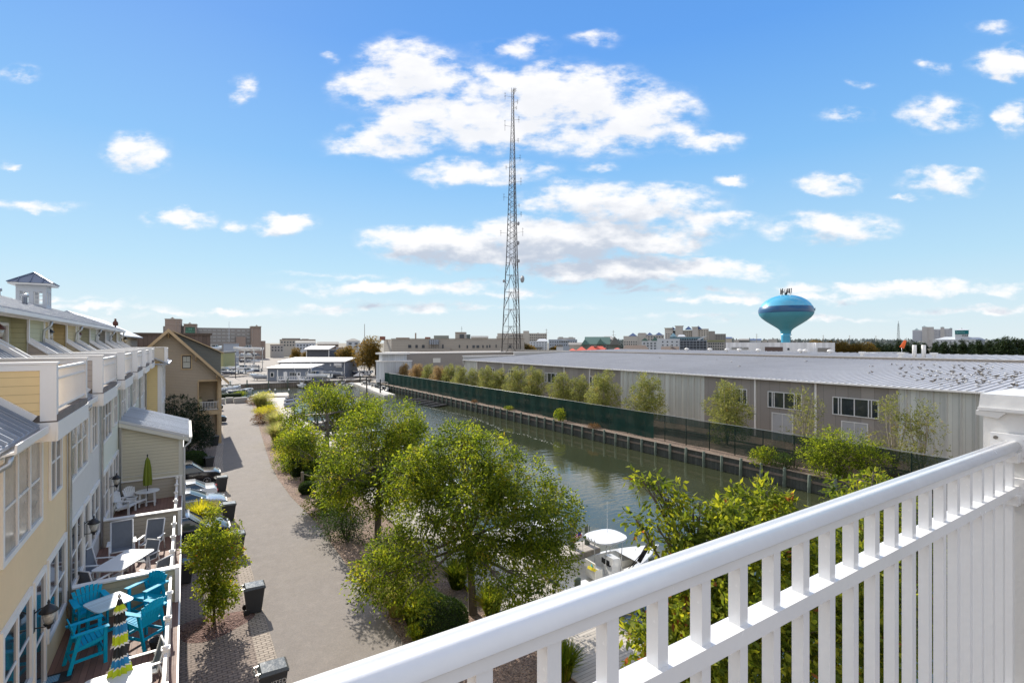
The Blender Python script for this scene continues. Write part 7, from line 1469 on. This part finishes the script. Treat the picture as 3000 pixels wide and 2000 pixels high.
# white penthouse behind the roof
g = FB('plain white penthouse block on the roofs below the water tower',2252,140,'penthouse','building'); g.box('wall',2122,2384,1003,PLW,8,zb=6); g.box('side_wall',2384,2435,1003.3,PLW,5,zb=6,d0=-1.2)
for k in range(3): g.box('louvre',2140+k*18,2156+k*18,1017,HW,.1,d0=-.12,py1=1024)
g.box('louvre',2241,2293,1016,fm('brown_louvre',(.13,.09,.08)),.1,d0=-.12,py1=1030); g.box('window',2306,2312,1019,DKW,.1,d0=-.12,py1=1025); g.box('louvre',2389,2423,1018,HG,.1,d0=-1.32,py1=1029)
g.box('pipe_frame',2223,2225,1016,WHITE,.1,d0=-.15,py1=1023); g.box('pipe_frame',2230,2232,1016,WHITE,.1,d0=-.15,py1=1023)
g = FB('long grey low box with dark side behind the roof before the pines',2600,150,'roof_shed','shed'); g.box('wall',2565,2660,1033,fm('dark_blue_grey',(.10,.11,.14)),5,zb=6); g.box('cap',2563,2662,1032.4,WH2,5.6,d0=-.3,py1=1034)
# right skyline
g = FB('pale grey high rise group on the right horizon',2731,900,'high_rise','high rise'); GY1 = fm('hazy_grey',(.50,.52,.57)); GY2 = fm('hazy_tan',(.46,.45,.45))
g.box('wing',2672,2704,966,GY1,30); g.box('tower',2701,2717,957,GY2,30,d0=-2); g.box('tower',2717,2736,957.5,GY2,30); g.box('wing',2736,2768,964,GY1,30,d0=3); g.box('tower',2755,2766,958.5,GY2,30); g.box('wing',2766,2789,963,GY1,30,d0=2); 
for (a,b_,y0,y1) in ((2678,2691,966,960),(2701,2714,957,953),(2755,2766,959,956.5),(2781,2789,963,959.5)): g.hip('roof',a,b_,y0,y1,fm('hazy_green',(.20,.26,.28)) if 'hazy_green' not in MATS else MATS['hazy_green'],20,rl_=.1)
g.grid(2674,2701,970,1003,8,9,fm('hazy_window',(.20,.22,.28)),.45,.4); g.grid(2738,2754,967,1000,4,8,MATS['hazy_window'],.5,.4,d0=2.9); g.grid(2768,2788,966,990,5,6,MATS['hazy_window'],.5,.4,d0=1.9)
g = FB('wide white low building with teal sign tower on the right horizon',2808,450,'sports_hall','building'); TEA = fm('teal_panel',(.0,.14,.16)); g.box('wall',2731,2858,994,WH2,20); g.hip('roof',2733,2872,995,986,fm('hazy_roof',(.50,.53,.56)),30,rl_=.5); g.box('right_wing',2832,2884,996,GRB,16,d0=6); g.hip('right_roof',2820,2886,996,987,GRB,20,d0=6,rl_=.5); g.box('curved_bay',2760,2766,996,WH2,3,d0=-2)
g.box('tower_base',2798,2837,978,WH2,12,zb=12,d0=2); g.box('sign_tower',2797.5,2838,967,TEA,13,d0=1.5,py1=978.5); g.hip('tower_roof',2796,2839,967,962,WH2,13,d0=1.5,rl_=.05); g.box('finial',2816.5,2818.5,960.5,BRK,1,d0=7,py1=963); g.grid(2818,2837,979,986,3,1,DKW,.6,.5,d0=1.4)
g.grid(2738,2856,997,1003,9,1,DKW,.4,.5)
LT = ('Sports', 2.4, .05, mat('teal_letters',(.25,.5,.5),.5), g.t); text_mesh(*LT, (g.X(2813),1.4,g.Z(974.5)), (R(90),0,0))
g = FB('thin lattice mast on the horizon above the pines',2632,420,'lattice_mast','mast')
q = MB(); 
for i in range(14):
    z0 = g.Z(1020)+(g.Z(948)-g.Z(1020))*i/14; z1 = g.Z(1020)+(g.Z(948)-g.Z(1020))*(i+1)/14; r0 = 1.3*(1-.7*i/14); r1 = 1.3*(1-.7*(i+1)/14)
    for (a,b_) in ((-1,1),(1,-1)): q.beam((a*r0,0,z0),(b_*r1,0,z1),.12,.12); q.beam((a*r0,0,z0),(a*r1,0,z1),.16,.16); q.beam((0,r0,z0),(0,r1,z1),.14,.14)
    q.beam((-r1,0,z1),(r1,0,z1),.1,.1)
q.tube([(0,0,g.Z(948)),(0,0,g.Z(940))],.12,5); q.build('mast', STEEL, g.t)
# left-middle skyline
for (a,b_,y,D,m,roof,yr,lb,nx) in ((820,925,995,430,BE,'f',0,'tan stepped apartment blocks right of the hotel',12),(866,925,1004,300,WH2,'g',998,'grey white gabled block below the tan apartments',6),(930,992,1008,330,TNR,'g',1001,'brown shingled roofs before the autumn trees',4),(1015,1054,999,262,WH2,'h',991,'small white house with a grey pyramid roof',2),(1050,1104,1006,300,BE,'f',0,'low tan block behind the autumn trees',5),(792,832,1010,380,TAN2,'f',0,'low brown block at the hotel foot',4),(655,700,1005,235,GRB,'f',0,'blue grey metal shed behind the boat rack',0),(985,1012,1018,280,GRB,'f',0,'bluish shed left of the small white house',3),(1380,1430,989,330,BE,'g',983.5,'low green topped roofs behind the beige block',0)):
    g = FB(lb,(a+b_)/2,D); g.box('wall',a,b_,y,m,12)
    if roof == 'g': g.gable('roof',a-1,b_+1,y,yr,GRR,12)
    elif roof == 'h': g.hip('roof',a-3,b_+3,y,yr,GRR,12,rl_=.15)
    else: g.box('parapet',a-.6,b_+.6,y-1.2,HB,12.8,d0=-.4,py1=y)
    if nx: g.grid(a+2,b_-2,y+3,y+20,nx,2,DKW,.5,.5)
    if a == 820: g.box('upper',826,880,990.5,HG,8,d0=4); g.box('upper',884,905,992,BE,8,d0=4)
g = FB('pale yellow green wall piece beside the tan house dormer',648,190,'shed','shed'); g.box('wall',640,654,1034,fm('yellow_green_wall',(.34,.34,.17)),8); g.box('roof',638,656,1030,GRR,9,d0=-.5,py1=1034)
g = FB('white tent canopy by the marina street',1049,165,'tent','tent'); g.hip('canopy',1037,1060,1101,1090,WHITE,4,rl_=.05)
for xx in (1038,1059): g.box('tent_leg',xx-.4,xx+.4,1101,GALV,.1)
# poles
def pole(px, D, ytop, label, r=.16, arms=0, m=None):
    t = thing('utility_pole', label, 'pole', cf(px,D), -TH); z = CH-(ytop-1003)*D/F; q = MB(); q.tube([(0,0,0),(0,0,z)],[r,r*.6],7); q.build('shaft', m or TIMB, t)
    for k in range(arms): q = MB(); q.beam((-1.1*(D/400),0,z-1-2.2*k),(1.1*(D/400)*(1 if k%2 else .2)+.8,0,z-1-2.2*k),.14,.14); q.build('crossarm', m or TIMB, t)
pole(1068,240,949,'plain tall pole left of the beige block building',.2,0); pole(690,160,1040,'thin dark pole rising before the boat rack',.12,0,STEEL); pole(671,330,942,'slim flagpole in front of the hotel',.15,0,GALV)
pole(1601,430,963,'utility pole at the end of the beige four storey block',.25,3); pole(1797,330,967,'utility pole before the green roofed building',.2,2); pole(2217,520,977,'utility pole on the skyline left of the water tower',.3,3); pole(2412,520,981,'first utility pole right of the water tower',.3,3); pole(2489,520,982,'second utility pole right of the water tower',.3,3); pole(2566,520,983,'third utility pole right of the water tower',.3,2)
# distant trees
def far_tree(seed, m, w, h, n=900, L=.7, con=False):
    r = random.Random(seed); lb = []
    if con:
        for k in range(9): u = k/8; rr_ = w*(1-.82*u)*r.uniform(.7,1.1); z = h*(.18+.8*u); lb += [(rr_*.5*math.cos(k*2.4),rr_*.5*math.sin(k*2.4),z,max(.35,rr_*.75),max(.35,rr_*.75),h*.075),(-rr_*.4*math.cos(k*2.4),-rr_*.4*math.sin(k*2.4),z-.4,max(.3,rr_*.6),max(.3,rr_*.6),h*.06)]
    else:
        for k in range(9): a = k*2.4; rr_ = w*.5*r.random(); lb.append((rr_*math.cos(a),rr_*math.sin(a),h*(.38+.5*r.random()),w*.5,w*.5,h*.2))
    q = MB(); limbs(q,(0,0),h*.45,w*.06,lb,seed,twigs=2); return q.mesh('trunk',BARK), crown_mesh('crown',lb,n,3,L,L*.45,m,seed,droop=.05,sprig=L,gap=-.4,freq=.9)
PV = [far_tree(201,LF_P,3.0,11,1100,.75,True),far_tree(202,LF_P,3.6,11,1100,.8,True),far_tree(203,LF_P,2.6,12,1000,.75,True)]
AV = [far_tree(211,LF_AU,4.2,9,3200,.42),far_tree(212,LF_AU,4.6,9.5,3200,.42)]
pr = random.Random(12); pxs = []
px = 2470; k = 0; ORD = ['first','second','third','fourth','fifth','sixth','seventh','eighth','ninth','tenth','eleventh','twelfth','thirteenth','fourteenth','fifteenth','sixteenth','seventeenth','eighteenth','nineteenth','twentieth']
for row,(D0,st,n_,lbr) in enumerate(((285,30,18,'front row pine'),(330,27,20,'back row pine'))):
    for i in range(n_):
        px = 2555+i*st*.88+pr.uniform(-6,6) if row==0 else 2440+i*st+pr.uniform(-7,7)
        D = D0+pr.uniform(-10,10); tp = 1008-(px-2450)*.008+pr.uniform(-4,4)-(9 if px > 2905 else 0); h_ = CH-(tp-1003)*D/F; v = PV[pr.randrange(3)]
        t = thing('pine_tree','%s dark %s on the right horizon counted from the left' % (ORD[i],lbr),'tree',cf(px,D),pr.random()*6,'dark pines on the right horizon'); s = h_/11.2; t.scale = (s*1.35,s*1.35,s); link('trunk',v[0],t); link('crown',v[1],t)
for (px,D,h_,v,lb) in ((1012,186,9.8,0,'rust tinged tree left of the pair by the marina street'),(1082,172,12.2,1,'taller rusty tree right of the pair by the marina street'),(1040,205,6.0,1,'small dark green tree between the two rusty ones'),(1100,176,9.0,0,'lower rusty tree touching the rounded white bay'),(1543,232,10.8,0,'yellowish tree at the end of the beige block'),(2395,235,11.6,1,'dark rounded tree beside the white penthouse'),(2432,240,11.8,0,'first autumn coloured tree right of the penthouse'),(2470,238,11.2,1,'second autumn coloured tree right of the penthouse'),(2510,236,11.0,0,'third autumn coloured tree right of the penthouse'),(2545,240,10.4,1,'fourth autumn coloured tree right of the penthouse'),(1625,330,9,0,'brown tree before the grey blue building'),(1675,300,6.5,1,'brown tree near the shed roofs'),(868,260,8,1,'tree among the low houses behind the tall slate block'),(900,250,7,0,'second tree among the low houses behind the slate block'),(935,262,6,1,'brown scrubby tree behind the right boat rack'),(965,250,6,0,'green scrubby tree behind the right boat rack')):
    t = thing('autumn_tree',lb,'tree',cf(px,D),rnd.random()*6); s = h_/9.3; t.scale = (s,)*3; link('trunk',AV[v][0],t); link('crown',AV[v][1],t)
# a far-off belt of woods and land on the horizon
rg = np.random.RandomState(77); n = 26000; aa = rg.uniform(.15,1.25,n); D = rg.uniform(900,1500,n); X = D*(ST+aa*CT); Y = D*(CT-aa*ST); P = np.stack([X,Y,rg.rand(n)**1.5*10.5],1)
k = (wave_noise(P*np.array([.02,.02,.3]),1,9) > -.3); P = P[k]; V = leaves(P,np.tile([0,0,1.],(len(P),1)),9,6,rg,droop=-.1)
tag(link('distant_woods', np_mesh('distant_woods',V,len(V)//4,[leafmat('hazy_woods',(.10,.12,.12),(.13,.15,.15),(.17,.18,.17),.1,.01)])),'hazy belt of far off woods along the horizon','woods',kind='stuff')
# garage level shade and hedges at the row's foot
print('objects', len(bpy.data.objects), 'faces', sum(len(m.polygons) for m in bpy.data.meshes))
